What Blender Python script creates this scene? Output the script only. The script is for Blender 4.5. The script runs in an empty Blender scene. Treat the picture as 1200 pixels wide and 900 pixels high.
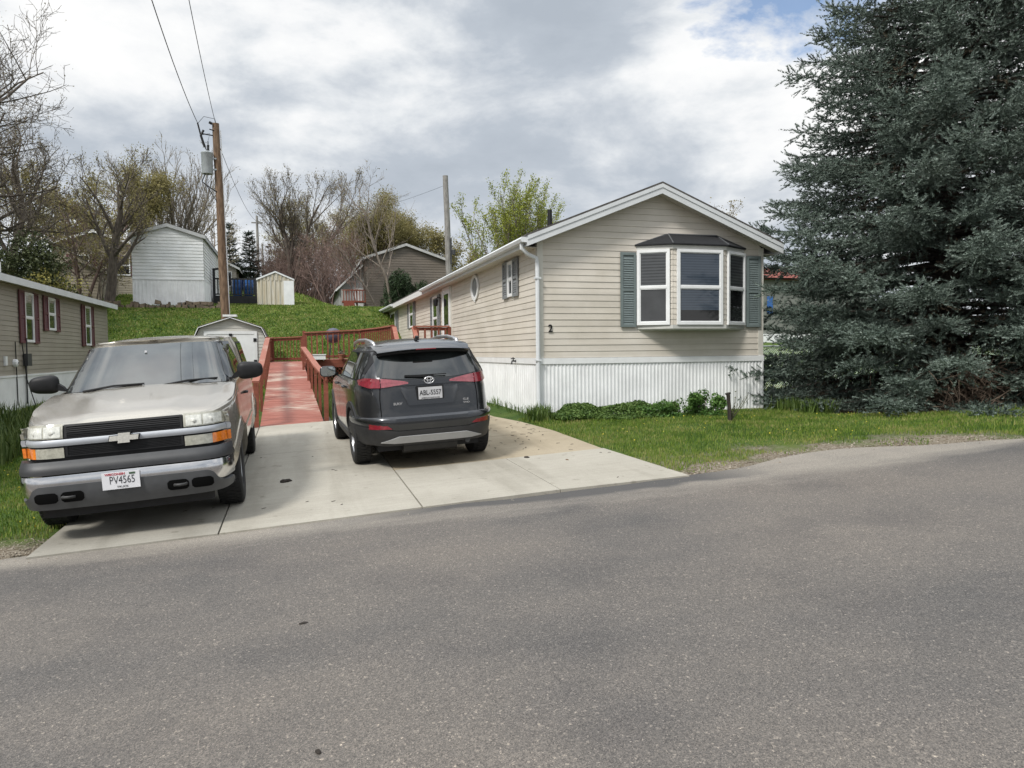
import bpy, bmesh, math, random
import numpy as np
from mathutils import Vector, Matrix, Euler
rnd = random.Random(7)
nrs = np.random.RandomState(11)
SC = bpy.context.scene
COL = SC.collection
R = math.radians
MW = {}

# ------------------------------------------------------------------ helpers
class MB:
    """collects geometry, links it as one mesh object"""
    def __init__(s): s.v = []; s.f = []; s.m = []; s.cur = 0
    def add(s, vs, fs, mi=None):
        o = len(s.v); s.v.extend(vs)
        for f in fs: s.f.append(tuple(i + o for i in f)); s.m.append(s.cur if mi is None else mi)
    def box(s, x0, x1, y0, y1, z0, z1, mi=None):
        s.add([(x0,y0,z0),(x1,y0,z0),(x1,y1,z0),(x0,y1,z0),(x0,y0,z1),(x1,y0,z1),(x1,y1,z1),(x0,y1,z1)],
              [(0,3,2,1),(4,5,6,7),(0,1,5,4),(1,2,6,5),(2,3,7,6),(3,0,4,7)], mi)
    def abox(s, O, U, V, N, u0, u1, v0, v1, n0, n1, mi=None):
        O, U, V, N = Vector(O), Vector(U), Vector(V), Vector(N)
        p = [O + U*u + V*v + N*n for n in (n0,n1) for v in (v0,v1) for u in (u0,u1)]
        s.add([tuple(q) for q in p], [(0,1,3,2),(4,6,7,5),(0,4,5,1),(2,3,7,6),(0,2,6,4),(1,5,7,3)], mi)
    def beam(s, a, b, w, h, up=(0,0,1), mi=None):
        a, b = Vector(a), Vector(b); d = (b-a); L = d.length; d.normalize(); up = Vector(up)
        sd = d.cross(up)
        if sd.length < 1e-5: sd = Vector((1,0,0))
        sd.normalize(); u2 = sd.cross(d)
        s.abox(a, d, sd, u2, 0, L, -w/2, w/2, -h/2, h/2, mi)
    def tube(s, pts, rad, n=6, mi=None, cap=True):
        k = len(pts)
        if not hasattr(rad, '__len__'): rad = [rad]*k
        pts = [Vector(p) for p in pts]; vs = []; pu = None
        for i in range(k):
            d = pts[min(i+1,k-1)] - pts[max(i-1,0)]
            if d.length < 1e-9: d = Vector((0,0,1))
            d.normalize()
            if pu is None: pu = d.orthogonal().normalized()
            pu = pu - d*pu.dot(d)
            if pu.length < 1e-6: pu = d.orthogonal()
            pu.normalize(); w = d.cross(pu)
            for j in range(n):
                a = 2*math.pi*j/n
                q = pts[i] + (pu*math.cos(a) + w*math.sin(a))*rad[i]
                vs.append((q.x,q.y,q.z))
        fs = [(i*n+j, i*n+(j+1)%n, (i+1)*n+(j+1)%n, (i+1)*n+j) for i in range(k-1) for j in range(n)]
        if cap and n > 2: fs += [tuple(range(n))[::-1], tuple(range((k-1)*n, k*n))]
        s.add(vs, fs, mi)
    def lathe(s, prof, n=24, M=None, mi=None, close=False):
        M = M or Matrix.Identity(4); k = len(prof); vs = []
        for r, h in prof:
            for j in range(n):
                a = 2*math.pi*j/n; q = M @ Vector((r*math.cos(a), r*math.sin(a), h)); vs.append(tuple(q))
        fs = [(i*n+j, i*n+(j+1)%n, (i+1)*n+(j+1)%n, (i+1)*n+j) for i in range(k-1) for j in range(n)]
        if close: fs += [((k-1)*n+j, (k-1)*n+(j+1)%n, (j+1)%n, j) for j in range(n)]
        s.add(vs, fs, mi)
    def prism(s, poly, O, U, V, N, n0, n1, mi=None):
        O, U, V, N = Vector(O), Vector(U), Vector(V), Vector(N); k = len(poly)
        vs = [tuple(O+U*a+V*b+N*n) for n in (n0,n1) for a,b in poly]
        fs = [tuple(range(k))[::-1], tuple(range(k,2*k))] + [(i,(i+1)%k,k+(i+1)%k,k+i) for i in range(k)]
        s.add(vs, fs, mi)
    def grid(s, pts, nu, nv, mi=None, flip=False):
        fs = []
        for i in range(nu-1):
            for j in range(nv-1):
                q = (i*nv+j, (i+1)*nv+j, (i+1)*nv+j+1, i*nv+j+1)
                fs.append(q[::-1] if flip else q)
        s.add([tuple(p) for p in pts], fs, mi)
    def build(s, name, mats, parent=None, smooth=False, local=False, recalc=True, angle=None):
        me = bpy.data.meshes.new(name); me.from_pydata(s.v, [], s.f)
        if not isinstance(mats, (list,tuple)): mats = [mats]
        for m in mats: me.materials.append(m)
        if len(mats) > 1: me.polygons.foreach_set('material_index', s.m)
        if recalc:
            bm = bmesh.new(); bm.from_mesh(me); bmesh.ops.recalc_face_normals(bm, faces=bm.faces); bm.to_mesh(me); bm.free()
        if smooth: me.polygons.foreach_set('use_smooth', [True]*len(me.polygons))
        if angle is not None: me.set_sharp_from_angle(angle=R(angle))
        return link(name, me, parent, local)

def link(name, me, parent=None, local=False):
    o = bpy.data.objects.new(name, me); COL.objects.link(o)
    if parent is not None:
        o.parent = parent
        if not local: o.matrix_parent_inverse = MW[parent.name].inverted()
    MW[o.name] = MW[parent.name].copy() if (parent is not None and local) else Matrix.Identity(4)
    return o

def fastmesh(name, V, F, mat, parent=None, nside=3, matidx=None, smooth=False, local=False):
    """numpy vertices (n,3) and faces (m,nside)"""
    V = np.asarray(V, np.float32); F = np.asarray(F, np.int32)
    me = bpy.data.meshes.new(name)
    me.vertices.add(len(V)); me.vertices.foreach_set('co', V.ravel())
    me.loops.add(F.size); me.loops.foreach_set('vertex_index', F.ravel())
    me.polygons.add(len(F)); me.polygons.foreach_set('loop_start', np.arange(0, F.size, nside, dtype=np.int32))
    for m in (mat if isinstance(mat, (list,tuple)) else [mat]): me.materials.append(m)
    if matidx is not None: me.polygons.foreach_set('material_index', np.asarray(matidx, np.int32))
    if smooth: me.polygons.foreach_set('use_smooth', np.ones(len(F), bool))
    me.update(calc_edges=True); me.validate()
    return link(name, me, parent, local)

def tag(o, label, cat, group=None, kind=None):
    if label: o['label'] = label
    if cat: o['category'] = cat
    if group: o['group'] = group
    if kind: o['kind'] = kind
    return o
def struct(o, label=None, cat=None):
    o['kind'] = 'structure'
    if label: o['label'] = label
    if cat: o['category'] = cat
    return o
def thing(name, loc, label, cat, group=None, mat=None):
    o = bpy.data.objects.new(name, None); COL.objects.link(o)
    o.empty_display_size = .2
    M = mat if mat is not None else Matrix.Translation(Vector(loc))
    o.matrix_world = M; MW[o.name] = M.copy()
    return tag(o, label, cat, group)
def copy_tree(o, delta=Matrix.Identity(4), parent=None):
    c = o.copy(); COL.objects.link(c)
    if parent is not None:
        c.parent = parent; c.matrix_parent_inverse = o.matrix_parent_inverse.copy()
    else:
        c.matrix_world = delta @ MW[o.name]; MW[c.name] = delta @ MW[o.name]
    for ch in [x for x in COL.objects if x.parent == o]: copy_tree(ch, delta, c)
    return c

# ------------------------------------------------------------------ materials
def mk(name):
    m = bpy.data.materials.new(name); m.use_nodes = True
    nt = m.node_tree; b = nt.nodes['Principled BSDF']
    return m, nt, b
def N(nt, t, **kw):
    n = nt.nodes.new(t)
    for k, v in kw.items():
        if k in n.inputs: n.inputs[k].default_value = v
        else: setattr(n, k, v)
    return n
def L(nt, a, ao, b, bi): nt.links.new(a.outputs[ao], b.inputs[bi])
def ramp(nt, pts, interp='LINEAR'):
    r = nt.nodes.new('ShaderNodeValToRGB'); r.color_ramp.interpolation = interp
    e = r.color_ramp.elements
    while len(e) < len(pts): e.new(.5)
    for i, (p, c) in enumerate(pts):
        e[i].position = p; e[i].color = (*c, 1) if len(c) == 3 else c
    return r
def c3(c): return (*c, 1)
def pos(nt):
    return N(nt, 'ShaderNodeNewGeometry')
def simple(name, col, rough=.6, metal=0, spec=.5, noise=.0, nscale=8, bump=0, bscale=60, coat=0, col2=None):
    """plain surface with mild irregular colour and roughness variation"""
    m, nt, b = mk(name)
    b.inputs['Base Color'].default_value = c3(col); b.inputs['Roughness'].default_value = rough
    b.inputs['Metallic'].default_value = metal; b.inputs['Specular IOR Level'].default_value = spec
    if coat: b.inputs['Coat Weight'].default_value = coat; b.inputs['Coat Roughness'].default_value = .05
    if noise or col2:
        tc = N(nt, 'ShaderNodeTexCoord'); nz = N(nt, 'ShaderNodeTexNoise', Scale=nscale, Detail=6.0, Roughness=.6)
        L(nt, tc, 'Object', nz, 'Vector')
        lo = tuple(x*(1-noise) for x in col); hi = col2 or tuple(min(1, x*(1+noise)) for x in col)
        r = ramp(nt, [(.3, lo), (.7, hi)]); L(nt, nz, 'Fac', r, 'Fac'); L(nt, r, 'Color', b, 'Base Color')
    if bump:
        tc2 = N(nt, 'ShaderNodeTexCoord'); n2 = N(nt, 'ShaderNodeTexNoise', Scale=bscale, Detail=4.0)
        L(nt, tc2, 'Object', n2, 'Vector')
        bp = N(nt, 'ShaderNodeBump', Strength=bump, Distance=.01); L(nt, n2, 'Fac', bp, 'Height'); L(nt, bp, 'Normal', b, 'Normal')
    return m
def siding_mat(name, col, dirt=.12):
    m, nt, b = mk(name)
    g = pos(nt)
    mp = N(nt, 'ShaderNodeMapping'); mp.inputs['Scale'].default_value = (.35,.35,9)
    L(nt, g, 'Position', mp, 'Vector')
    n1 = N(nt, 'ShaderNodeTexNoise', Scale=1.0, Detail=5.0); L(nt, mp, 'Vector', n1, 'Vector')
    n2 = N(nt, 'ShaderNodeTexNoise', Scale=1.3, Detail=8.0, Roughness=.65); L(nt, g, 'Position', n2, 'Vector')
    r1 = ramp(nt, [(.35, tuple(x*(1-dirt) for x in col)), (.65, col)]); L(nt, n1, 'Fac', r1, 'Fac')
    r2 = ramp(nt, [(.3, (.86,.85,.82)), (.62, (1,1,1))]); L(nt, n2, 'Fac', r2, 'Fac')
    mx = N(nt, 'ShaderNodeMix', data_type='RGBA', blend_type='MULTIPLY'); mx.inputs['Factor'].default_value = 1
    nt.links.new(r1.outputs['Color'], mx.inputs['A']); nt.links.new(r2.outputs['Color'], mx.inputs['B'])
    nt.links.new(mx.outputs['Result'], b.inputs['Base Color'])
    b.inputs['Roughness'].default_value = .5
    n3 = N(nt, 'ShaderNodeTexNoise', Scale=14.0, Detail=3.0); L(nt, g, 'Position', n3, 'Vector')
    bp = N(nt, 'ShaderNodeBump', Strength=.12, Distance=.01); L(nt, n3, 'Fac', bp, 'Height'); L(nt, bp, 'Normal', b, 'Normal')
    return m
def paint(name, col, metal=.6, rough=.3, flake=.05, dust=(.25,.23,.2), dustamt=.12):
    m, nt, b = mk(name)
    tc = N(nt, 'ShaderNodeTexCoord')
    n1 = N(nt, 'ShaderNodeTexNoise', Scale=900.0, Detail=1.0); L(nt, tc, 'Object', n1, 'Vector')
    r1 = ramp(nt, [(.35, tuple(x*(1-flake*3) for x in col)), (.65, tuple(x*(1+flake*3) for x in col))]); L(nt, n1, 'Fac', r1, 'Fac')
    n2 = N(nt, 'ShaderNodeTexNoise', Scale=3.0, Detail=8.0, Roughness=.7); L(nt, tc, 'Object', n2, 'Vector')
    mr = N(nt, 'ShaderNodeMapRange'); mr.inputs['From Min'].default_value = .45; mr.inputs['From Max'].default_value = .75; mr.inputs['To Max'].default_value = dustamt
    L(nt, n2, 'Fac', mr, 'Value')
    mx = N(nt, 'ShaderNodeMix', data_type='RGBA'); L(nt, mr, 'Result', mx, 'Factor')
    nt.links.new(r1.outputs['Color'], mx.inputs['A']); mx.inputs['B'].default_value = c3(dust)
    nt.links.new(mx.outputs['Result'], b.inputs['Base Color'])
    b.inputs['Metallic'].default_value = metal; b.inputs['Roughness'].default_value = rough
    mr2 = N(nt, 'ShaderNodeMapRange'); mr2.inputs['To Min'].default_value = .03; mr2.inputs['To Max'].default_value = .16
    L(nt, n2, 'Fac', mr2, 'Value'); L(nt, mr2, 'Result', b, 'Coat Roughness')
    b.inputs['Coat Weight'].default_value = .8
    return m
def wood_paint(name, col, worn, wornamt=.5, scale=(4,30,30)):
    """painted timber, rubbed through to paler wood in patches that follow the grain"""
    m, nt, b = mk(name); g = pos(nt)
    mp = N(nt, 'ShaderNodeMapping'); mp.inputs['Scale'].default_value = scale; L(nt, g, 'Position', mp, 'Vector')
    n1 = N(nt, 'ShaderNodeTexNoise', Scale=1.0, Detail=6.0, Roughness=.65); L(nt, mp, 'Vector', n1, 'Vector')
    n2 = N(nt, 'ShaderNodeTexNoise', Scale=.9, Detail=3.0); L(nt, g, 'Position', n2, 'Vector')
    ad = N(nt, 'ShaderNodeMath', operation='ADD'); L(nt, n1, 'Fac', ad, 0); L(nt, n2, 'Fac', ad, 1)
    mr = N(nt, 'ShaderNodeMapRange'); mr.inputs['From Min'].default_value = 1.28-wornamt*.4; mr.inputs['From Max'].default_value = 1.38-wornamt*.25
    L(nt, ad, 'Value', mr, 'Value')
    r0 = ramp(nt, [(.3, tuple(x*.75 for x in col)), (.7, tuple(x*1.2 for x in col))]); L(nt, n1, 'Fac', r0, 'Fac')
    mx = N(nt, 'ShaderNodeMix', data_type='RGBA'); L(nt, mr, 'Result', mx, 'Factor')
    nt.links.new(r0.outputs['Color'], mx.inputs['A']); mx.inputs['B'].default_value = c3(worn)
    nt.links.new(mx.outputs['Result'], b.inputs['Base Color']); b.inputs['Roughness'].default_value = .65
    bp = N(nt, 'ShaderNodeBump', Strength=.3, Distance=.005); L(nt, n1, 'Fac', bp, 'Height'); L(nt, bp, 'Normal', b, 'Normal')
    return m
def blinds_glass(name, a, b_, freq, rough=.06, hem=None):
    """window glass with the slats of a blind behind it"""
    m, nt, b = mk(name); g = pos(nt)
    sx = N(nt, 'ShaderNodeSeparateXYZ'); L(nt, g, 'Position', sx, 'Vector')
    mu = N(nt, 'ShaderNodeMath', operation='MULTIPLY'); mu.inputs[1].default_value = freq; L(nt, sx, 'Z', mu, 0)
    fr = N(nt, 'ShaderNodeMath', operation='FRACT'); L(nt, mu, 'Value', fr, 0)
    n1 = N(nt, 'ShaderNodeTexNoise', Scale=5.0, Detail=3.0); L(nt, g, 'Position', n1, 'Vector')
    ad = N(nt, 'ShaderNodeMath', operation='MULTIPLY_ADD'); ad.inputs[1].default_value = .6; L(nt, n1, 'Fac', ad, 0); L(nt, fr, 'Value', ad, 2)
    r = ramp(nt, [(.35, a), (.95, b_)]); L(nt, ad, 'Value', r, 'Fac'); L(nt, r, 'Color', b, 'Base Color')
    if hem:
        gt = N(nt, 'ShaderNodeMath', operation='GREATER_THAN'); gt.inputs[1].default_value = hem; L(nt, sx, 'Z', gt, 0)
        mh = N(nt, 'ShaderNodeMix', data_type='RGBA'); L(nt, gt, 'Value', mh, 'Factor'); mh.inputs['A'].default_value = (.008,.008,.009,1); nt.links.new(r.outputs['Color'], mh.inputs['B']); nt.links.new(mh.outputs['Result'], b.inputs['Base Color'])
    b.inputs['Roughness'].default_value = .5
    b.inputs['Coat Weight'].default_value = 1; b.inputs['Coat Roughness'].default_value = rough; b.inputs['Specular IOR Level'].default_value = .2
    n2 = N(nt, 'ShaderNodeTexNoise', Scale=1.6, Detail=1.0); L(nt, g, 'Position', n2, 'Vector')
    bp = N(nt, 'ShaderNodeBump', Strength=.15, Distance=.02); L(nt, n2, 'Fac', bp, 'Height'); L(nt, bp, 'Normal', b, 'Coat Normal')
    return m
def glass_dark(name, col=(.012,.014,.015), ior=1.55, rough=.03):
    m, nt, b = mk(name)
    tc = N(nt, 'ShaderNodeTexCoord'); n1 = N(nt, 'ShaderNodeTexNoise', Scale=2.5, Detail=4.0); L(nt, tc, 'Object', n1, 'Vector')
    r = ramp(nt, [(.4, tuple(x*.6 for x in col)), (.62, tuple(x*1.9 for x in col))]); L(nt, n1, 'Fac', r, 'Fac'); L(nt, r, 'Color', b, 'Base Color')
    b.inputs['IOR'].default_value = ior; b.inputs['Roughness'].default_value = rough
    b.inputs['Specular IOR Level'].default_value = .6
    return m
def leaf_mat(name, c1, c2, rough=.55, trans=.25, scale=3, c3_=None):
    m, nt, b = mk(name); g = pos(nt)
    n1 = N(nt, 'ShaderNodeTexNoise', Scale=scale, Detail=4.0); L(nt, g, 'Position', n1, 'Vector')
    n2 = N(nt, 'ShaderNodeTexWhiteNoise', noise_dimensions='1D'); L(nt, g, 'Random Per Island', n2, 'W')
    ad = N(nt, 'ShaderNodeMath', operation='MULTIPLY_ADD'); ad.inputs[1].default_value = .5
    L(nt, n2, 'Value', ad, 0); L(nt, n1, 'Fac', ad, 2)
    r = ramp(nt, [(.4, c1), (1.0, c2)] if c3_ is None else [(.4, c1), (.84, c2), (.97, c3_)]); L(nt, ad, 'Value', r, 'Fac'); L(nt, r, 'Color', b, 'Base Color')
    b.inputs['Roughness'].default_value = rough; b.inputs['Specular IOR Level'].default_value = .25
    if trans:
        out = nt.nodes['Material Output']; t = N(nt, 'ShaderNodeBsdfTranslucent'); L(nt, r, 'Color', t, 'Color')
        mx = N(nt, 'ShaderNodeMixShader'); mx.inputs['Fac'].default_value = trans
        nt.links.new(b.outputs[0], mx.inputs[1]); nt.links.new(t.outputs[0], mx.inputs[2]); nt.links.new(mx.outputs[0], out.inputs['Surface'])
    return m
def bark_mat(name, c1, c2):
    m, nt, b = mk(name); g = pos(nt)
    mp = N(nt, 'ShaderNodeMapping'); mp.inputs['Scale'].default_value = (14,14,3); L(nt, g, 'Position', mp, 'Vector')
    n1 = N(nt, 'ShaderNodeTexNoise', Scale=1.0, Detail=5.0); L(nt, mp, 'Vector', n1, 'Vector')
    r = ramp(nt, [(.35, c1), (.68, c2)]); L(nt, n1, 'Fac', r, 'Fac'); L(nt, r, 'Color', b, 'Base Color'); b.inputs['Roughness'].default_value = .85
    bp = N(nt, 'ShaderNodeBump', Strength=.5, Distance=.02); L(nt, n1, 'Fac', bp, 'Height'); L(nt, bp, 'Normal', b, 'Normal')
    return m

WHITE = simple('white_vinyl', (.72,.73,.73), .45, noise=.08, nscale=3)
WHITE_OLD = simple('aged_white_metal', (.76,.77,.77), .5, noise=.10, nscale=2.2)
SIDING = siding_mat('warm_beige_siding', (.63,.585,.515))
SOFFIT = simple('soffit_beige', (.55,.52,.46), .6, noise=.08)
SHUTTER = simple('slate_green_shutter', (.14,.172,.17), .5, noise=.1)
SHUTTER_GREY = simple('grey_shutter', (.19,.20,.205), .5, noise=.1)
ROOFM = simple('dark_shingles', (.07,.065,.06), .9, noise=.45, nscale=14, bump=.4)
ROOFBLK = simple('black_bay_shingles', (.012,.013,.015), .85, noise=.4, nscale=25, bump=.3)
PANE_BLIND = blinds_glass('pane_with_blind', (.014,.015,.016), (.060,.064,.068), 17)
PANE_BLUE = blinds_glass('pane_with_blue_shade', (.028,.038,.055), (.05,.066,.09), 20, hem=2.42)
PANE_DARK = glass_dark('dark_pane', (.014,.015,.016))
PANE_SCREEN = simple('pane_with_screen', (.05,.052,.055), .35, noise=.25, nscale=3, spec=.5)
BLACKP = simple('black_plastic', (.014,.014,.015), .5, noise=.2, nscale=12, spec=.25)
GREYP = simple('charcoal_plastic', (.04,.041,.043), .55, noise=.2, nscale=12)
RUBBER = simple('tyre_rubber', (.016,.016,.016), .8, noise=.35, nscale=9)
STEEL = simple('galvanised_steel', (.42,.44,.45), .45, metal=.7, noise=.15)
DKMETAL = simple('dark_iron', (.03,.03,.03), .6, noise=.2)
CHROME = simple('bumper_chrome', (.62,.62,.63), .16, metal=1.0, noise=.12, nscale=5)
ALLOY = simple('alloy_silver', (.42,.42,.43), .32, metal=.85, noise=.1)
# ------------------------------------------------------------------ terrain
def ss(a, b, x):
    t = np.clip((np.asarray(x, float)-a)/(b-a), 0, 1); return t*t*(3-2*t)
def hill(y):
    y = np.asarray(y, float)
    return 3.5*ss(24.5, 38.8, y)*.55 + 3.5*.45*np.clip((y-25.5)/12.5, 0, 1) + .115*np.clip(y-38.5, 0, 24) + .03*np.clip(y-62.5, 0, 60)
def gz(x, y):
    x = np.asarray(x, float); y = np.asarray(y, float)
    P = .05*np.clip(x, -18, 18) + .02*np.clip(y, -12, 16) - .1
    wr = ss(4.5, 5.6, x)*ss(8.4, 12.2, y); P = P*(1-wr) + .40*wr
    wl = ss(-2.9, -5.6, x)*ss(9, 19, y); P = P + .42*wl
    far = ss(17, 24, y); P = P*(1-far) + .47*far
    return P + hill(y)*(1 - .55*ss(10, 26, x)) - .072*np.clip(y-38.5, 0, 16)*ss(.2, 3.5, x)
def gzf(x, y): return float(gz(x, y))

def edge_y(x):
    """where the asphalt stops and the verge starts"""
    x = np.asarray(x, float)
    e = 7.2 + .03*np.sin(x*1.9) + .02*np.sin(x*4.7+1)
    e = e + .55*np.exp(-((x-6.2)/1.15)**2) - .25*ss(8.0, 10.5, x) + .35*ss(12, 18, x)
    e = e - .28*ss(-2.0, -3.4, x)
    return e

def ground_material():
    m, nt, b = mk('lawn'); g = pos(nt)
    sx = N(nt, 'ShaderNodeSeparateXYZ'); L(nt, g, 'Position', sx, 'Vector')
    def math_(op, a, bb=None, c=None):
        n = N(nt, 'ShaderNodeMath', operation=op)
        for i, q in enumerate((a, bb, c)):
            if q is None: continue
            if isinstance(q, (int,float)): n.inputs[i].default_value = q
            else: nt.links.new(q, n.inputs[i])
        return n.outputs[0]
    nz = lambda s, d=6.0, r=.6: (lambda n: (L(nt, g, 'Position', n, 'Vector'), n.outputs['Fac'])[1])(N(nt, 'ShaderNodeTexNoise', Scale=s, Detail=d, Roughness=r))
    big, mid, fine = nz(.35), nz(2.2), nz(38, 3)
    mixf = math_('ADD', math_('MULTIPLY', big, .5), math_('ADD', math_('MULTIPLY', mid, .35), math_('MULTIPLY', fine, .25)))
    r = ramp(nt, [(.42, (.022,.045,.010)), (.52, (.045,.085,.016)), (.62, (.085,.12,.028)), (.74, (.14,.14,.055))])
    nt.links.new(mixf, r.inputs['Fac'])
    # bare, stony verge along the asphalt
    verge_end = N(nt, 'ShaderNodeMapRange'); verge_end.inputs['From Min'].default_value = 9.1; verge_end.inputs['From Max'].default_value = 8.4
    nt.links.new(math_('ADD', sx.outputs['X'], math_('MULTIPLY', math_('SUBTRACT', mid, .5), 1.5)), verge_end.inputs['Value'])
    ex = math_('SUBTRACT', sx.outputs['Y'], 7.6)
    inx = math_('MULTIPLY', math_('GREATER_THAN', sx.outputs['X'], 4.0), verge_end.outputs['Result'])
    mr = N(nt, 'ShaderNodeMapRange'); mr.inputs['From Min'].default_value = .95; mr.inputs['From Max'].default_value = .1
    nt.links.new(math_('ADD', ex, math_('MULTIPLY', math_('SUBTRACT', mid, .5), 2.4)), mr.inputs['Value'])
    left = N(nt, 'ShaderNodeMapRange'); left.inputs['From Min'].default_value = 8.1; left.inputs['From Max'].default_value = 7.3
    nt.links.new(math_('ADD', sx.outputs['Y'], math_('MULTIPLY', math_('SUBTRACT', mid, .5), 1.6)), left.inputs['Value'])
    inl = math_('LESS_THAN', sx.outputs['X'], -1.9)
    mask = math_('MAXIMUM', math_('MULTIPLY', mr.outputs['Result'], inx), math_('MULTIPLY', left.outputs['Result'], inl))
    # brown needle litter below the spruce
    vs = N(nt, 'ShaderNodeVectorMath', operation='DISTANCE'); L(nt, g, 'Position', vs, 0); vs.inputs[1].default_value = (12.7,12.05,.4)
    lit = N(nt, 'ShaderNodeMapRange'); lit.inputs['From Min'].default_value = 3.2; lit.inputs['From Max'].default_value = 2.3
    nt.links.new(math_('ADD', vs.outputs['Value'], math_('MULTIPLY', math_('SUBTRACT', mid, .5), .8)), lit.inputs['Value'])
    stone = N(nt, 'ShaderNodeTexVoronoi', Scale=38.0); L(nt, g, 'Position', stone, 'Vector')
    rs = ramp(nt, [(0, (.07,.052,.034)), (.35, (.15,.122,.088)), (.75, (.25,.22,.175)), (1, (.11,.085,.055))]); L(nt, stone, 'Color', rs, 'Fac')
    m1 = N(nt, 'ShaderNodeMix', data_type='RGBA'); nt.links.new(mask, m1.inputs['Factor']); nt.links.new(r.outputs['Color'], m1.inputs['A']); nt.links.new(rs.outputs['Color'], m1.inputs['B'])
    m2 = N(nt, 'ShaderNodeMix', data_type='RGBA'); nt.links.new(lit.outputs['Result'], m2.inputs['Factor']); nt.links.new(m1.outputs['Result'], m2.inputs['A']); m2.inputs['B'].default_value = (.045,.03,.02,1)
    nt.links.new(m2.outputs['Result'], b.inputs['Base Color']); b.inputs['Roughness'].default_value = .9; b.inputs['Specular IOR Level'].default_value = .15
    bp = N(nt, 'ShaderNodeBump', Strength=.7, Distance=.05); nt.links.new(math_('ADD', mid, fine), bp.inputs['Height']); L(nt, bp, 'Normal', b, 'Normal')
    return m
def asphalt_material():
    m, nt, b = mk('worn_asphalt'); g = pos(nt)
    def nz(s, d=6.0, r=.6, sc=None):
        n = N(nt, 'ShaderNodeTexNoise', Scale=s, Detail=d, Roughness=r)
        if sc:
            mp = N(nt, 'ShaderNodeMapping'); mp.inputs['Scale'].default_value = sc; L(nt, g, 'Position', mp, 'Vector'); L(nt, mp, 'Vector', n, 'Vector')
        else: L(nt, g, 'Position', n, 'Vector')
        return n
    patch = nz(.42, 5, .55, (.7,1.2,1)); r = ramp(nt, [(.30, (.088,.086,.085)), (.45, (.134,.124,.115)), (.60, (.166,.150,.134)), (.78, (.147,.131,.117))])
    L(nt, patch, 'Fac', r, 'Fac')
    # aggregate: pale and dark stones of two sizes
    v1 = N(nt, 'ShaderNodeTexVoronoi', Scale=190.0); L(nt, g, 'Position', v1, 'Vector')
    a1 = ramp(nt, [(0, (.36,.36,.37)), (.45, (.82,.82,.82)), (.80, (1.15,1.12,1.08)), (.93, (1.7,1.64,1.55)), (1, (2.7,2.6,2.45))]); L(nt, v1, 'Color', a1, 'Fac')
    v2 = N(nt, 'ShaderNodeTexVoronoi', Scale=85.0); L(nt, g, 'Position', v2, 'Vector')
    sep = N(nt, 'ShaderNodeSeparateColor'); L(nt, v2, 'Color', sep, 'Color')
    a2 = ramp(nt, [(0, (.80,.80,.80)), (.9, (1.06,1.06,1.06)), (.965, (1.1,1.1,1.1)), (.985, (1.9,1.85,1.75))]); L(nt, sep, 'Green', a2, 'Fac')
    mx = N(nt, 'ShaderNodeMix', data_type='RGBA', blend_type='MULTIPLY'); mx.inputs['Factor'].default_value = 1
    nt.links.new(r.outputs['Color'], mx.inputs['A']); nt.links.new(a1.outputs['Color'], mx.inputs['B'])
    mx2 = N(nt, 'ShaderNodeMix', data_type='RGBA', blend_type='MULTIPLY'); mx2.inputs['Factor'].default_value = .8
    nt.links.new(mx.outputs['Result'], mx2.inputs['A']); nt.links.new(a2.outputs['Color'], mx2.inputs['B'])
    # pale dust swept against the driveway edge
    sx = N(nt, 'ShaderNodeSeparateXYZ'); L(nt, g, 'Position', sx, 'Vector')
    dn = nz(.8, 5, .6, (.5,2.2,1))
    md = N(nt, 'ShaderNodeMath', operation='MULTIPLY_ADD'); md.inputs[1].default_value = 1.7; L(nt, dn, 'Fac', md, 0); L(nt, sx, 'Y', md, 2)
    mr = N(nt, 'ShaderNodeMapRange'); mr.inputs['From Min'].default_value = 7.35; mr.inputs['From Max'].default_value = 8.0; mr.inputs['To Max'].default_value = .85; L(nt, md, 'Value', mr, 'Value')
    mx3 = N(nt, 'ShaderNodeMix', data_type='RGBA'); L(nt, mr, 'Result', mx3, 'Factor'); nt.links.new(mx2.outputs['Result'], mx3.inputs['A'])
    st = ramp(nt, [(0, (.17,.155,.133)), (.6, (.26,.235,.20)), (1, (.42,.385,.33))]); L(nt, v1, 'Color', st, 'Fac'); nt.links.new(st.outputs['Color'], mx3.inputs['B'])
    # darker damp or oily blotches
    ob = nz(1.1, 4, .5); ro = ramp(nt, [(.52, (1,1,1)), (.80, (.74,.75,.78))]); L(nt, ob, 'Fac', ro, 'Fac')
    mx4 = N(nt, 'ShaderNodeMix', data_type='RGBA', blend_type='MULTIPLY'); mx4.inputs['Factor'].default_value = 1
    nt.links.new(mx3.outputs['Result'], mx4.inputs['A']); nt.links.new(ro.outputs['Color'], mx4.inputs['B'])
    # bitumen-dark strip where the asphalt was patched against the driveway
    ms = N(nt, 'ShaderNodeMath', operation='MULTIPLY_ADD'); ms.inputs[1].default_value = .5; L(nt, ob, 'Fac', ms, 0); L(nt, sx, 'Y', ms, 2)
    mk_ = N(nt, 'ShaderNodeMapRange'); mk_.inputs['From Min'].default_value = 7.14; mk_.inputs['From Max'].default_value = 7.24; L(nt, ms, 'Value', mk_, 'Value')
    xr1 = N(nt, 'ShaderNodeMapRange'); xr1.inputs['From Min'].default_value = .3; xr1.inputs['From Max'].default_value = 1.4; L(nt, sx, 'X', xr1, 'Value')
    xr2 = N(nt, 'ShaderNodeMapRange'); xr2.inputs['From Min'].default_value = 5.2; xr2.inputs['From Max'].default_value = 4.2; L(nt, sx, 'X', xr2, 'Value')
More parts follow.
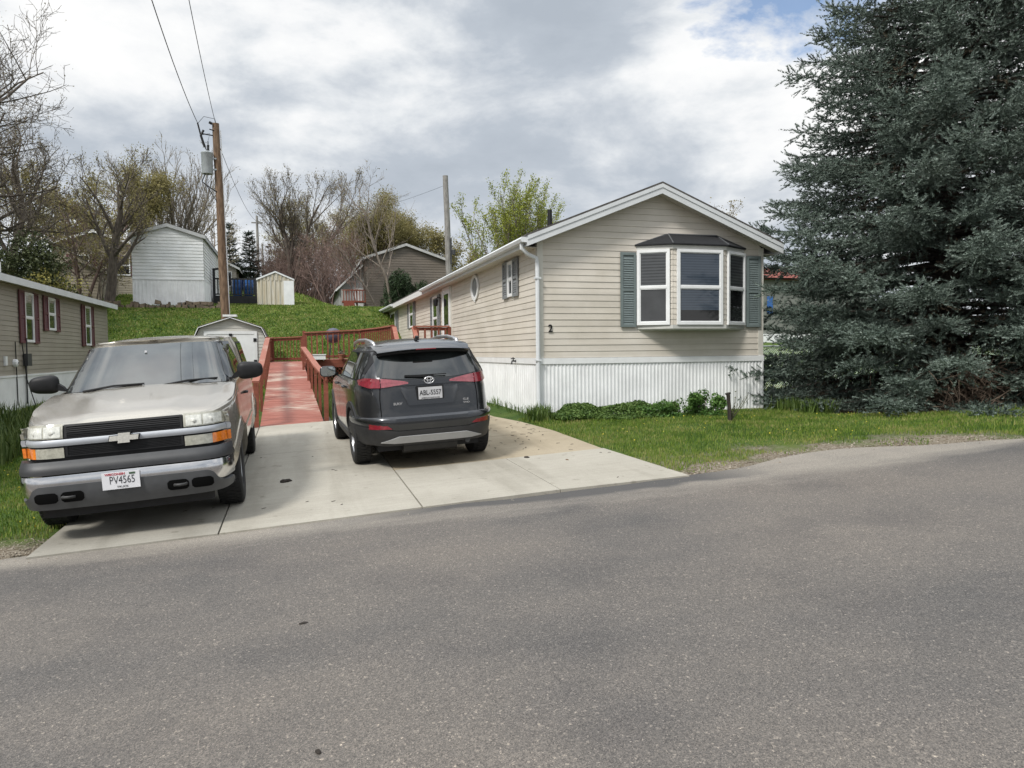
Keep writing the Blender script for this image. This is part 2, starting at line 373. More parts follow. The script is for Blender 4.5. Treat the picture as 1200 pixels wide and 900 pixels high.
    pr = N(nt, 'ShaderNodeMath', operation='MULTIPLY'); L(nt, xr1, 'Result', pr, 0); L(nt, xr2, 'Result', pr, 1)
    pr2 = N(nt, 'ShaderNodeMath', operation='MULTIPLY'); L(nt, pr, 'Value', pr2, 0); L(nt, mk_, 'Result', pr2, 1)
    mx5 = N(nt, 'ShaderNodeMix', data_type='RGBA'); L(nt, pr2, 'Value', mx5, 'Factor'); nt.links.new(mx4.outputs['Result'], mx5.inputs['A']); mx5.inputs['B'].default_value = (.075,.072,.07,1)
    nt.links.new(mx5.outputs['Result'], b.inputs['Base Color'])
    b.inputs['Roughness'].default_value = .82; b.inputs['Specular IOR Level'].default_value = .35
    bp = N(nt, 'ShaderNodeBump', Strength=.55, Distance=.006); L(nt, v1, 'Distance', bp, 'Height'); L(nt, bp, 'Normal', b, 'Normal')
    return m
def concrete(name, c1, c2, stain=(.16,.14,.11), st=.5):
    m, nt, b = mk(name); g = pos(nt)
    n1 = N(nt, 'ShaderNodeTexNoise', Scale=1.1, Detail=8.0, Roughness=.65); L(nt, g, 'Position', n1, 'Vector')
    r = ramp(nt, [(.3, c1), (.7, c2)]); L(nt, n1, 'Fac', r, 'Fac')
    mp = N(nt, 'ShaderNodeMapping'); mp.inputs['Scale'].default_value = (.5,14,1); L(nt, g, 'Position', mp, 'Vector')
    n4 = N(nt, 'ShaderNodeTexNoise', Scale=3.0, Detail=4.0); L(nt, mp, 'Vector', n4, 'Vector')
    br = ramp(nt, [(.3, (.92,.92,.92)), (.7, (1.04,1.04,1.04))]); L(nt, n4, 'Fac', br, 'Fac')
    mm = N(nt, 'ShaderNodeMix', data_type='RGBA', blend_type='MULTIPLY'); mm.inputs['Factor'].default_value = 1
    nt.links.new(r.outputs['Color'], mm.inputs['A']); nt.links.new(br.outputs['Color'], mm.inputs['B'])
    n2 = N(nt, 'ShaderNodeTexNoise', Scale=.55, Detail=10.0, Roughness=.7); L(nt, g, 'Position', n2, 'Vector')
    mr = N(nt, 'ShaderNodeMapRange'); mr.inputs['From Min'].default_value = .56; mr.inputs['From Max'].default_value = .75; mr.inputs['To Max'].default_value = st; L(nt, n2, 'Fac', mr, 'Value')
    mx = N(nt, 'ShaderNodeMix', data_type='RGBA'); L(nt, mr, 'Result', mx, 'Factor'); nt.links.new(mm.outputs['Result'], mx.inputs['A']); mx.inputs['B'].default_value = c3(stain)
    v = N(nt, 'ShaderNodeTexVoronoi', Scale=120.0); L(nt, g, 'Position', v, 'Vector')
    vr = ramp(nt, [(0, (.9,.9,.9)), (1, (1.08,1.08,1.08))]); L(nt, v, 'Color', vr, 'Fac')
    mx2 = N(nt, 'ShaderNodeMix', data_type='RGBA', blend_type='MULTIPLY'); mx2.inputs['Factor'].default_value = 1
    nt.links.new(mx.outputs['Result'], mx2.inputs['A']); nt.links.new(vr.outputs['Color'], mx2.inputs['B'])
    # rubber darkened wheel paths and small oil drips
    sx = N(nt, 'ShaderNodeSeparateXYZ'); L(nt, g, 'Position', sx, 'Vector')
    mpt = N(nt, 'ShaderNodeMapping'); mpt.inputs['Scale'].default_value = (2.6,.28,1); L(nt, g, 'Position', mpt, 'Vector')
    n5 = N(nt, 'ShaderNodeTexNoise', Scale=1.0, Detail=4.0); L(nt, mpt, 'Vector', n5, 'Vector')
    n6 = N(nt, 'ShaderNodeTexNoise', Scale=6.0, Detail=3.0); L(nt, g, 'Position', n6, 'Vector')
    r5 = ramp(nt, [(.50, (1,1,1)), (.68, (.80,.795,.78))]); L(nt, n5, 'Fac', r5, 'Fac')
    r6 = ramp(nt, [(.66, (1,1,1)), (.74, (.72,.71,.69))]); L(nt, n6, 'Fac', r6, 'Fac')
    m5 = N(nt, 'ShaderNodeMix', data_type='RGBA', blend_type='MULTIPLY'); m5.inputs['Factor'].default_value = 1
    nt.links.new(mx2.outputs['Result'], m5.inputs['A']); nt.links.new(r5.outputs['Color'], m5.inputs['B'])
    m6 = N(nt, 'ShaderNodeMix', data_type='RGBA', blend_type='MULTIPLY'); m6.inputs['Factor'].default_value = 1
    nt.links.new(m5.outputs['Result'], m6.inputs['A']); nt.links.new(r6.outputs['Color'], m6.inputs['B'])
    nt.links.new(m6.outputs['Result'], b.inputs['Base Color']); b.inputs['Roughness'].default_value = .85; b.inputs['Specular IOR Level'].default_value = .25
    n3 = N(nt, 'ShaderNodeTexNoise', Scale=90.0, Detail=4.0); L(nt, g, 'Position', n3, 'Vector')
    bp = N(nt, 'ShaderNodeBump', Strength=.15, Distance=.006); L(nt, n3, 'Fac', bp, 'Height'); L(nt, bp, 'Normal', b, 'Normal')
    return m

# ground sheet: fine near the camera, coarse to the horizon
def spaced(a, b, fine0, fine1, step, grow=1.35):
    v = list(np.arange(fine0, fine1+1e-6, step))
    s = step; x = v[-1]
    while x < b: s = min(s*grow, 90); x += s; v.append(x)
    s = step; x = v[0]
    while x > a: s = min(s*grow, 90); x -= s; v.insert(0, x)
    return np.array(v)
gx = spaced(-600, 600, -18, 26, .4); gy = spaced(-300, 900, -1, 50, .4)
GX, GY = np.meshgrid(gx, gy, indexing='ij'); GZ = gz(GX, GY)
GZ = np.where(GY < edge_y(GX) + .05, GZ - .035, GZ)
GZ = np.where((GX > -2.15) & (GX < 4.05) & (GY < 20) & (GY > 6), GZ - .03, GZ)
bumpy = .025*np.sin(GX*2.1+GY*1.3)*np.sin(GY*1.7-GX*.6)
GZ = np.where((GY > 8) & ((GX < -2.6) | (GX > 4.6)), GZ + bumpy*.8, GZ)
V = np.stack([GX, GY, GZ], -1).reshape(-1, 3); nx, ny = len(gx), len(gy)
I = (np.arange(nx-1)[:,None]*ny + np.arange(ny-1)[None,:]).ravel()
ground = fastmesh('ground', V, np.stack([I, I+ny, I+ny+1, I+1], -1), ground_material(), nside=4, smooth=True)
struct(ground, 'grassy sloping ground of the home park running up the hillside')
# road sheet
rx = np.unique(np.concatenate([np.arange(-18, 18.01, .25), [-220,-120,-60,-30,30,60,120,220]]))
rows = []
for x in rx:
    e = float(edge_y(x)); ys = np.concatenate([np.linspace(-60, -12, 4), np.linspace(-8, 5.5, 12), np.linspace(5.9, e, 6)])
    rows.append(np.stack([np.full(len(ys), x), ys, gz(x, ys) + .006], -1))
V = np.array(rows); nx, ny = V.shape[:2]; V[:, -1, 2] -= .0
I = (np.arange(nx-1)[:,None]*ny + np.arange(ny-1)[None,:]).ravel()
road = fastmesh('road', V.reshape(-1,3), np.stack([I, I+ny, I+ny+1, I+1], -1), asphalt_material(), nside=4, smooth=True)
struct(road, 'worn asphalt park road filling the foreground')
# driveway slabs
CONC = concrete('pale_concrete', (.30,.28,.236), (.385,.362,.31), (.20,.18,.148), .65)
CONC2 = concrete('darker_concrete', (.25,.236,.202), (.33,.312,.27), (.16,.15,.13), .6)
TAN = concrete('old_tan_concrete', (.285,.24,.168), (.375,.32,.235), (.18,.145,.098), .65)
mb = MB()
def slab(pts, mi, top=.022):
    k = len(pts)
    vs = [(x, y, gzf(x,y)+top) for x,y in pts] + [(x, y, gzf(x,y)-.06) for x,y in pts]
    mb.add(vs, [tuple(range(k))] + [(i, k+i, k+(i+1)%k, (i+1)%k) for i in range(k)], mi)
g_ = .008
slab([(-2.2,7.08),(-.69-g_,7.12),(-.69-g_,11.6),(-2.2,11.6)], 1); slab([(-2.2,11.61),(-.69-g_,11.61),(-.69-g_,15.6),(-2.2,15.6)], 1)
slab([(-.69+g_,7.12),(1.18-g_,7.2),(1.18-g_,11.75),(-.69+g_,11.7)], 0); slab([(-.69+g_,11.715),(1.18-g_,11.765),(1.18-g_,15.6),(-.69+g_,15.6)], 0)
slab([(1.18+g_,7.2),(2.64-.004,7.25),(2.64-.004,9.34),(1.18+g_,9.34)], 0)
slab([(2.64+.004,7.25),(4.12,7.2),(4.04,9.36),(2.64+.004,9.34)], 0)
slab([(1.18+g_,9.36),(2.64,9.36),(4.03,9.385),(4.05,11.4),(1.18+g_,11.4)], 2, .016)
slab([(1.18+g_,11.42),(4.05,11.42),(3.93,12.9),(3.72,14.0),(3.72,18.5),(1.18+g_,18.5)], 2, .016)
drive = mb.build('driveway', [CONC, CONC2, TAN]); struct(drive, 'concrete driveway of pale slabs beside older tan slabs')
mb = MB(); mb.add([(x,y,gzf(x,y)-.012) for x,y in [(-2.19,7.1),(4.08,7.22),(4.0,11),(3.7,14),(3.7,18.4),(-2.19,15.5)]], [tuple(range(6))])
struct(mb.build('joint_bed', simple('joint_dirt', (.05,.045,.035), .95, noise=.4, nscale=20)), 'dark dirt in the joints between driveway slabs')
# ------------------------------------------------------------------ building helpers
X_, Y_, Z_ = (1,0,0), (0,1,0), (0,0,1)
def laps(mb, O, U, Nn, z0, z1, rng, lap=.121, d=.013, mi=None):
    """horizontal lap siding: every course is a tilted board with a lip below; rng(z) gives its ends along U"""
    O, U, Nn = Vector(O), Vector(U), Vector(Nn)
    z = z0
    while z < z1 - 1e-4:
        zt = min(z+lap, z1)
        a0, b0 = rng(z); a1, b1 = rng(zt)
        if b0 - a0 < .02: break
        if b1 < a1: a1 = b1 = (a1+b1)/2
        jit = rnd.uniform(-.0015, .0015)
        p = lambda u, zz, n: tuple(O + U*u + Vector((0,0,zz)) + Nn*n)
        mb.add([p(a0,z,0), p(b0,z,0), p(b0,z+.004,d+jit), p(a0,z+.004,d+jit), p(b1,zt,.003), p(a1,zt,.003)],
               [(0,1,2,3), (3,2,4,5)], mi)
        if b0-a0 > 3 and rnd.random() < .45:      # overlap joint between two lengths of siding
            u_ = rnd.uniform(a0+.4, b0-.4); mb.add([p(u_,z+.006,d+.003),p(u_+.02,z+.006,d+.003),p(u_+.02,zt,.006),p(u_,zt,.006)],[(0,1,2,3)],mi)
        z = zt
def ribs(mb, O, U, Nn, a, b, z0, z1, pitch=.1, d=.014, wav=0, mi=None):
    """vertical ribbed skirting"""
    O, U, Nn = Vector(O), Vector(U), Vector(Nn); vs = []; u = a; k = 0; prof = []
    while u < b:
        prof += [(u,0), (u+pitch*.55,0.0015), (u+pitch*.62,d), (u+pitch*.93,d)]; u += pitch
    prof.append((b,0)); prof = [q for q in prof if q[0] <= b+1e-6]
    for u, n in prof:
        w = wav*math.sin(u*1.9)+wav*.6*math.sin(u*5.3+1)
        q = O + U*u + Nn*(n); q2 = q + Nn*w
        vs += [(q.x,q.y,z0), (q2.x,q2.y,(z0+z1)/2), (q.x,q.y,z1)]
    m = len(prof)
    mb.add(vs, [(i*3+j,(i+1)*3+j,(i+1)*3+j+1,i*3+j+1) for i in range(m-1) for j in (0,1)], mi)
def window(par, O, U, Nn, w, h, frame, up, lo, fw=.05, d=.05, name='window', split=.5, low_label=None):
    """double hung sash: frame with a meeting rail, two panes set back"""
    mb = MB(); A = lambda *a: mb.abox(O, U, Z_, Nn, *a)
    A(0,fw,0,h,.002,d); A(w-fw,w,0,h,.002,d); A(fw,w-fw,0,fw,.002,d); A(fw,w-fw,h-fw,h,.002,d)
    if split: A(fw,w-fw,h*split-.022,h*split+.022,.002,d-.008)
    ip = .018
    if split:
        for (v0,v1) in ((fw,h*split-.022),(h*split+.022,h-fw)):
            A(fw,fw+ip,v0,v1,.002,d-.016); A(w-fw-ip,w-fw,v0,v1,.002,d-.016); A(fw+ip,w-fw-ip,v0,v0+ip,.002,d-.016); A(fw+ip,w-fw-ip,v1-ip,v1,.002,d-.016)
    fr = mb.build(name, frame, par)
    if split:
        p1 = MB(); p1.abox(O,U,Z_,Nn, fw+ip, w-fw-ip, fw+ip, h*split-.022-ip, .004, .016); p1.build('pane', lo, fr)
        p2 = MB(); p2.abox(O,U,Z_,Nn, fw+ip, w-fw-ip, h*split+.022+ip, h-fw-ip, .004, .022); p2.build('pane', up, fr)
    else:
        p1 = MB(); p1.abox(O,U,Z_,Nn, fw, w-fw, fw, h-fw, .004, .02); p1.build('pane', lo, fr)
    return fr
def shutter(par, O, U, Nn, w, h, mat, d=.03):
    mb = MB(); A = lambda *a: mb.abox(O,U,Z_,Nn,*a); r = min(.055, w*.16)
    A(0,r,0,h,.014,d+.012); A(w-r,w,0,h,.014,d+.012); A(r,w-r,0,r,.014,d+.012); A(r,w-r,h-r,h,.014,d+.012); A(r,w-r,h*.5-r*.5,h*.5+r*.5,.014,d+.011)
    A(r,w-r,r,h-r,.013,d*.6)
    O, U, Nn = Vector(O), Vector(U), Vector(Nn); z = r; step = .045
    while z < h-r-step:
        if not (h*.5-r*.5-step < z < h*.5+r*.5):
            p = lambda u,zz,n: tuple(O+U*u+Vector((0,0,zz))+Nn*n)
            mb.add([p(r,z,d+.006),p(w-r,z,d+.006),p(w-r,z+step,d*.62),p(r,z+step,d*.62),p(r,z,d*.62),p(w-r,z,d*.62)],[(0,1,2,3),(4,5,1,0)])
        z += step
    return mb.build('shutter', mat, par)

# ------------------------------------------------------------------ the beige mobile home
HX0, HX1, HY0, HY1 = 4.44, 9.33, 13.35, 41.3
RX, RZ, RS = 6.89, 4.86, .397
rz = lambda x: RZ - RS*abs(x-RX)
home = thing('mobile_home', (6.9, HY0, .38), 'long beige mobile home with white ribbed skirting, bay window and number 2', 'house')
mb = MB()
lim = lambda z: (max(0, RX-(RZ-.13-z)/RS-HX0) + .10*(z < 3.6), min(HX1-HX0, RX+(RZ-.13-z)/RS-HX0) - .10*(z < 3.6))
laps(mb, (HX0,HY0,0), X_, (0,-1,0), 1.515, 4.70, lim)
laps(mb, (HX0,HY0,0), Y_, (-1,0,0), 1.515, 3.70, lambda z: (.10, 7.90))
laps(mb, (HX0,HY0,0), Y_, (-1,0,0), 1.515, 3.70, lambda z: (8.02, HY1-HY0-.1))
laps(mb, (HX1,HY0,0), Y_, (1,0,0), 1.515, 3.70, lambda z: (.10, HY1-HY0-.1))
mb.box(HX0+.003,HX1-.003,HY0+.003,HY1-.003,1.42,3.70)
mb.prism([(HX0+.1,3.7),(RX,rz(RX)-.13),(HX1-.1,3.7)], (0,0,0), X_, Z_, Y_, HY0+.004, HY1-.004)
mb.build('wall', SIDING, home)
mb = MB()
CTRIM = simple('cream_trim', (.60,.58,.52), .5, noise=.06)
for (x,y) in ((HX0,HY0),(HX1,HY0),(HX0,HY1),(HX1,HY1)):
    sx = -1 if x == HX0 else 1; sy = -1 if y == HY0 else 1
    mb = MB(); mb.box(min(x+sx*.018,x-sx*.1),max(x+sx*.018,x-sx*.1),min(y+sy*.018,y+sy*.006),max(y+sy*.018,y+sy*.006),1.51,3.72)
    mb.box(min(x+sx*.018,x+sx*.006),max(x+sx*.018,x+sx*.006),min(y+sy*.0175,y-sy*.1),max(y+sy*.0175,y-sy*.1),1.51,3.72); mb.build('corner_trim', CTRIM, home)
mb = MB(); mb.box(HX0-.03,HX0+.01,HY0+7.88,HY0+8.02,1.512,3.7)
mb.build('corner_trim', CTRIM, home)
mb = MB(); bt = [(-.03,.005)]
mb.box(HX0-.032,HX1+.032,HY0-.032,HY0-.004,1.40,1.513); mb.box(HX0-.034,HX0-.004,HY0-.003,HY1,1.401,1.514); mb.box(HX1+.004,HX1+.034,HY0-.003,HY1,1.401,1.514)
mb.build('base_trim', WHITE, home)
mb = MB()
ribs(mb,(HX0,HY0-.006,0),X_,(0,-1,0),0,HX1-HX0,.24,1.402,.078,.012,.006); ribs(mb,(HX0-.006,HY0,0),Y_,(-1,0,0),0,HY1-HY0,.24,1.402,.14,.014,.006); ribs(mb,(HX1+.006,HY0,0),Y_,(1,0,0),0,HY1-HY0,.24,1.402,.14,.014)
mb.box(HX1-.02,HX1+.018,HY0-.03,HY0-.007,.3,1.399); mb.box(HX0-.018,HX0+.05,HY0-.03,HY0-.007,.3,1.399)
mb.build('skirting', WHITE_OLD, home)
# roof: two slopes, rake boards, soffit
OV, YF, YB = .29, HY0-.30, HY1+.3
ex0, ex1 = HX0-OV, HX1+OV
mb = MB()
for s, xe in ((-1,ex0-.02),(1,ex1+.02)):
    mb.add([(RX,YF-.015,RZ+.03),(xe,YF-.015,rz(xe)+.03),(xe,YB,rz(xe)+.03),(RX,YB,RZ+.03),(RX,YF-.015,RZ-.005),(xe,YF-.015,rz(xe)-.005),(xe,YB,rz(xe)-.005),(RX,YB,RZ-.005)],
           [(0,1,2,3),(4,7,6,5),(0,4,5,1),(1,5,6,2),(2,6,7,3)])
mb.build('roof', ROOFM, home)
mb = MB()
for xe in (ex0, ex1):
    for (y0,y1,t,dp) in ((YF,YF+.022,.006,.19),(YF-.014,YF,.006,.075)):
        mb.add([(x,y,z) for y in (y0,y1) for (x,z) in ((RX,RZ-t),(xe,rz(xe)-t),(xe,rz(xe)-t-dp),(RX,RZ-t-dp))],
               [(0,1,2,3),(4,7,6,5),(0,4,5,1),(1,5,6,2),(2,6,7,3),(3,7,4,0)])
    mb.box(min(xe,xe+.02*(1 if xe<RX else -1)),max(xe,xe+.02*(1 if xe<RX else -1)),YF+.023,YB,rz(xe)-.19,rz(xe)-.01)
mb.build('fascia', simple('pale_grey_fascia', (.58,.60,.61), .5, noise=.08, nscale=2), home)
mb = MB()
for xe, xw in ((ex0,HX0),(ex1,HX1)):
    a, b_ = min(xe,xw), max(xe,xw)
    mb.box(a+.021,b_-.001,HY0,YB-.01,rz(xe)-.18,rz(xe)-.165)
    # sloped soffit below the rake, ribbed
    for i in range(14):
        t0, t1 = i/14, (i+1)/14; xa, xb = RX+(xe-RX)*t0, RX+(xe-RX)*t1
        za, zb = RZ-.15-RS*abs(xa-RX), RZ-.15-RS*abs(xb-RX)
        mb.add([(xa,YF+.023,za),(xb,YF+.023,zb),(xb,HY0-.002,zb),(xa,HY0-.002,za),(xb,YF+.023,zb-.008),(xb,HY0-.002,zb-.008)],[(0,1,2,3),(1,4,5,2)])
mb.build('soffit', SOFFIT, home)
# gutter with downspout on the left eave
def gutter(y0, y1, xe, z, mat):
    mb = MB(); pr = [(0,0),(-.10,0),(-.125,-.035),(-.10,-.09),(0,-.095),(0,-.085),(-.095,-.08),(-.115,-.035),(-.09,-.008),(0,-.008)]
    k = len(pr); vs = [(xe-.002+a,y,z+b) for y in (y0,y1) for a,b in pr]
    mb.add(vs, [(i,(i+1)%k,k+(i+1)%k,k+i) for i in range(k)]+[(0,1,2,3,4),(k,k+4,k+3,k+2,k+1)])
    return mb.build('gutter', mat, home)
GUT = simple('gutter_white', (.62,.64,.65), .4, noise=.08, nscale=2)
gutter(YF+.03, 24.6, ex0, rz(ex0)-.03, GUT); gutter(32.2, YB-.02, ex0, rz(ex0)-.03, GUT)
mb = MB(); mb.box(ex0-.024,ex0-.003,24.62,32.18,rz(ex0)-.2,rz(ex0)-.02); mb.build('fascia', simple('bright_fascia', (.66,.66,.65), .5, noise=.06), home)
mb = MB(); zg = rz(ex0)-.12
mb.tube([(ex0-.05,HY0-.10,zg),(ex0-.05,HY0-.10,zg-.10),(ex0+.06,HY0-.08,zg-.19),(HX0-.05,HY0-.075,zg-.27),(HX0-.03,HY0-.07,zg-.40),(HX0-.03,HY0-.07,1.2),(HX0-.03,HY0-.07,.55),(HX0-.02,HY0-.11,.46),(HX0+.0,HY0-.33,.40)], .042, 8)
for z in (3.0, 1.46): mb.box(HX0-.09,HX0+.03,HY0-.118,HY0-.03,z,z+.03)
mb.build('downspout', GUT, home, smooth=True, angle=40)
mb = MB(); mb.tube([(ex0-.05,YB-.25,zg),(ex0-.02,YB-.25,zg-.15),(HX0-.05,YB-.3,zg-.4),(HX0-.05,YB-.3,.6)], .04, 6); mb.build('downspout', GUT, home)
mb = MB(); vx = RX-1.62; mb.tube([(vx,15.0,rz(vx)-.1),(vx,15.0,rz(vx)+.42)], .05, 10); mb.tube([(vx,15.0,rz(vx)+.0),(vx,15.0,rz(vx)+.05)], [.12,.06], 10); mb.build('vent_pipe', BLACKP, home)
# bay window
BY = HY0-.39; bz0, bz1 = 2.03, 3.60; bx = [6.47, 7.06, 8.24, 8.90]
bay = None
mb = MB(); poly = [(bx[0],HY0-.005),(bx[1],BY),(bx[2],BY),(bx[3],HY0-.005)]
def loftpoly(mb, pa, za, pb, zb, mi=None):
    k = len(pa); mb.add([(x,y,za) for x,y in pa]+[(x,y,zb) for x,y in pb], [(i,(i+1)%k,k+(i+1)%k,k+i) for i in range(k)]+[tuple(range(k))[::-1],tuple(range(k,2*k))], mi)
loftpoly(mb, [(bx[0]+.05,HY0-.005),(bx[1]+.04,BY+.05),(bx[2]-.04,BY+.05),(bx[3]-.05,HY0-.005)], bz0, poly, bz0+.03)
loftpoly(mb, poly, bz0+.03, poly, bz0+.10)
bay = mb.build('bay_window', simple('bay_trim_grey', (.50,.50,.47), .5, noise=.08), home)
mb = MB(); loftpoly(mb, poly, bz1, poly, bz1+.075); mb.build('head_trim', bpy.data.materials['bay_trim_grey'], bay)
mb = MB()
inn = [(bx[0]+.02,HY0-.005),(bx[1]+.015,BY+.03),(bx[2]-.015,BY+.03),(bx[3]-.02,HY0-.005)]
for i in range(3):
    a, b_ = Vector((*inn[i],0)), Vector((*inn[i+1],0)); u = (b_-a).normalized(); n = Vector((u.y,-u.x,0))
    laps(mb, a, u, n, bz0+.10, bz1, lambda z, Lg=(b_-a).length: (0, Lg), .105, .010)
mb.build('bay_wall', SIDING, bay)
def seg_window(i, m0, m1, up, lo):
    a, b_ = Vector((*inn[i],0)), Vector((*inn[i+1],0)); u = (b_-a).normalized(); n = Vector((u.y,-u.x,0)); Lg = (b_-a).length
    window(bay, a+u*m0+n*.012+Vector((0,0,bz0+.105)), u, n, Lg-m0-m1, bz1-bz0-.11, WHITE, up, lo, .055, .045)
seg_window(0, .0, .055, PANE_BLIND, PANE_SCREEN); seg_window(1, .075, .075, PANE_BLUE, PANE_BLUE); seg_window(2, .055, .0, PANE_BLIND, PANE_DARK)
mb = MB(); low = [(bx[0]-.03,HY0-.004),(bx[0]-.03,HY0-.03),(bx[1]-.02,BY-.05),(bx[2]+.02,BY-.05),(bx[3]+.03,HY0-.03),(bx[3]+.03,HY0-.004)]
hi = [(7.13,HY0-.004),(7.13,HY0-.012),(7.15,HY0-.03),(8.24,HY0-.03),(8.26,HY0-.012),(8.26,HY0-.004)]
loftpoly(mb, low, bz1+.08, low, bz1+.10); loftpoly(mb, low, bz1+.101, hi, bz1+.33); mb.build('bay_roof', ROOFBLK, bay)
mb = MB()
for k in range(4):
    a, b_ = [(low[0],hi[0]),(low[2],hi[2]),(low[3],hi[3]),(low[5],hi[5])][k]
    mb.beam((a[0],a[1]-.008,bz1+.10),(b_[0],b_[1]-.008,bz1+.335),.02,.02)
mb.beam((hi[2][0],hi[2][1]-.006,bz1+.338),(hi[3][0],hi[3][1]-.006,bz1+.338),.02,.018)
mb.build('flashing', simple('dull_flashing',(.10,.105,.11),.5), bay)
for xa in (6.12, 8.93): shutter(home, (xa,HY0-.014,2.10), X_, (0,-1,0), .33, 1.45, SHUTTER)
# house number
def text_mesh(s, size, ext, name, mat, par, M, local=False, font_scale=(1,1,1), bold=0.0, align='CENTER'):
    cu = bpy.data.curves.new(name, 'FONT'); cu.body = s; cu.size = size; cu.extrude = ext; cu.align_x = align; cu.align_y = 'CENTER'; cu.offset = bold
    cu.resolution_u = 3
    t = bpy.data.objects.new('tmp', cu); COL.objects.link(t)
    dg = bpy.context.evaluated_depsgraph_get(); me = bpy.data.meshes.new_from_object(t.evaluated_get(dg)); bpy.data.objects.remove(t)
    me.transform(M @ Matrix.Diagonal((*font_scale,1))); me.materials.clear(); me.materials.append(mat); me.name = name
    return link(name, me, par, local)
FRONT = lambda x,y,z: Matrix.Translation((x,y,z)) @ Matrix.Rotation(R(90),4,'X')
text_mesh('2', .20, .006, 'house_number', BLACKP, home, FRONT(4.68,HY0-.022,2.07), font_scale=(.9,1,1), bold=.004)
# long left wall: U runs towards the camera so that windows read from outside
UL, NL = (0,-1,0), (-1,0,0); lx = HX0-.012
def lwin(y_hi, y_lo, z0, z1, sh, mat=WHITE, up=PANE_DARK, lo=PANE_DARK, split=.5, sm=SHUTTER_GREY):
    window(home, (lx,y_hi,z0), UL, NL, y_hi-y_lo, z1-z0, mat, up, lo, .05, .04, split=split)
    if sh:
        shutter(home, (lx,y_hi+sh+.01,z0-.02), UL, NL, sh, z1-z0+.04, sm); shutter(home, (lx,y_lo-.01,z0-.02), UL, NL, sh, z1-z0+.04, sm)
lwin(15.28,14.90,2.80,3.54,.36, up=PANE_BLIND)
GREENREF = glass_dark('pane_painted_lawn_reflection', (.035,.05,.022))  # green of the reflected lawn is painted into the pane's base colour
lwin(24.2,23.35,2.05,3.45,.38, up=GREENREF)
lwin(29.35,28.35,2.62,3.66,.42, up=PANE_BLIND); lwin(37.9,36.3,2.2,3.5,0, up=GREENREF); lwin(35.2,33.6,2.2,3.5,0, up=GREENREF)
shutter(home,(lx,33.4,2.18),UL,NL,.7,1.34,SHUTTER_GREY); shutter(home,(lx,39.0,2.18),UL,NL,.7,1.34,SHUTTER_GREY)
dr = MB(); dr.abox((lx,22.4,1.46),UL,Z_,NL,0,.95,0,2.06,.0,.03); dr.abox((lx,22.4,1.46),UL,Z_,NL,-.07,0,0,2.12,.0,.05); dr.abox((lx,22.4,1.46),UL,Z_,NL,.95,1.02,0,2.12,.0,.05); dr.abox((lx,22.4,1.46),UL,Z_,NL,-.0,.95,2.061,2.12,.0,.05)
door = dr.build('door', WHITE, home)
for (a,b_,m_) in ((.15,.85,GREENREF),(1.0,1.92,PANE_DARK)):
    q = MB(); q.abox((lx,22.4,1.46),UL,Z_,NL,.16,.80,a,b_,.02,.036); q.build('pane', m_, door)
q = MB(); q.tube([(lx-.03,21.58,2.45),(lx-.08,21.58,2.45),(lx-.08,21.66,2.45)],.012,6); q.build('handle', STEEL, door)
mb = MB()
for z in (3.24,):
    mb.tube([(lx-.0,22.85,z+.08),(lx-.10,22.85,z+.12),(lx-.17,22.85,z+.05)],.014,6)
    mb.lathe([(.02,.10),(.075,.05),(.06,-.12),(.02,-.15)],8,Matrix.Translation((lx-.17,22.85,z-.02)))
mb.build('porch_lamp', BLACKP, home)
# octagonal little window
mb = MB(); cy, cz = 18.3, 3.27
mb2 = MB(); k = 20
ring = lambda ry,rzz,n: [(lx-n, cy+ry*math.cos(2*math.pi*i/k), cz+rzz*math.sin(2*math.pi*i/k)) for i in range(k)]
vs = ring(.40,.33,.002)+ring(.40,.33,.035)+ring(.30,.245,.035)+ring(.30,.245,.01)
mb.add(vs, [(a*k+i,a*k+(i+1)%k,(a+1)*k+(i+1)%k,(a+1)*k+i) for a in range(3) for i in range(k)])
for a in (0, math.pi/2, math.pi, 1.5*math.pi): mb.box(lx-.04,lx-.003,cy+.40*math.cos(a)-.03,cy+.40*math.cos(a)+.03,cz+.33*math.sin(a)-.03,cz+.33*math.sin(a)+.03)
ov = mb.build('oval_window', WHITE, home); mb2.add(ring(.31,.25,.012), [tuple(range(k))]); mb2.build('pane', simple('frosted_pane', (.13,.14,.15), .25, noise=.15, nscale=12), ov)
mb = MB(); mb.tube([(HX0-.03,14.72,1.45),(HX0-.12,14.72,1.45),(HX0-.13,14.72,1.38)],.018,6); mb.lathe([(.045,-.01),(.045,.01)],8,Matrix.Translation((HX0-.1,14.72,1.50))); mb.tube([(HX0-.09,14.72,1.45),(HX0-.10,14.72,1.53)],.012,5); mb.build('hose_tap', DKMETAL, home)

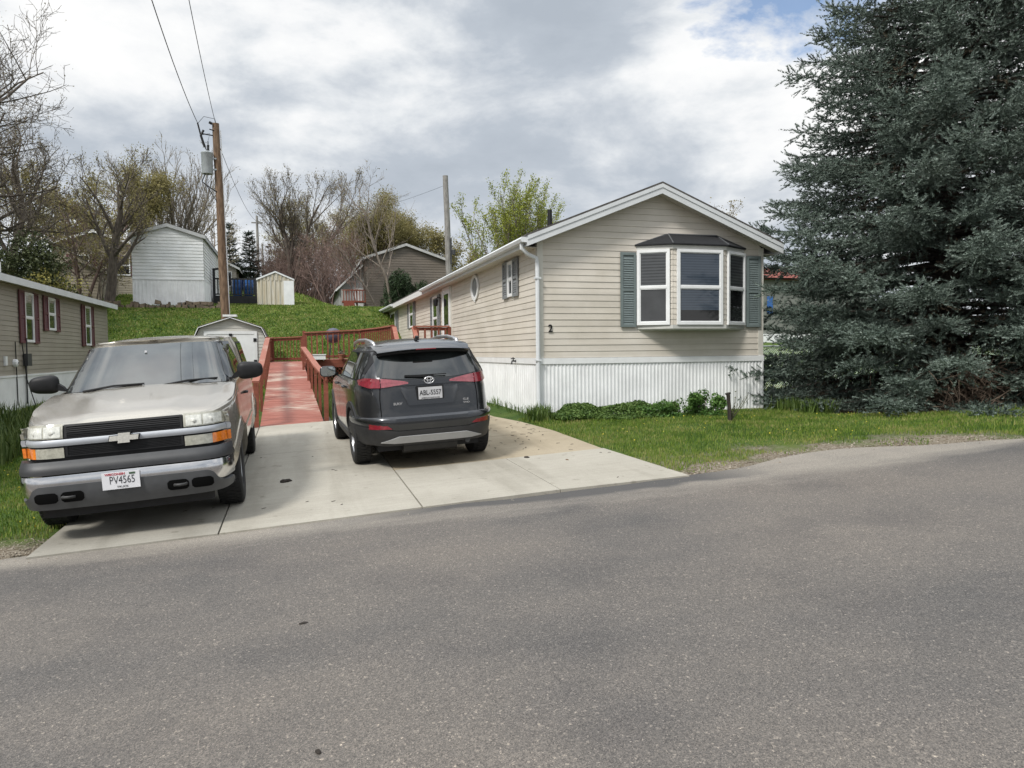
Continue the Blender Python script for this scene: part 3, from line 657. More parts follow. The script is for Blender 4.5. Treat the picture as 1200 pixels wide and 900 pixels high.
# ------------------------------------------------------------------ generic gabled building
def gabled(root, x0, x1, y0, y1, zb, ze, za, ov, wallm, roofm, trimm, lap=.13, axis='y', skirt=None, skirtm=None, rib=False, fdep=.16):
    """gable faces -Y; ridge runs along Y"""
    xr = (x0+x1)/2; s = (za-ze)/((x1-x0)/2)
    mb = MB(); zs = skirt if skirt else zb
    lm = lambda z: (max(0,(z-ze)/s), (x1-x0)-max(0,(z-ze)/s))
    if rib:
        ribs(mb,(x0,y0,0),X_,(0,-1,0),0,x1-x0,zs,ze,.22,.03); ribs(mb,(x1,y0,0),Y_,(1,0,0),0,y1-y0,zs,ze,.22,.03); ribs(mb,(x0,y0,0),Y_,(-1,0,0),0,y1-y0,zs,ze,.22,.03)
        n = 18
        for i in range(n):
            a, b_ = x0+(x1-x0)*i/n, x0+(x1-x0)*(i+1)/n; f = lambda x: za-s*abs(x-xr); dn = .03*(i%2)
            mb.add([(a,y0-dn,ze-.01),(b_,y0-dn,ze-.01),(b_,y0-dn,f(b_)),(a,y0-dn,f(a))],[(0,1,2,3)])
    else:
        laps(mb,(x0,y0,0),X_,(0,-1,0),zs,za-.03,lm,lap,.02); laps(mb,(x1,y0,0),Y_,(1,0,0),zs,ze,lambda z:(0,y1-y0),lap,.02); laps(mb,(x0,y0,0),Y_,(-1,0,0),zs,ze,lambda z:(0,y1-y0),lap,.02)
    mb.box(x0+.004,x1-.004,y0+.006,y1,zb,ze); mb.prism([(x0+.02,ze),(xr,za-.02),(x1-.02,ze)],(0,0,0),X_,Z_,Y_,y0+.006,y1)
    mb.build('wall', wallm, root)
    if skirt:
        mb = MB(); ribs(mb,(x0,y0+.0,0),X_,(0,-1,0),0,x1-x0,zb,zs,.16,.014); ribs(mb,(x1+.0,y0,0),Y_,(1,0,0),0,y1-y0,zb,zs,.16,.014); ribs(mb,(x0,y0,0),Y_,(-1,0,0),0,y1-y0,zb,zs,.16,.014)
        mb.box(x0-.02,x1+.02,y0-.028,y0-.016,zs-.03,zs+.03); mb.build('skirting', skirtm or WHITE_OLD, root)
    mb = MB(); rf = lambda x: za+.05-s*abs(x-xr); t = .05
    for xe in (x0-ov, x1+ov):
        mb.add([(xr,y0-ov,rf(xr)+t),(xe,y0-ov,rf(xe)+t),(xe,y1+ov,rf(xe)+t),(xr,y1+ov,rf(xr)+t),(xr,y0-ov,rf(xr)),(xe,y0-ov,rf(xe)),(xe,y1+ov,rf(xe)),(xr,y1+ov,rf(xr))],
               [(0,1,2,3),(4,7,6,5),(0,4,5,1),(1,5,6,2),(2,6,7,3)])
    mb.build('roof', roofm, root)
    mb = MB()
    for xe in (x0-ov, x1+ov):
        mb.add([(x,y,z) for y in (y0-ov-.012,y0-ov+.012) for (x,z) in ((xr,rf(xr)+.03),(xe,rf(xe)+.03),(xe,rf(xe)+.03-fdep),(xr,rf(xr)+.03-fdep))],
               [(0,1,2,3),(4,7,6,5),(0,4,5,1),(1,5,6,2),(2,6,7,3),(3,7,4,0)])
        sg = 1 if xe < xr else -1; mb.box(min(xe,xe+.03*sg),max(xe,xe+.03*sg),y0-ov+.013,y1+ov,rf(xe)-fdep+.02,rf(xe)-.003)
    mb.build('fascia', trimm, root)

# left neighbour
LX = -6.3
MAROON = simple('maroon_shutter', (.105,.028,.035), .5, noise=.15)
SID2 = siding_mat('taupe_siding', (.33,.30,.25))
nb = thing('mobile_home', (-8.7,20,.4), 'taupe mobile home with maroon shutters on the left beyond the pickup truck', 'house')
mb = MB()
laps(mb,(LX,9.0,0),Y_,(1,0,0),1.21,3.36,lambda z:(.05,20.25),.115,.013); mb.box(LX-4.8,LX-.004,9.0,29.30,.3,3.36)
laps(mb,(LX,29.3,0),(-1,0,0),(0,1,0),1.21,4.0,lambda z:(max(0,(z-3.36)/.25),4.8-max(0,(z-3.36)/.25)),.115,.013); laps(mb,(LX-4.8,9.0,0),X_,(0,-1,0),1.21,3.36,lambda z:(0,4.8),.115,.013)
mb.prism([(LX-4.8,3.36),(LX-2.4,3.95),(LX,3.36)],(0,0,0),X_,Z_,Y_,9.0,29.29); mb.build('wall', SID2, nb)
mb = MB(); mb.box(LX+.002,LX+.03,9.0,29.33,.18,1.17); mb.box(LX-.0,LX+.045,9.0,29.35,1.17,1.215); mb.box(LX-4.8,LX-.001,29.3,29.33,.2,1.17); mb.build('skirting', WHITE_OLD, nb)
mb = MB()
for xe in (LX+.26, LX-4.8-.26):
    f = lambda x: 4.06-.24*abs(x-(LX-2.4))
    mb.add([(LX-2.4,8.7,f(LX-2.4)+.05),(xe,8.7,f(xe)+.05),(xe,29.6,f(xe)+.05),(LX-2.4,29.6,f(LX-2.4)+.05),(LX-2.4,8.7,f(LX-2.4)),(xe,8.7,f(xe)),(xe,29.6,f(xe)),(LX-2.4,29.6,f(LX-2.4))],
           [(0,1,2,3),(4,7,6,5),(0,4,5,1),(1,5,6,2),(2,6,7,3)])
mb.build('roof', ROOFM, nb)
mb = MB(); f = lambda x: 4.06-.24*abs(x-(LX-2.4)); mb.box(LX+.245,LX+.275,8.7,29.62,f(LX+.26)-.12,f(LX+.26)+.04); mb.build('fascia', GUT, nb)
mb = MB(); mb.box(LX+.001,LX+.244,8.7,29.6,3.345,3.36); mb.build('soffit', SOFFIT, nb)
for (y,w,z0,z1) in ((20.75,.62,2.0,3.22),(22.55,.62,2.35,3.22),(26.2,.66,1.98,3.22)):
    window(nb,(LX+.012,y,z0),Y_,(1,0,0),w,z1-z0,WHITE,PANE_BLIND,PANE_DARK,.045,.04)
    shutter(nb,(LX+.012,y-.39,z0-.03),Y_,(1,0,0),.37,z1-z0+.06,MAROON); shutter(nb,(LX+.012,y+w+.02,z0-.03),Y_,(1,0,0),.37,z1-z0+.06,MAROON)
mb = MB(); mb.box(LX+.014,LX+.12,20.55,20.85,1.42,1.72); mb.tube([(LX+.06,20.7,1.72),(LX+.06,20.7,2.1)],.02,6); mb.tube([(LX+.06,20.62,1.42),(LX+.06,20.62,.5)],.02,6); mb.build('electric_meter', GREYP, nb)
mb = MB(); mb.box(LX+.014,LX+.06,19.3,19.42,1.45,1.66); mb.build('outlet_cover', WHITE, nb); mb = MB(); mb.lathe([(.09,0),(.09,.07),(.03,.1)],10,Matrix.Translation((LX+.01,19.95,1.5))@Matrix.Rotation(R(90),4,'Y')); mb.build('dryer_vent', WHITE, nb)
mb = MB(); mb.tube([(LX+.05,20.4,2.0),(LX+.1,20.5,1.1),(LX+.25,20.6,.4)],.012,5); mb.tube([(LX+.04,20.0,2.0),(LX+.05,20.0,.5)],.012,5); mb.build('cable', BLACKP, nb)
mb = MB(); mb.tube([(LX-1.7,24.5,3.7),(LX-1.7,24.5,4.35)],.05,8); mb.build('vent_pipe', WHITE, nb)
mb = MB(); mb.tube([(LX-1.4,19.6,3.6),(LX-1.4,19.6,4.3)],.16,12); mb.tube([(LX-1.4,19.6,4.3),(LX-1.4,19.6,4.42)],[.21,.2],12); mb.build('chimney', STEEL, nb)

# white trailer on the hill
wh = thing('mobile_home', (-5.5,38,4.6), 'blank white mobile home standing on the hillside above a stone edging', 'house')
gabled(wh, -7.08, -4.0, 38.0, 50.5, 3.9, 7.22, 7.70, .12, siding_mat('bright_white_siding', (.76,.78,.78), .05), ROOFM, simple('grey_eave', (.42,.43,.43), .5, noise=.1), .15, skirt=5.2)
mb = MB(); y = -8.9
STONE = simple('old_field_stone', (.12,.092,.062), .9, noise=.5, nscale=4, bump=.5, bscale=12)
rs = random.Random(5)
for row in range(2):
    x = -8.9+row*.1
    while x < -3.3:
        w = rs.uniform(.12,.34); z = 3.80+row*.18+rs.uniform(-.04,.03); yy = 37.15+row*.14+rs.uniform(-.05,.05)
        if rs.random() < (.97,.5)[row]:
            h = .19*rs.uniform(.8,1.1); bmm = [(x+rs.uniform(0,.05),yy+rs.uniform(0,.06),z),(x+w-rs.uniform(0.01,.05),yy+rs.uniform(0,.06),z),(x+w-.02,yy+.45,z),(x+.02,yy+.45,z)]
            mb.add(bmm+[(a+rs.uniform(-.06,.06),b+.05,z+h*rs.uniform(.7,1.1)) for a,b,c in bmm],[(0,3,2,1),(4,5,6,7),(0,1,5,4),(1,2,6,5),(2,3,7,6),(3,0,4,7)])
        x += w
tag(mb.build('stone_wall', STONE), 'low crumbling stone edging below the white hillside mobile home', 'wall')

# ribbed metal shed on the hill
def rust_mat():
    m, nt, b = mk('rust_streaked_metal'); g = pos(nt); sx = N(nt,'ShaderNodeSeparateXYZ'); L(nt,g,'Position',sx,'Vector')
    mp = N(nt,'ShaderNodeMapping'); mp.inputs['Scale'].default_value = (9,2,.7); L(nt,g,'Position',mp,'Vector')
    n1 = N(nt,'ShaderNodeTexNoise',Scale=1.0,Detail=5.0); L(nt,mp,'Vector',n1,'Vector')
    r = ramp(nt,[(.35,(.60,.58,.53)),(.55,(.50,.45,.34)),(.72,(.34,.27,.16))]); L(nt,n1,'Fac',r,'Fac'); L(nt,r,'Color',b,'Base Color'); b.inputs['Roughness'].default_value=.55
    return m
hs = thing('garden_shed', (-.8,40,4.0), 'rust-streaked ribbed metal shed standing on the hillside lawn', 'shed')
gabled(hs, -1.70, .06, 40.0, 42.2, 3.95, 5.42, 5.80, .05, rust_mat(), STEEL, WHITE_OLD, rib=True, fdep=.07)
mb = MB(); mb.box(-.42,.075,39.945,39.968,4.0,5.4); mb.build('door', WHITE_OLD, hs)
# barn-roofed shed behind the pickup
bs = thing('garden_shed', (-2.05,27,.5), 'white lap-sided barn-roof shed with double doors behind the pickup truck', 'shed')
bx0, bx1, by = -3.18, -.93, 27.0
outl = [(bx0,.4),(bx1,.4),(bx1,2.18),(bx1-.14,2.52),(-1.82,2.86),(-2.28,2.86),(bx0+.14,2.52),(bx0,2.18)]
def blim(z):
    if z < 2.18: return (0,bx1-bx0)
    if z < 2.52: a=.14*(z-2.18)/.34
    else: a=.14+.76*(z-2.52)/.34
    return (a,bx1-bx0-a)
mb = MB(); laps(mb,(bx0,by,0),X_,(0,-1,0),.45,2.85,blim,.11,.013); laps(mb,(bx1,by,0),Y_,(1,0,0),.45,2.18,lambda z:(0,2.6),.11,.013); mb.prism(outl,(0,0,0),X_,Z_,Y_,by+.004,by+2.6); mb.build('wall', siding_mat('shed_white_siding',(.58,.57,.53)), bs)
mb = MB(); rp = [(bx1+.09,2.1),(bx1-.12,2.56),(-2.05,2.90),(bx0+.12,2.56),(bx0-.09,2.1)]
for a,b_ in zip(rp[:-1],rp[1:]):
    mb.add([(a[0],by-.10,a[1]),(b_[0],by-.10,b_[1]),(b_[0],by+2.7,b_[1]),(a[0],by+2.7,a[1]),(a[0],by-.10,a[1]+.04),(b_[0],by-.10,b_[1]+.04),(b_[0],by+2.7,b_[1]+.04),(a[0],by+2.7,a[1]+.04)],[(0,3,2,1),(4,5,6,7),(0,1,5,4),(2,3,7,6),(0,4,7,3),(1,2,6,5)])
mb.build('roof', ROOFM, bs)
mb = MB()
for a,b_ in zip(rp[:-1],rp[1:]): mb.beam((a[0],by-.115,a[1]),(b_[0],by-.115,b_[1]),.025,.06,(0,1,0))
mb.box(-2.28,-1.84,by-.14,by+.3,2.93,3.0); mb.build('trim', WHITE, bs)
mb = MB(); mb.box(-2.85,-2.06,by-.03,by-.014,.5,2.34); mb.box(-2.04,-1.25,by-.03,by-.014,.5,2.34); dd = mb.build('door', WHITE, bs)
mb = MB()
for (a,b_,z0,z1) in ((-2.9,-1.2,2.34,2.44),(-2.9,-2.8,.5,2.34),(-1.3,-1.2,.5,2.34),(-2.08,-2.02,.5,2.34)): mb.box(a,b_,by-.045,by-.032,z0,z1)
mb.build('door_trim', WHITE, bs)
for (x,z) in ((-1.27,2.14),(-1.27,1.4),(-2.05,2.3),(-2.86,2.14)):
    mb = MB(); mb.box(x-.05,x+.05,by-.06,by-.046,z-.06,z+.06); mb.build('hinge', BLACKP, bs)

# brown house on the hill, with a low wing
bh = thing('house', (6.9,47,4.7), 'brown gabled house on the hill behind the beige mobile home', 'house')
BRN = siding_mat('brown_siding', (.185,.155,.125)); gabled(bh, 4.36, 9.45, 47.0, 58.0, 4.2, 7.55, 8.42, .22, BRN, ROOFM, simple('weathered_fascia',(.46,.46,.45),.6,noise=.2), .16)
mb = MB(); mb.prism([(2.85,4.3),(4.35,4.3),(4.35,7.15),(2.85,5.75)],(0,0,0),X_,Z_,Y_,48.0,56.0); laps(mb,(2.85,47.99,0),X_,(0,-1,0),4.3,7.1,lambda z:(max(0,(z-5.75)*1.07),1.5),.12,.014); mb.build('wing_wall', siding_mat('grey_wing_siding',(.40,.41,.41)), bh)
mb = MB(); mb.beam((2.6,47.8,5.55),(4.36,47.8,7.22),.05,.14,(0,1,0)); mb.add([(2.6,47.75,5.6),(4.36,47.75,7.27),(4.36,56,7.27),(2.6,56,5.6),(2.6,47.75,5.65),(4.36,47.75,7.32),(4.36,56,7.32),(2.6,56,5.65)],[(0,3,2,1),(4,5,6,7),(0,1,5,4),(2,3,7,6),(0,4,7,3)]); mb.build('wing_roof', WHITE_OLD, bh)
mb = MB(); mb.box(2.9,3.12,47.1,47.3,4.2,5.6); mb.build('porch_post', simple('grey_post',(.35,.34,.32),.7,noise=.2), bh)
mb = MB(); mb.box(3.75,4.3,47.95,47.99,4.4,5.75); mb.build('door', WHITE_OLD, bh)
RED = wood_paint('red_deck_paint', (.195,.053,.029), (.36,.25,.20), .18)
mb = MB(); mb.box(2.9,4.3,46.2,47.0,4.75,4.85)
for x in np.arange(2.95,4.3,.16): mb.box(x,x+.05,46.2,46.25,4.85,5.45)
mb.box(2.9,4.3,46.18,46.27,5.45,5.52)
for i in range(4): mb.box(2.95,3.6,45.2+.25*i,45.45+.25*i,4.1+.16*i,4.26+.16*i)
mb.build('porch', RED, bh)
# ------------------------------------------------------------------ far houses
th = thing('house', (-11.3,50,5.2), 'tan house with dark skirting far behind the leafless trees on the left', 'house')
gabled(th, -13.6, -9.0, 50, 58, 5.2, 8.3, 9.1, .3, siding_mat('tan_siding',(.36,.32,.25)), ROOFM, WHITE_OLD, .14)
for x in (-12.4,-10.2):
    window(th,(x,49.98,6.5),X_,(0,-1,0),.8,1.2,WHITE,PANE_DARK,PANE_DARK)
    shutter(th,(x-.42,49.98,6.47),X_,(0,-1,0),.38,1.26,MAROON); shutter(th,(x+.84,49.98,6.47),X_,(0,-1,0),.38,1.26,MAROON)
g2 = thing('garage', (-11,44,4.5), 'low tan outbuilding half hidden by the evergreen shrub on the left hillside', 'building')
gabled(g2, -12.2, -9.7, 44, 48, 4.3, 6.2, 6.8, .2, siding_mat('tan_siding_worn',(.30,.26,.20)), ROOFM, simple('tan_fascia',(.40,.36,.29),.6,noise=.15), .16)
bg = thing('house', (-4.2,60,5.5), 'beige gabled house beyond the white hillside mobile home and its black deck', 'house')
gabled(bg, -9.0, -3.9, 58, 66, 5.6, 8.0, 9.3, .25, siding_mat('pale_beige_siding',(.42,.39,.33)), ROOFM, WHITE_OLD, .14)
window(bg,(-5.0,57.97,6.6),X_,(0,-1,0),.8,1.1,WHITE,PANE_DARK,PANE_DARK)
BLKW = simple('black_stained_timber', (.014,.015,.017), .7, noise=.4)
dk = thing('deck', (-3.0,41,4.3), 'black timber deck beside the white hillside mobile home', 'deck')
mb = MB(); mb.box(-3.9,-1.75,40.9,43.5,4.55,4.68); mb.box(-3.9,-1.75,40.88,40.93,4.2,4.55); mb.build('floor', BLKW, dk)
mb = MB(); mb.box(-3.9,-1.75,40.9,40.96,5.5,5.58); mb.box(-3.9,-1.75,40.9,40.96,4.72,4.78)
for x in np.arange(-3.85,-1.75,.16): mb.box(x,x+.06,40.91,40.95,4.78,5.5)
mb.box(-3.9,-3.78,40.86,41.0,4.3,6.0); mb.box(-3.55,-3.43,40.86,41.0,4.6,6.1); mb.beam((-3.9,40.9,6.0),(-3.3,40.9,6.1),.08,.1); mb.box(-1.87,-1.75,40.86,41.0,4.3,5.6)
mb.build('railing', BLKW, dk)
BLUE = simple('blue_plastic', (.03,.12,.36), .4, noise=.1)
for i,(x,lab) in enumerate(((-2.75,'blue plastic barrel on the black deck, nearer the white mobile home'),(-2.2,'blue plastic barrel on the black deck, nearer the ribbed shed'))):
    mb = MB(); mb.lathe([(0,0),(.2,0),(.24,.1),(.255,.3),(.24,.32),(.255,.34),(.255,.6),(.24,.62),(.255,.64),(.24,.85),(.19,.9),(0,.9)],14,Matrix.Translation((x,41.35,4.68)))
    tag(mb.build('barrel', BLUE, smooth=True, angle=40), lab, 'barrel', 'blue barrels on the black deck')
rh = thing('house', (28,41,2.2), 'house with a red roof barely glimpsed between the mobile home and the blue spruce', 'house')
mb = MB(); mb.box(28.7,37.0,41.0,47.0,1.4,6.25); mb.build('wall', siding_mat('grey_green_siding',(.20,.21,.19)), rh)
mb = MB(); mb.add([(28.4,40.5,6.15),(37.3,40.5,6.15),(37.3,44.0,7.2),(28.4,44.0,7.2),(28.4,47.5,6.15),(37.3,47.5,6.15)],[(0,1,2,3),(3,2,5,4),(0,3,4),(1,5,2)]); mb.add([(28.4,40.5,6.05),(37.3,40.5,6.05),(37.3,47.5,6.05),(28.4,47.5,6.05)],[(0,3,2,1)]); mb.build('roof', simple('red_shingles',(.20,.05,.035),.85,noise=.3,nscale=9), rh)
mb = MB(); mb.box(29.0,29.4,40.93,40.97,3.9,5.0); mb.build('door', BLUE, rh)
mb = MB(); mb.box(28.7,37.0,40.9,40.98,1.5,2.6); mb.build('skirting', WHITE_OLD, rh)
# chain-link fence behind the spruce
fc = thing('chain_link_fence', (15,19,.4), 'galvanised chain-link fence behind the blue spruce', 'fence')
mb = MB(); fy = 19.0; fx0, fx1, fh = 9.7, 24.0, 1.25
zb_ = lambda x: gzf(x,fy)
s = .075; n = int((fx1-fx0+fh)/s)
for i in range(n):
    for sg in (1,-1):
        xa = fx0+i*s-(fh if sg > 0 else 0); t0 = max(0,(fx0-xa)) if sg > 0 else 0; t1 = min(fh, fx1-xa) if sg > 0 else min(fh, xa-fx0)
        if sg < 0: t0 = max(0, xa-fx1)
        if t1-t0 < .02: continue
        a = (xa+sg*t0, fy, zb_(xa+sg*t0)+.05+t0); b_ = (xa+sg*t1, fy, zb_(xa+sg*t1)+.05+t1); mb.tube([a,b_],.004,3,cap=False)
mb.build('mesh', STEEL, fc)
mb = MB(); mb.tube([(x,fy,zb_(x)+fh+.06) for x in np.linspace(fx0,fx1,9)],.021,6); mb.build('top_rail', STEEL, fc)
for x in np.linspace(fx0,fx1,6):
    mb = MB(); mb.tube([(x,fy,zb_(x)-.1),(x,fy,zb_(x)+fh+.1)],.03,8); mb.build('post', STEEL, fc)

# ------------------------------------------------------------------ ramp and deck
REDCAP = wood_paint('red_rail_cap', (.30,.105,.068), (.42,.28,.22), .35)
REDFLOOR = wood_paint('worn_red_ramp', (.285,.095,.066), (.46,.37,.30), .56, (2.2,26,4))
rp_ = thing('wheelchair_ramp', (-.1,15.6,.2), 'worn red timber wheelchair ramp rising between the two vehicles', 'ramp')
RY0, RY1, RZ0, RZ1 = 15.62, 24.9, .205, 1.37
rzf = lambda y: RZ0+(RZ1-RZ0)*(y-RY0)/(RY1-RY0)
xl = lambda y: -.66-.05*(y-RY0)/(RY1-RY0)
xr_ = lambda y: .55-.29*(y-RY0)/(RY1-RY0)
mb = MB(); y = RY0
while y < RY1:
    y2 = min(y+.138, RY1); z0, z1 = rzf(y), rzf(y2); j = rnd.uniform(-.003,.003)
    mb.add([(xl(y)-.02,y,z0+j),(xr_(y)+.02,y,z0+j),(xr_(y2)+.02,y2,z1+j),(xl(y2)-.02,y2,z1+j),(xl(y)-.02,y,z0-.035),(xr_(y)+.02,y,z0-.035),(xr_(y2)+.02,y2,z1-.035),(xl(y2)-.02,y2,z1-.035)],
           [(0,1,2,3),(4,7,6,5),(0,4,5,1),(1,5,6,2),(2,6,7,3),(3,7,4,0)])
    y = y2+.008
mb.build('floor', REDFLOOR, rp_)
mb = MB()
for sx in (xl,xr_): mb.beam((sx(RY0+.3),RY0+.3,rzf(RY0+.3)-.14),(sx(RY1),RY1,rzf(RY1)-.14),.04,.19)
mb.build('side_joist', RED, rp_)
# left railing and right railing, each with its cap
def rail_run(par, pts, base, cap_w=.14, cap_t=.038, bal=.20, post_every=None, mid=True, name='railing', balw=.035, balb=.1):
    """pts: top centre line; base(x,y): floor height"""
    mb = MB()
    for a,b_ in zip(pts[:-1],pts[1:]):
        mb.beam((a[0],a[1],a[2]-.075),(b_[0],b_[1],b_[2]-.075),.036,.09)
        if mid: mb.beam((a[0],a[1],base(a[0],a[1])+balb),(b_[0],b_[1],base(b_[0],b_[1])+balb),.036,.08)
        d = math.hypot(b_[0]-a[0],b_[1]-a[1]); k = int(d/bal)
        for i in range(k):
            t = (i+.5)/k; x = a[0]+(b_[0]-a[0])*t; y = a[1]+(b_[1]-a[1])*t; z = a[2]+(b_[2]-a[2])*t
            mb.box(x-balw/2-.018,x+balw/2-.018,y-balw/2-.02,y+balw/2-.02,base(x,y)+.02,z-.03)
    r_ = mb.build(name, RED, par)
    mb = MB()
    for a,b_ in zip(pts[:-1],pts[1:]): mb.beam((a[0],a[1],a[2]),(b_[0],b_[1],b_[2]),cap_w,cap_t)
    mb.build('cap', REDCAP, r_)
    return r_
rail_run(rp_, [(-.74,15.45,1.10),(-.76,19,1.42),(-.78,22,1.78),(-.79,24.9,2.15)], lambda x,y: rzf(max(y,RY0)), .14, .04, .9, mid=False)
rail_run(rp_, [(.62,15.72,1.19),(.50,18.2,1.36),(.40,20.5,1.58),(.27,23.4,1.84)], lambda x,y: rzf(max(y,RY0))-.1, .14, .04, 9, mid=False)
for (x,y,zt) in ((-.74,15.5,1.1),(-.76,18.6,1.36),(-.77,21.8,1.72),(.62,15.8,1.18),(.545,17.3,1.3),(.49,18.6,1.38),(.43,19.9,1.50),(.37,21.2,1.62),(.27,23.3,1.80)):
    w_ = .045 if y < 16 else .032; mb = MB(); mb.box(x-w_,x+w_,y-w_,y+w_,max(gzf(x,y)-.02,rzf(max(y,RY0))-.3),zt); mb.build('post', RED, rp_)
deck = thing('deck', (1.5,26,.5), 'red painted deck with railings along the left side of the beige mobile home', 'deck')
DZ = 1.45
mb = MB(); y = 24.92
while y < 29:
    mb.box(-.8,.36,y,y+.135,1.33,1.372); y += .143
mb.box(-.8,.36,24.92,25.0,1.2,1.328)
x = .38
while x < 4.36:
    y0 = 26.02 if x < 2.3 else 21.25+0.0
    mb.box(x,x+.135,y0,30.5,DZ-.04,DZ); x += .143
mb.build('floor', REDFLOOR, deck)
mb = MB(); mb.box(.38,2.42,25.975,26.015,1.18,1.44); mb.box(2.40,2.44,21.22,25.97,1.18,1.44); mb.box(2.445,4.4,21.2,21.24,1.18,1.44); mb.build('rim_joist', RED, deck)
mb = MB()   # crossed lattice below the rim
def lattice(O, U, w, z0, z1):
    O, U = Vector(O), Vector(U); h = z1-z0; s = .13; i = -int(h/s)
    while i*s < w:
        for sg in (1,-1):
            xa = i*s if sg > 0 else i*s+h; t0 = max(0,-xa) if sg > 0 else max(0,xa-w); t1 = min(h,w-xa) if sg > 0 else min(h,xa)
            if t1-t0 > .03: mb.beam(O+U*(xa+sg*t0)+Vector((0,0,z0+t0)),O+U*(xa+sg*t1)+Vector((0,0,z0+t1)),.008 if sg>0 else .012,.035,U.cross(Vector((0,0,1))))
        i += 1
lattice((.40,26.0,0),X_,2.0,.42,1.17); lattice((2.43,25.95,0),(0,-1,0),4.7,.40,1.17); lattice((2.46,21.22,0),X_,1.9,.40,1.17); mb.build('lattice', RED, deck)
bd = lambda x,y: DZ
rail_run(deck, [(-.74,28.6,2.24),(.30,28.6,2.28)], lambda x,y:1.37, .13,.035,.105, balw=.025)
rail_run(deck, [(-.79,24.95,2.15),(-.77,28.6,2.24)], lambda x,y:1.37, .13,.035,.13)
rail_run(deck, [(.34,26.05,2.36),(2.28,26.05,2.45)], bd, .14,.04,.17, balw=.045)
rail_run(deck, [(2.28,26.05,2.45),(2.60,23.5,2.43),(2.74,21.5,2.42)], bd, .14,.04,.26, balw=.035)
rail_run(deck, [(3.36,21.32,2.40),(4.36,21.32,2.40)], bd, .14,.04,.17, balw=.05)
for (x,y,zt) in ((.34,26.05,2.42),(2.28,26.05,2.46),(2.74,21.5,2.45),(3.36,21.32,2.42),(4.36,21.32,2.38),(.30,28.6,2.3),(-.74,28.6,2.26),(-.79,24.95,2.2)):
    mb = MB(); mb.box(x-.048,x+.048,y-.048,y+.048,gzf(x,y)-.02,zt); mb.build('post', RED, deck)
mb = MB()
for i in range(5): mb.box(2.82,3.30,20.96-.26*i,21.22-.26*i,1.24-.19*i,1.28-.19*i)
mb.beam((2.80,21.2,1.3),(2.80,19.7,.42),.04,.26); mb.beam((3.32,21.2,1.3),(3.32,19.7,.42),.04,.26); mb.build('stairs', RED, deck)
mb = MB()
for x in (2.78,3.34):
    mb.beam((x,21.45,2.38),(x-.03,19.8,1.42),.12,.045); mb.box(x-.045,x+.045,19.75,19.84,.4,1.5)
mb.build('stair_rail', REDCAP, deck)
# a covered round grill and planters on the deck
gr = thing('grill', (1.35,27.0,DZ), 'grey covered kettle grill standing behind the deck railing', 'grill')
mb = MB(); mb.lathe([(0,1.10),(.12,1.08),(.22,1.01),(.28,.88),(.27,.76),(.20,.60),(0,.55)],16,Matrix.Translation((1.35,27.0,DZ))); mb.build('bowl', simple('blue_grey_cover',(.07,.075,.105),.6,noise=.2), gr, smooth=True)
for a in range(3):
    mb = MB(); c, s_ = math.cos(a*2.1), math.sin(a*2.1); mb.tube([(1.35+.2*c,27+.2*s_,DZ+.52),(1.35+.3*c,27+.3*s_,DZ)],.015,6); mb.build('leg', DKMETAL, gr)
mb = MB(); mb.box(.62,1.02,25.70,25.95,1.45,1.62); mb.box(.60,1.04,25.68,25.97,1.60,1.63); mb.box(.66,.7,25.9,25.98,1.40,1.5); mb.box(.94,.98,25.9,25.98,1.40,1.5)
wp = mb.build('planter', WHITE, None); tag(wp, 'white window-box planter fixed on the deck edge facing the ramp', 'planter')
TERRA = simple('terracotta', (.30,.12,.07), .8, noise=.2)
for i,(x,lab,c) in enumerate(((1.55,'small flower pot on the deck edge nearer the white planter','pale'),(1.95,'small flower pot on the deck edge nearer the railing corner','red'))):
    pt = thing('flower_pot', (x,25.85,1.45), lab, 'flower pot', 'flower pots on the deck edge')
    mb = MB(); mb.lathe([(0,0),(.07,0),(.10,.14),(.115,.14),(.115,.17),(.09,.17),(.085,.13),(0,.13)],12,Matrix.Translation((x,25.85,1.45))); mb.build('pot', TERRA, pt)
    mb = MB()
    for k in range(26):
        a, e = rnd.uniform(0,6.28), rnd.uniform(.3,1.4); p = Vector((x,25.85,1.60)); q = p+Vector((math.cos(a)*math.cos(e),math.sin(a)*math.cos(e),math.sin(e)))*rnd.uniform(.08,.18)
        w = Vector((-math.sin(a),math.cos(a),0))*.02; mb.add([tuple(p-w),tuple(p+w),tuple(q+w*1.6),tuple(q-w*1.6)],[(0,1,2,3)])
    mb.build('plant', leaf_mat('pot_plant_'+c,(.05,.09,.02),(.32,.28,.24) if c=='pale' else (.30,.10,.08)), pt)
mb = MB(); mb.box(1.12,1.45,25.72,25.95,1.45,1.475); mb.box(1.14,1.2,25.74,25.8,1.40,1.45); mb.box(1.37,1.43,25.74,25.8,1.40,1.45)

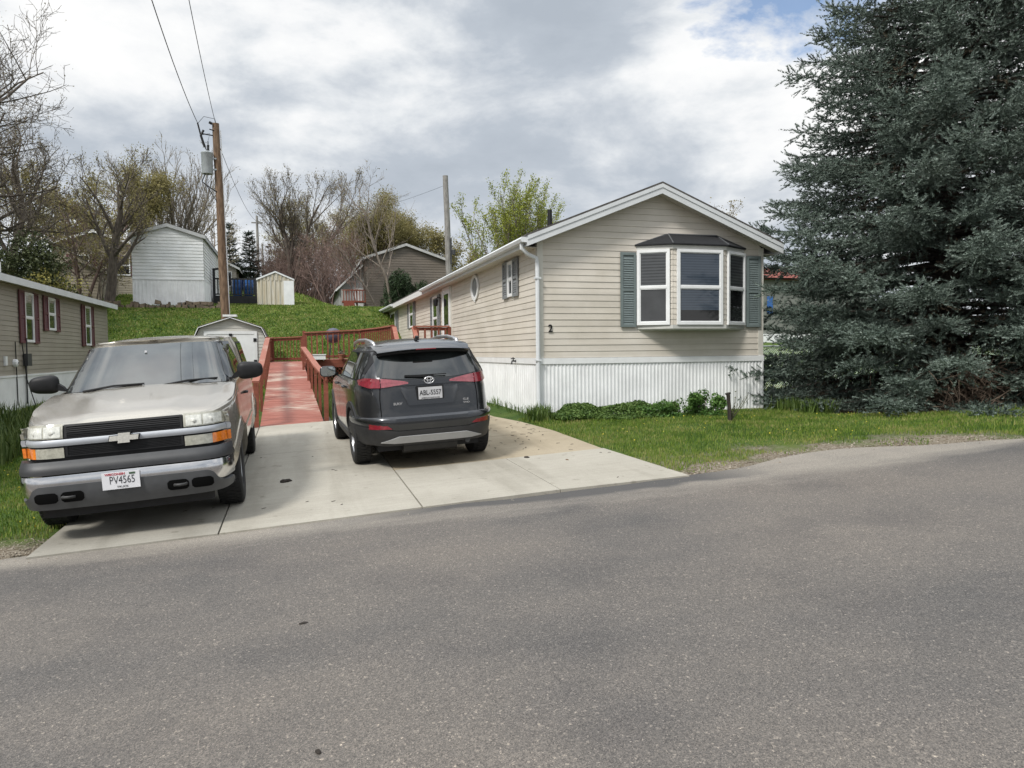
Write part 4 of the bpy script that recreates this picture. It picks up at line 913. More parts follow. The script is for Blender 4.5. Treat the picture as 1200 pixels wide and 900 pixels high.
# ------------------------------------------------------------------ poles and wires
def pole(name, x, y, zb, zt, r0, r1, lean, mat, label):
    t = thing(name, (x,y,zb), label, 'utility pole')
    mb = MB(); k = 10; mb.tube([(x+lean*i/(k-1)+.01*math.sin(i*1.3), y, zb-.3+(zt-zb+.3)*i/(k-1)) for i in range(k)], [r0+(r1-r0)*i/(k-1) for i in range(k)], 14); mb.build('pole', mat, t, smooth=True, angle=50)
    return t
POLEW = bark_mat('weathered_pole_wood', (.095,.058,.034), (.21,.138,.085))
GREYW = bark_mat('grey_pole_wood', (.17,.16,.15), (.30,.29,.27))
p1_ = pole('utility_pole', -2.42, 30.0, gzf(-2.42,30), 10.25, .165, .125, -.18, POLEW, 'brown wooden utility pole with a grey transformer behind the barn-roof shed')
mb = MB(); tx, tz = -2.93, 8.35
mb.lathe([(0,0),(.19,0),(.20,.03),(.20,.72),(.215,.74),(.215,.78),(.10,.84),(0,.86)],18,Matrix.Translation((tx,29.9,tz))); mb.box(-2.78,-2.6,29.86,29.94,tz+.15,tz+.2); mb.box(-2.78,-2.6,29.86,29.94,tz+.55,tz+.6)
tr = mb.build('transformer', simple('transformer_grey',(.36,.39,.40),.5,metal=.2,noise=.12), p1_, smooth=True, angle=40)
mb = MB()
for i in range(5): mb.lathe([(.03,.0),(.055,.02),(.03,.04)],8,Matrix.Translation((tx+.05,29.9,tz+.85+.045*i)))
mb.tube([(tx+.05,29.9,tz+1.07),(tx+.05,29.9,tz+1.2)],.02,6); mb.tube([(tx+.05,29.9,tz+1.2),(tx+.12,29.9,tz+1.5),(tx-.22,29.9,9.75)],.008,5); mb.build('bushing', DKMETAL, tr)
mb = MB(); mb.tube([(-2.62,29.95,9.78),(-3.1,29.9,9.82)],.022,6); mb.tube([(-3.02,29.9,9.95),(-3.12,29.9,9.75),(-3.0,29.9,9.35)],.045,6); mb.tube([(-3.12,29.9,9.75),(-3.22,29.9,10.2)],.03,6); mb.tube([(-3.0,29.9,9.35),(-2.93,29.9,9.2),(-3.06,29.9,9.6)],.012,5)
mb.tube([(-3.2,29.9,10.2),(-3.0,29.9,10.45),(-2.62,29.95,10.4),(-2.6,30,10.26)],.009,5); mb.tube([(-2.62,29.9,9.95),(-2.82,29.9,10.0)],.02,6); mb.tube([(-2.72,29.88,10.2),(-2.82,29.88,10.25)],.05,6); mb.build('fuse_cutout', BLACKP, p1_)
mb = MB(); mb.tube([(-3.0,29.85,8.35),(-3.12,29.85,8.05),(-2.85,29.85,7.85),(-2.6,29.9,7.7)],.022,5); mb.tube([(-2.9,29.85,8.35),(-2.98,29.85,7.95),(-2.6,29.9,7.3)],.014,5); mb.build('lead_wire', BLACKP, p1_)
mb = MB(); mb.tube([(-2.27,29.98,gzf(-2.4,30)-.1),(-2.32,29.98,4.6),(-2.44,29.99,10.0)],.02,6); mb.build('conduit', WHITE_OLD, p1_)
p2_ = pole('utility_pole', 9.3, 45.0, gzf(9.3,45), 12.4, .2, .16, -.2, GREYW, 'grey utility pole rising behind the beige mobile home roof')
mb = MB(); mb.tube([(9.35,44.8,7.05),(9.35,44.8,8.6)],.05,6); mb.lathe([(.11,0),(.11,.3)],10,Matrix.Translation((9.5,44.75,7.6))); mb.build('junction_box', GREYP, p2_)
p3_ = pole('utility_pole', -2.87, 70, gzf(-2.87,70), 13.9, .14, .10, 0, GREYW, 'thin distant utility pole with a short crossarm beyond the ribbed shed')
mb = MB(); mb.beam((-3.35,70,13.3),(-2.4,70,13.3),.09,.1); mb.build('crossarm', GREYW, p3_)
p4_ = pole('utility_pole', -2.75, 78, gzf(-2.75,78), 12.6, .13, .09, 0, GREYW, 'shorter distant pole just right of the thin crossarm pole'); p4_['category'] = 'utility pole'
def wire(pts, lab, r=.011):
    a, b_, sag = pts; a, b_ = Vector(a), Vector(b_); mb = MB()
    P_ = [a.lerp(b_,t)-Vector((0,0,sag*4*t*(1-t))) for t in np.linspace(0,1,22)]
    mb.tube(P_, r, 5); tag(mb.build('power_line', BLACKP), lab, 'power line', 'power lines from the wooden pole')
wire(((-3.22,29.9,10.2),(-2.25,2,10.4),.9), 'power line leaving the left insulator of the wooden pole towards the road', .012)
wire(((-2.62,30,10.3),(-1.45,2,11.0),.7), 'power line leaving the top of the wooden pole towards the road', .010)
wire(((-2.55,30.1,9.6),(-2.5,70,13.4),.9), 'thin line running back from the wooden pole to the crossarm pole', .010)
wire(((-2.9,70,13.2),(9.2,45.1,11.9),.8), 'thin line strung between the crossarm pole and the grey pole', .008)

# ------------------------------------------------------------------ small things on the ground
BARKD = bark_mat('dead_wood', (.018,.014,.011), (.05,.038,.028))
def gp(x, y, dz=0): return (x, y, gzf(x,y)+dz)
gpst = thing('garden_post', gp(7.0,11.0), 'short dark stump-like post with a bare sprig in the front lawn', 'post')
mb = MB(); px, py = 7.03, 10.98; zb = gzf(px,py); mb.tube([(px+.02,py,zb-.05),(px+.01,py,zb+.25),(px-.005,py,zb+.40),(px-.015,py,zb+.48)],[.034,.032,.03,.034],8); mb.tube([(px-.06,py,zb+.475),(px+.03,py,zb+.49)],[.018,.018],6); mb.build('stake', BARKD, gpst)
mb = MB()
for k in range(16):
    a = rnd.uniform(-.4,1.2); l = rnd.uniform(.15,.5); q = [Vector((px+.05,py,zb+.02))]
    for i in range(4): q.append(q[-1]+Vector((math.sin(a)*l/4+rnd.uniform(-.02,.02),rnd.uniform(-.03,.03),l/4)))
    mb.tube(q,[.006,.005,.004,.003,.002],4)
    for c in q[2:]:
        w = rnd.uniform(.012,.022); u = Vector((rnd.uniform(-1,1),rnd.uniform(-1,1),rnd.uniform(-.3,1))).normalized()*w; v = u.orthogonal().normalized()*w*.7; mb.add([tuple(c-u),tuple(c+v),tuple(c+u),tuple(c-v)],[(0,1,2,3)])
mb.build('sprig', leaf_mat('sprig_leaf',(.05,.06,.03),(.12,.12,.06)), gpst)
# dirt clods and scraps on driveway and road
CLOD = simple('dark_clod', (.022,.017,.013), .95, noise=.4, nscale=30)
def clod(x, y, s, h, lab, mat=CLOD, sx=1.6, n=1, dz=.02, grp=None):
    bm = bmesh.new()
    for k in range(n):
        M = Matrix.Translation((x+rnd.uniform(-s,s)*(n>1)*1.3,y+rnd.uniform(-s,s)*(n>1)*.7,gzf(x,y)+dz+h*.3)) @ Matrix.Rotation(rnd.uniform(0,6),4,'Z') @ Matrix.Diagonal((s*sx,s,h,1))
        bmesh.ops.create_icosphere(bm, subdivisions=2, radius=1, matrix=M)
    for v in bm.verts: v.co += Vector((rnd.uniform(-1,1),rnd.uniform(-1,1),rnd.uniform(-.3,1)))*s*.22
    me = bpy.data.meshes.new('clod'); bm.to_mesh(me); bm.free(); me.materials.append(mat); o = link('dirt_clod', me); return tag(o, lab, 'dirt', grp)
clod(-.15,9.31,.036,.025,'dark clump of dirt on the pale slab between the vehicles',n=3)
clod(-.70,8.95,.02,.015,'tiny dark crumb on the driveway joint beside the pickup tyre, nearer the road',sx=1.2)
clod(-.69,10.1,.022,.015,'tiny dark crumb on the driveway joint beside the pickup tyre, farther from the road',sx=1.2)
clod(2.9,9.25,.03,.012,'small dark scrap on the pale slab right of the dark SUV')
clod(3.3,8.8,.018,.008,'brown leaf scrap on the rightmost pale slab',simple('dry_leaf',(.12,.07,.035),.8))
clod(.06,3.15,.011,.006,'black scrap lying on the asphalt nearest the camera',sx=1.9,dz=.008)
clod(.02,4.64,.015,.004,'dark oily spot of litter on the asphalt ahead of the driveway',sx=2.0,dz=.007)
clod(-1.9,4.9,.011,.004,'dark twig-like scrap on the asphalt far left',sx=3.0,dz=.007)
# ------------------------------------------------------------------ vehicles
def pl(*pts):
    xs = [p[0] for p in pts]; ys = [p[1] for p in pts]
    return lambda x: float(np.interp(x, xs, ys))
class Shell:
    """rounded-rectangle plan section whose size changes with height"""
    def __init__(s, yf, yr, w, nf, nr): s.yf, s.yr, s.w, s.nf, s.nr = yf, yr, w, nf, nr
    def yc(s, z): return (s.yf(z)+s.yr(z))/2
    def front(s, x, z):
        w = s.w(z); q = min(abs(x)/w, .9995); a = s.yf(z)-s.yc(z); return Vector((x, s.yc(z)+a*(1-q**s.nf)**(1/s.nf), z))
    def rear(s, x, z):
        w = s.w(z); q = min(abs(x)/w, .9995); a = s.yc(z)-s.yr(z); return Vector((x, s.yc(z)-a*(1-q**s.nr)**(1/s.nr), z))
    def side(s, sg):
        def f(y, z):
            yc = s.yc(z); w = s.w(z)
            if y > yc: q = min((y-yc)/(s.yf(z)-yc), .9995); n = s.nf
            else: q = min((yc-y)/(yc-s.yr(z)), .9995); n = s.nr
            return Vector((sg*w*(1-q**n)**(1/n), y, z))
        return f
    def at(s, t, z):
        """t in (-pi,pi], 0 = +x side, pi/2 = front"""
        w = s.w(z); yc = s.yc(z); c, sn = math.cos(t), math.sin(t)
        n = s.nf if sn >= 0 else s.nr; a = (s.yf(z)-yc) if sn >= 0 else (yc-s.yr(z))
        sg = lambda v: 1 if v >= 0 else -1
        return Vector((w*sg(c)*abs(c)**(2/n), yc+a*sg(sn)*abs(sn)**(2/n), z))
    def ts(s, z, n):
        """n parameter values evenly spaced along the contour"""
        T = np.linspace(-math.pi, math.pi, 6001); T = np.sign(T)*np.abs(T)
        P_ = np.array([s.at(t, z)[:2] for t in T]); d = np.r_[0, np.cumsum(np.linalg.norm(np.diff(P_, axis=0), axis=1))]
        return np.interp(np.linspace(0, d[-1], n+1)[:-1], d, T)
    def xs(s, a, b, n=24):
        z = .8; w = s.w(z); nn = s.nf
        u = np.linspace(a, b, n); aa = lambda x: math.copysign(math.asin(min(1,(abs(x)/w)**(nn/2))), x)
        th = np.linspace(aa(a), aa(b), n); v = np.sign(th)*w*np.abs(np.sin(th))**(2/nn)
        r = np.unique(np.round(np.concatenate([u, v]), 4)); return [x for x in r if a-1e-6 <= x <= b+1e-6]
def cst(v): return v if callable(v) else (lambda u: v)
def patch(mb, surf, us, lo, hi, nv=3, off=.004, thick=.01, mi=None, ctr=(0,0,.8)):
    lo, hi = cst(lo), cst(hi); off_ = off if callable(off) else (lambda u, f: off); us = list(us); out, inn = [], []
    e = .004; ctr = Vector(ctr)
    for u in us:
        for j in range(nv):
            f = j/(nv-1); v = lo(u)+(hi(u)-lo(u))*f; p = surf(u, v)
            n = (surf(u+e, v)-surf(u-e, v)).cross(surf(u, v+e)-surf(u, v-e))
            if n.length < 1e-12: n = p-ctr
            n.normalize()
            if n.dot(p-ctr) < 0: n = -n
            o = off_(u, f)
            out.append(tuple(p+n*o)); inn.append(tuple(p+n*(o-thick)))
    nu = len(us); k = nu*nv
    fs = [(i*nv+j,(i+1)*nv+j,(i+1)*nv+j+1,i*nv+j+1) for i in range(nu-1) for j in range(nv-1)]
    bd = [(i,0) for i in range(nu)]+[(nu-1,j) for j in range(1,nv)]+[(i,nv-1) for i in range(nu-2,-1,-1)]+[(0,j) for j in range(nv-2,0,-1)]
    bi = [i*nv+j for i,j in bd]
    fs += [(bi[q],bi[(q+1)%len(bi)],k+bi[(q+1)%len(bi)],k+bi[q]) for q in range(len(bi))]
    mb.add(out+inn, fs, mi)
def quickpatch(name, par, mat, *a, smooth=True, **k):
    mb = MB(); patch(mb, *a, **k); return mb.build(name, mat, par, smooth=smooth, local=True, angle=35)
def wrap(mb, sh, zlow, ztop, n=200, nz=9, zref=.7, rnd_top=.04):
    T = sh.ts(zref, n); rows = []
    for t in T:
        b = sh.at(t, zref); zl, zt = zlow(b.x, b.y), ztop(b.y); col = []
        for j in range(nz):
            f = j/(nz-1); z = zl+(zt-zl)*f; col.append(sh.at(t, z))
        c = Vector((0, max(min(b.y,sh.yf(zref)-.6),sh.yr(zref)+.6), zt)); p = col[-1]; d = (c-p); d.z = 0; d.normalize()
        col[-1] = p+Vector((0,0,-.5*rnd_top))
        for a in (30,60,90): col.append(p+d*rnd_top*(1-math.cos(R(a)))+Vector((0,0,rnd_top*(math.sin(R(a))-.5)*.5)))
        rows.append(col)
    m = len(rows[0])
    mb.add([tuple(p) for r in rows for p in r], [(i*m+j,((i+1)%n)*m+j,((i+1)%n)*m+j+1,i*m+j+1) for i in range(n) for j in range(m-1)])
    return rows
def dome(mb, sh, z, h, n=96, rings=8, p=2.4, zf=None):
    T = sh.ts(z, n); yc = sh.yc(z); vs = []
    for k in range(rings+1):
        s = 1-k/rings*.98
        for t in T:
            q = sh.at(t, z); x, y = q.x*s, yc+(q.y-yc)*s
            vs.append((x, y, (zf(y) if zf else z)+h*(1-s**p)))
    fs = [(k*n+i,k*n+(i+1)%n,(k+1)*n+(i+1)%n,(k+1)*n+i) for k in range(rings) for i in range(n)]+[tuple(range(rings*n,(rings+1)*n))]
    mb.add(vs, fs)
def wheel(par, x, y, r, w, rimr, sg, spokes, rimmat, turn=0):
    M = Matrix.Translation((x,y,r)) @ Matrix.Rotation(turn,4,'Z') @ Matrix.Rotation(R(90)*sg,4,'Y')
    mb = MB(); h = w/2
    mb.lathe([(rimr,-h*.75),(rimr+.02,-h*.95),(r*.86,-h),(r*.95,-h*.94),(r*.988,-h*.80),(r,-h*.5),(r,h*.5),(r*.988,h*.80),(r*.95,h*.94),(r*.86,h),(rimr+.02,h*.95),(rimr,h*.75)],40,M)
    for i in range(48):      # tread blocks
        a = 2*math.pi*i/48
        for (b0,b1,da) in ((-.82,-.42,.0),(-.34,.34,.5),(.42,.82,.0)):
            aa = a+da*2*math.pi/48; q = []
            for rr in (r-.004,r+.007 - (.004 if abs(b0+b1)>.2 else 0)):
                for t in (aa-.046,aa+.046):
                    for b_ in (b0*h,b1*h): q.append(tuple(M @ Vector((rr*math.cos(t),rr*math.sin(t),b_))))
            mb.add(q,[(0,1,3,2),(4,6,7,5),(0,4,5,1),(2,3,7,6),(0,2,6,4),(1,5,7,3)])
    wt = mb.build('wheel', RUBBER, par, smooth=True, local=True, angle=40)
    mb = MB(); mb.lathe([(rimr+.012,h*.78),(rimr-.008,h*.80),(rimr-.02,h*.55),(rimr-.03,-h*.5)],32,M)
    mb.lathe([(0,h*.60),(.055,h*.60),(.065,h*.45),(.065,h*.2)],20,M)
    for i in range(spokes):
        a = 2*math.pi*i/spokes
        for da in (-.10,.10) if spokes <= 5 else (0,):
            ca, sa = math.cos(a+da), math.sin(a+da); q = []
            for (rr,ww,hh) in ((.05,.030,.5),(rimr-.012,.024,.72)):
                for dh in (0,-.02/h):
                    for s_ in (-1,1): q.append(tuple(M @ Vector((rr*ca-s_*ww*sa, rr*sa+s_*ww*ca, h*(hh+dh)))))
            mb.add(q,[(0,1,3,2),(4,6,7,5),(0,4,5,1),(2,3,7,6),(0,2,6,4),(1,5,7,3)])
    mb.build('rim', rimmat, wt, smooth=True, local=True, angle=35)
    mb = MB(); mb.lathe([(0,h*.1),(rimr-.03,h*.1)],24,M); mb.build('brake_disc', DKMETAL, wt, local=True)
    return wt
def carframe(ox, oy, yaw, sx, sy=.02, dz=.022):
    n = Vector((-sx,-sy,1)).normalized(); yd = Vector((-math.sin(yaw),math.cos(yaw),0)); yd -= n*yd.dot(n); yd.normalize(); xd = yd.cross(n)
    M = Matrix.Identity(4)
    for i,a in enumerate((xd,yd,n)):
        for j in range(3): M[j][i] = a[j]
    M.translation = Vector((ox,oy,gzf(ox,oy)+dz)); return M
def line_strip(mb, surf, pts, w, off=.0035, mi=None):
    """thin dark seam following points (u,v) on a surface"""
    P_ = []
    for (u,v),(u2,v2) in zip(pts[:-1],pts[1:]):
        k = max(2,int(math.hypot(u2-u,v2-v)/.04)); P_ += [(u+(u2-u)*i/k, v+(v2-v)*i/k) for i in range(k)]
    P_.append(pts[-1]); e = .004; vs = []
    for i,(u,v) in enumerate(P_):
        a, b = P_[max(0,i-1)], P_[min(len(P_)-1,i+1)]; p = surf(u,v)
        n = (surf(u+e,v)-surf(u-e,v)).cross(surf(u,v+e)-surf(u,v-e)).normalized()
        if n.dot(p-Vector((0,p.y*.7,.8))) < 0: n = -n
        d = (surf(*b)-surf(*a)).normalized(); s_ = n.cross(d)
        vs += [tuple(p+n*off+s_*w/2), tuple(p+n*off-s_*w/2)]
    k = len(P_); mb.add(vs,[(2*i,2*i+1,2*i+3,2*i+2) for i in range(k-1)],mi)
SEAM = simple('panel_gap', (.006,.006,.006), .9, spec=.05)
CARGLASS = glass_dark('car_glass', (.010,.012,.012), 1.6, .02)
WSGLASS = glass_dark('windshield_glass', (.016,.019,.018), 1.85, .03)
def lens(name, c, rough=.12):
    m = simple(name, c, rough, noise=.25, nscale=30, coat=1.0); return m
REDLENS = lens('red_lens', (.20,.016,.026)); PINKLENS = lens('pale_red_lens', (.27,.07,.085)); AMBER = lens('amber_lens', (.75,.20,.02)); CLEAR = lens('clear_lens', (.36,.35,.29)); HLAMP = lens('headlamp_reflector', (.58,.58,.53), .2)
PLATEW = simple('plate_white', (.68,.68,.70), .45, noise=.05); PLATEBLK = simple('plate_ink', (.02,.02,.025), .5); PLATERED = simple('plate_red', (.42,.04,.06), .5); BADGE = simple('badge_silver', (.62,.62,.63), .25, metal=.8)

# ------------------------------------------------------------------ dark grey SUV
SUV_PAINT = paint('dark_grey_metallic', (.030,.032,.036), .65, .24, .08, (.14,.13,.12), .10)
CLAD = simple('black_cladding', (.020,.020,.021), .55, noise=.25, nscale=9)
SUVM = carframe(1.60, 11.51, R(2.0), .045)
suv = thing('suv', None, 'dark grey SUV parked with its tailgate towards the road', 'car', mat=SUVM)
lw = pl((.18,.80),(.30,.87),(.5,.912),(.75,.922),(1.0,.905),(1.12,.875))
LO = Shell(pl((.2,2.12),(.45,2.28),(.7,2.29),(.9,2.22),(1.0,2.08),(1.15,1.9)), pl((.2,-2.12),(.36,-2.25),(.46,-2.29),(.62,-2.295),(.69,-2.255),(.85,-2.235),(1.0,-2.21),(1.15,-2.17)), lw, 5.0, 5.2)
zt = pl((-2.4,1.13),(.9,1.10),(1.0,1.08),(2.0,.95),(2.3,.84))
AR = .42
def zlo(x, y, base=.27):
    for c in (-1.33, 1.33):
        if abs(y-c) < AR: return max(base, .36+math.sqrt(AR*AR-(y-c)**2))
    return base+(.09 if y < -1.9 else 0)
mb = MB(); wrap(mb, LO, zlo, zt, 460, 12)
hy = np.linspace(.92,2.24,12); hx = np.linspace(-1,1,17); g = []
for y in hy:
    w = abs(LO.side(1)(min(y,LO.yf(zt(y))-.02), zt(y)).x)-.03
    for q in hx: g.append((q*w, y, zt(y)+.004+.045*(1-abs(q)**2.5)))
mb.grid(g, 12, 17)
GH = Shell(pl((1.05,1.08),(1.5,.34),(1.56,.18),(1.62,.0)), pl((1.05,-2.185),(1.14,-2.17),(1.47,-1.95),(1.55,-1.88),(1.62,-1.8)), pl((1.05,.885),(1.2,.845),(1.48,.715),(1.55,.675),(1.6,.62)), 4.2, 5.5)
wrap(mb, GH, lambda x,y: 1.06, lambda y: 1.555, 160, 8, 1.3, .05); dome(mb, GH, 1.555, .075)
mb.build('body', SUV_PAINT, suv, smooth=True, local=True, angle=38)
mb = MB(); mb.box(-.66,.66,-2.0,2.0,.22,.9); mb.box(-.50,.50,-2.15,-1.9,.30,.5); mb.build('underbody', BLACKP, suv, local=True)
mb = MB(); mb.tube([(.45,-2.25,.31),(.45,-1.8,.30),(.40,-1.5,.32)],.035,10); mb.tube([(-.35,-2.0,.29),(.35,-2.0,.29)],.11,10); mb.build('exhaust', DKMETAL, suv, local=True)
for (x,y) in ((-.80,-1.33),(.80,-1.33),(-.80,1.33),(.80,1.33)): wheel(suv, x, y, .36, .228, .225, 1 if x > 0 else -1, 5, ALLOY)
rear = LO.rear; ghr = GH.rear
X = lambda a,b,n=26: LO.xs(a,b,n)
# black lower cladding and arches
mb = MB(); patch(mb, rear, X(-.90,.90), pl((-.9,.36),(-.6,.33),(.6,.33),(.9,.36)), pl((-.9,.565),(-.72,.555),(-.45,.50),(.45,.50),(.72,.555),(.9,.565)), 5, .028, .03)
for sg in (-1,1):
    sd = LO.side(sg)
    patch(mb, sd, np.linspace(-.92,.92,20), .22, .37, 4, .02, .03)
    for c in (-1.33,1.33):
        patch(mb, lambda th,r,c=c,sd=sd: sd(c+r*math.cos(th), .36+r*math.sin(th)), np.linspace(-.08,math.pi+.08,34), .405, .475, 3, .014, .06)
    patch(mb, sd, np.linspace(-2.05,-1.74,8), .33, .56, 4, .022, .03)
mb.build('cladding', CLAD, suv, smooth=True, local=True, angle=40)
quickpatch('bumper', suv, SUV_PAINT, rear, X(-.90,.90), pl((-.9,.57),(-.72,.562),(-.45,.507),(.45,.507),(.72,.562),(.9,.57)), .668, 6, (lambda u,f: .020+.02*math.sin(math.pi*min(1,f*1.15)*.5)-.012*(f>.95)), .05)
quickpatch('skid_plate', suv, simple('skid_silver',(.36,.36,.36),.45,metal=.3,noise=.08), rear, X(-.63,.63), pl((-.63,.372),(-.5,.362),(.5,.362),(.63,.372)), pl((-.63,.376),(-.43,.446),(.43,.446),(.63,.376)), 4, .040, .02)
for sg in (-1,1):
    a,b_ = (.50,.75) if sg > 0 else (-.75,-.50)
    f = (lambda x: .585+.0*x); lo = (lambda u: .53+.08*max(0,(.62-abs(u))/.12)*.2); hi = (lambda u: .53+.095*min(1,(abs(u)-.50)/.12))
    quickpatch('reflector', suv, REDLENS, rear, np.linspace(a,b_,12), .533, hi, 4, .030, .02)
# tail lamps
for sg in (-1,1):
    s_ = lambda x: abs(x)
    tl = MB(); us = [x for x in X(-.815,.815,50) if .60 <= x*sg <= .815]; us = [sg*.60]+us if sg>0 else us+[sg*.60]
    patch(tl, rear, us, (lambda u: 1.035+.035*max(0,(abs(u)-.72)/.09)), (lambda u: 1.155+.015*min(1,(abs(u)-.60)/.2)-.03*max(0,(abs(u)-.75)/.06)), 5, .026, .05)
    o = tl.build('tail_light', REDLENS, suv, smooth=True, local=True, angle=40)
    us = list(np.linspace(.265,.592,16)); us = us if sg > 0 else [-u for u in us[::-1]]
    quickpatch('lens', o, PINKLENS, rear, us, (lambda u: 1.074-.036*(abs(u)-.265)/.33), (lambda u: 1.092+.062*((abs(u)-.265)/.33)**.8), 4, .016, .03)
    us = list(np.linspace(.30,.79,16)); us = us if sg > 0 else [-u for u in us[::-1]]
    quickpatch('lens', o, PINKLENS, rear, us, (lambda u: 1.088+.018*(abs(u)-.30)), (lambda u: 1.094+.055*(abs(u)-.30)), 3, .0185, .01)
# tailgate: plate recess, garnish, seams
mb = MB(); patch(mb, rear, np.linspace(-.36,.36,20), pl((-.36,.985),(-.285,.805),(.285,.805),(.36,.985)), 1.045, 6, (lambda u,f: .022-.026*f), .04); patch(mb, rear, np.linspace(-.62,.62,24), 1.052, pl((-.62,1.07),(-.3,1.10),(.3,1.10),(.62,1.07)), 4, .014, .03)
mb.build('tailgate_panel', SUV_PAINT, suv, smooth=True, local=True, angle=30)
mb = MB()
for sg in (-1,1): line_strip(mb, rear, [(sg*.60,1.165),(sg*.625,.9),(sg*.62,.672)], .010)
line_strip(mb, rear, [(-.655,.674),(-.3,.668),(.3,.668),(.655,.674)], .012)
for sg in (-1,1):
    sd = LO.side(sg)
    for y in (-.95,.05,1.0): line_strip(mb, sd, [(y,1.09),(y-.02,.7),(y+.02,.40)], .009)
mb.build('panel_seam', SEAM, suv, local=True)
quickpatch('rear_window', suv, CARGLASS, ghr, np.linspace(-.635,.635,28), (lambda u: 1.13+.045*(abs(u)/.655)**3), (lambda u: 1.49-.06*(abs(u)/.655)**4), 6, .006, .02)
mb = MB(); patch(mb, ghr, np.linspace(-.07,.07,4), 1.128, 1.165, 3, .02, .02); a, b_ = ghr(-.02,1.16), ghr(-.30,1.175)
mb.beam(a+Vector((0,-.03,.0)), b_+Vector((0,-.025,0)), .02, .022); mb.beam(a+Vector((.25,-.03,.012)), b_+Vector((0,-.025,0)), .012, .012); mb.build('rear_wiper', BLACKP, suv, local=True)
# side glass
for sg in (-1,1):
    sd = GH.side(sg); wm = MB()
    patch(wm, sd, np.linspace(-1.92,.86,30), 1.125, (lambda y: min(1.50,1.125+max(.01,(.90-y)*.62), 1.125+max(.02,(y+2.12)*1.5))), 4, .004, .012)
    o = wm.build('window_trim', BLACKP, suv, smooth=True, local=True, angle=40)
    for (a,b_) in ((-1.84,-1.28),(-1.22,-.30),(-.22,.74)):
        quickpatch('side_window', suv, CARGLASS, sd, np.linspace(a,b_,10), 1.145, (lambda y: min(1.475,1.145+max(.012,(.80-y)*.60),1.145+max(.02,(y+1.98)*1.5))), 4, .009, .012)
    mb = MB()
    for y in (-.80,.20): mb.tube([LO.side(sg)(y,1.0)+Vector((sg*.0,0,0)),LO.side(sg)(y+.02,1.0)+Vector((sg*.035,0,0)),LO.side(sg)(y+.18,1.0)+Vector((sg*.035,0,0)),LO.side(sg)(y+.2,1.0)],.014,6)
    mb.build('door_handle', SUV_PAINT, suv, smooth=True, local=True)
quickpatch('windshield', suv, CARGLASS, GH.front, np.linspace(-.72,.72,20), 1.13, 1.50, 5, .006, .012)
# spoiler with dark underside
mb = MB(); g = []
ys_ = [-1.70,-1.85,-1.98,-2.08,-2.12,-2.10,-1.9]; zs_ = [1.598,1.585,1.555,1.525,1.505,1.485,1.50]
for y,z in zip(ys_,zs_):
    for q in np.linspace(-1,1,21): g.append((q*(.63-.03*(y<-2.0)), y+.13*abs(q)**3.2, z-.035*abs(q)**2.2))
mb.grid(g,len(ys_),21); sp = mb.build('spoiler', SUV_PAINT, suv, smooth=True, local=True, angle=50)
mb = MB(); mb.grid([(q*.60, (-2.098+dy)+.13*abs(q)**3.2, z_-.035*abs(q)**2.2) for dy,z_ in ((0,1.482),(.01,1.462),(.2,1.45)) for q in np.linspace(-1,1,21)],3,21); mb.build('spoiler_trim', BLACKP, sp, smooth=True, local=True)
mb = MB(); patch(mb, lambda u,v: Vector((u,-2.128+.13*abs(u/.63)**3.2,v)), np.linspace(-.13,.13,6), 1.494, 1.506, 2, .004, .02); mb.build('brake_light', REDLENS, sp, local=True)
mb = MB()
for sg in (-1,1): mb.tube([(sg*.60,.42,1.54),(sg*.605,.28,1.59),(sg*.60,-.2,1.63),(sg*.585,-.9,1.634),(sg*.57,-1.30,1.61),(sg*.56,-1.56,1.565)],[.018,.026,.026,.026,.026,.018],8); mb.beam((sg*.59,-.95,1.60),(sg*.565,-1.50,1.565),.035,.09)
mb.build('roof_rail', ALLOY, suv, smooth=True, local=True)
mb = MB(); mb.prism([(-.10,0),(.09,0),(.02,.03),(-.06,.065),(-.10,.05)],(0,-1.52,1.605),Y_,Z_,X_,-.018,.018); mb.build('antenna', BLACKP, suv, local=True)
for sg in (-1,1):
    bm = bmesh.new(); bmesh.ops.create_uvsphere(bm,u_segments=16,v_segments=10,radius=1)
    for v in bm.verts:
        c = v.co; c.x = math.copysign(abs(c.x)**.6,c.x)*.125; c.z = math.copysign(abs(c.z)**.6,c.z)*.085; c.y = (math.copysign(abs(c.y)**.7,c.y)*.07) if c.y > 0 else c.y*.02
        v.co = Vector((sg*1.015,.66,1.165))+c
    me = bpy.data.meshes.new('mirror'); bm.to_mesh(me); bm.free(); me.materials.append(SUV_PAINT); me.polygons.foreach_set('use_smooth',[True]*len(me.polygons)); mo = link('mirror', me, suv, True)
    mb = MB(); mb.prism([(.112*math.copysign(abs(math.cos(t))**.6,math.cos(t)),.072*math.copysign(abs(math.sin(t))**.6,math.sin(t))) for t in np.linspace(0,2*math.pi,25)[:-1]],(sg*1.015,.66,1.165),X_,Z_,(0,-1,0),.021,.026); mb.build('mirror_glass', simple('mirror_glass',(.5,.55,.56),.04,metal=1.0), mo, local=True)
    mb = MB(); mb.beam((sg*.86,.72,1.11),(sg*.95,.70,1.12),.05,.05); mb.build('mirror_arm', BLACKP, mo, local=True)
REARM = lambda x,z,y: Matrix.Translation((x,y,z)) @ Matrix.Rotation(R(90),4,'X')
yp = rear(0,.95).y-.018
mb = MB(); mb.box(-.172,.172,yp-.012,yp+.02,.856,1.041); o = mb.build('licence_plate', BLACKP, suv, local=True)
mb = MB(); mb.box(-.152,.152,yp-.016,yp-.0125,.874,1.023); mb.build('plate_face', simple('plate_grey_white',(.46,.46,.47),.45,noise=.1), o, local=True)
text_mesh('ABL-5557', .088, .0008, 'plate_text', PLATEBLK, o, REARM(0,.95,yp-.0175), True, (.78,1.0,1), .0012)
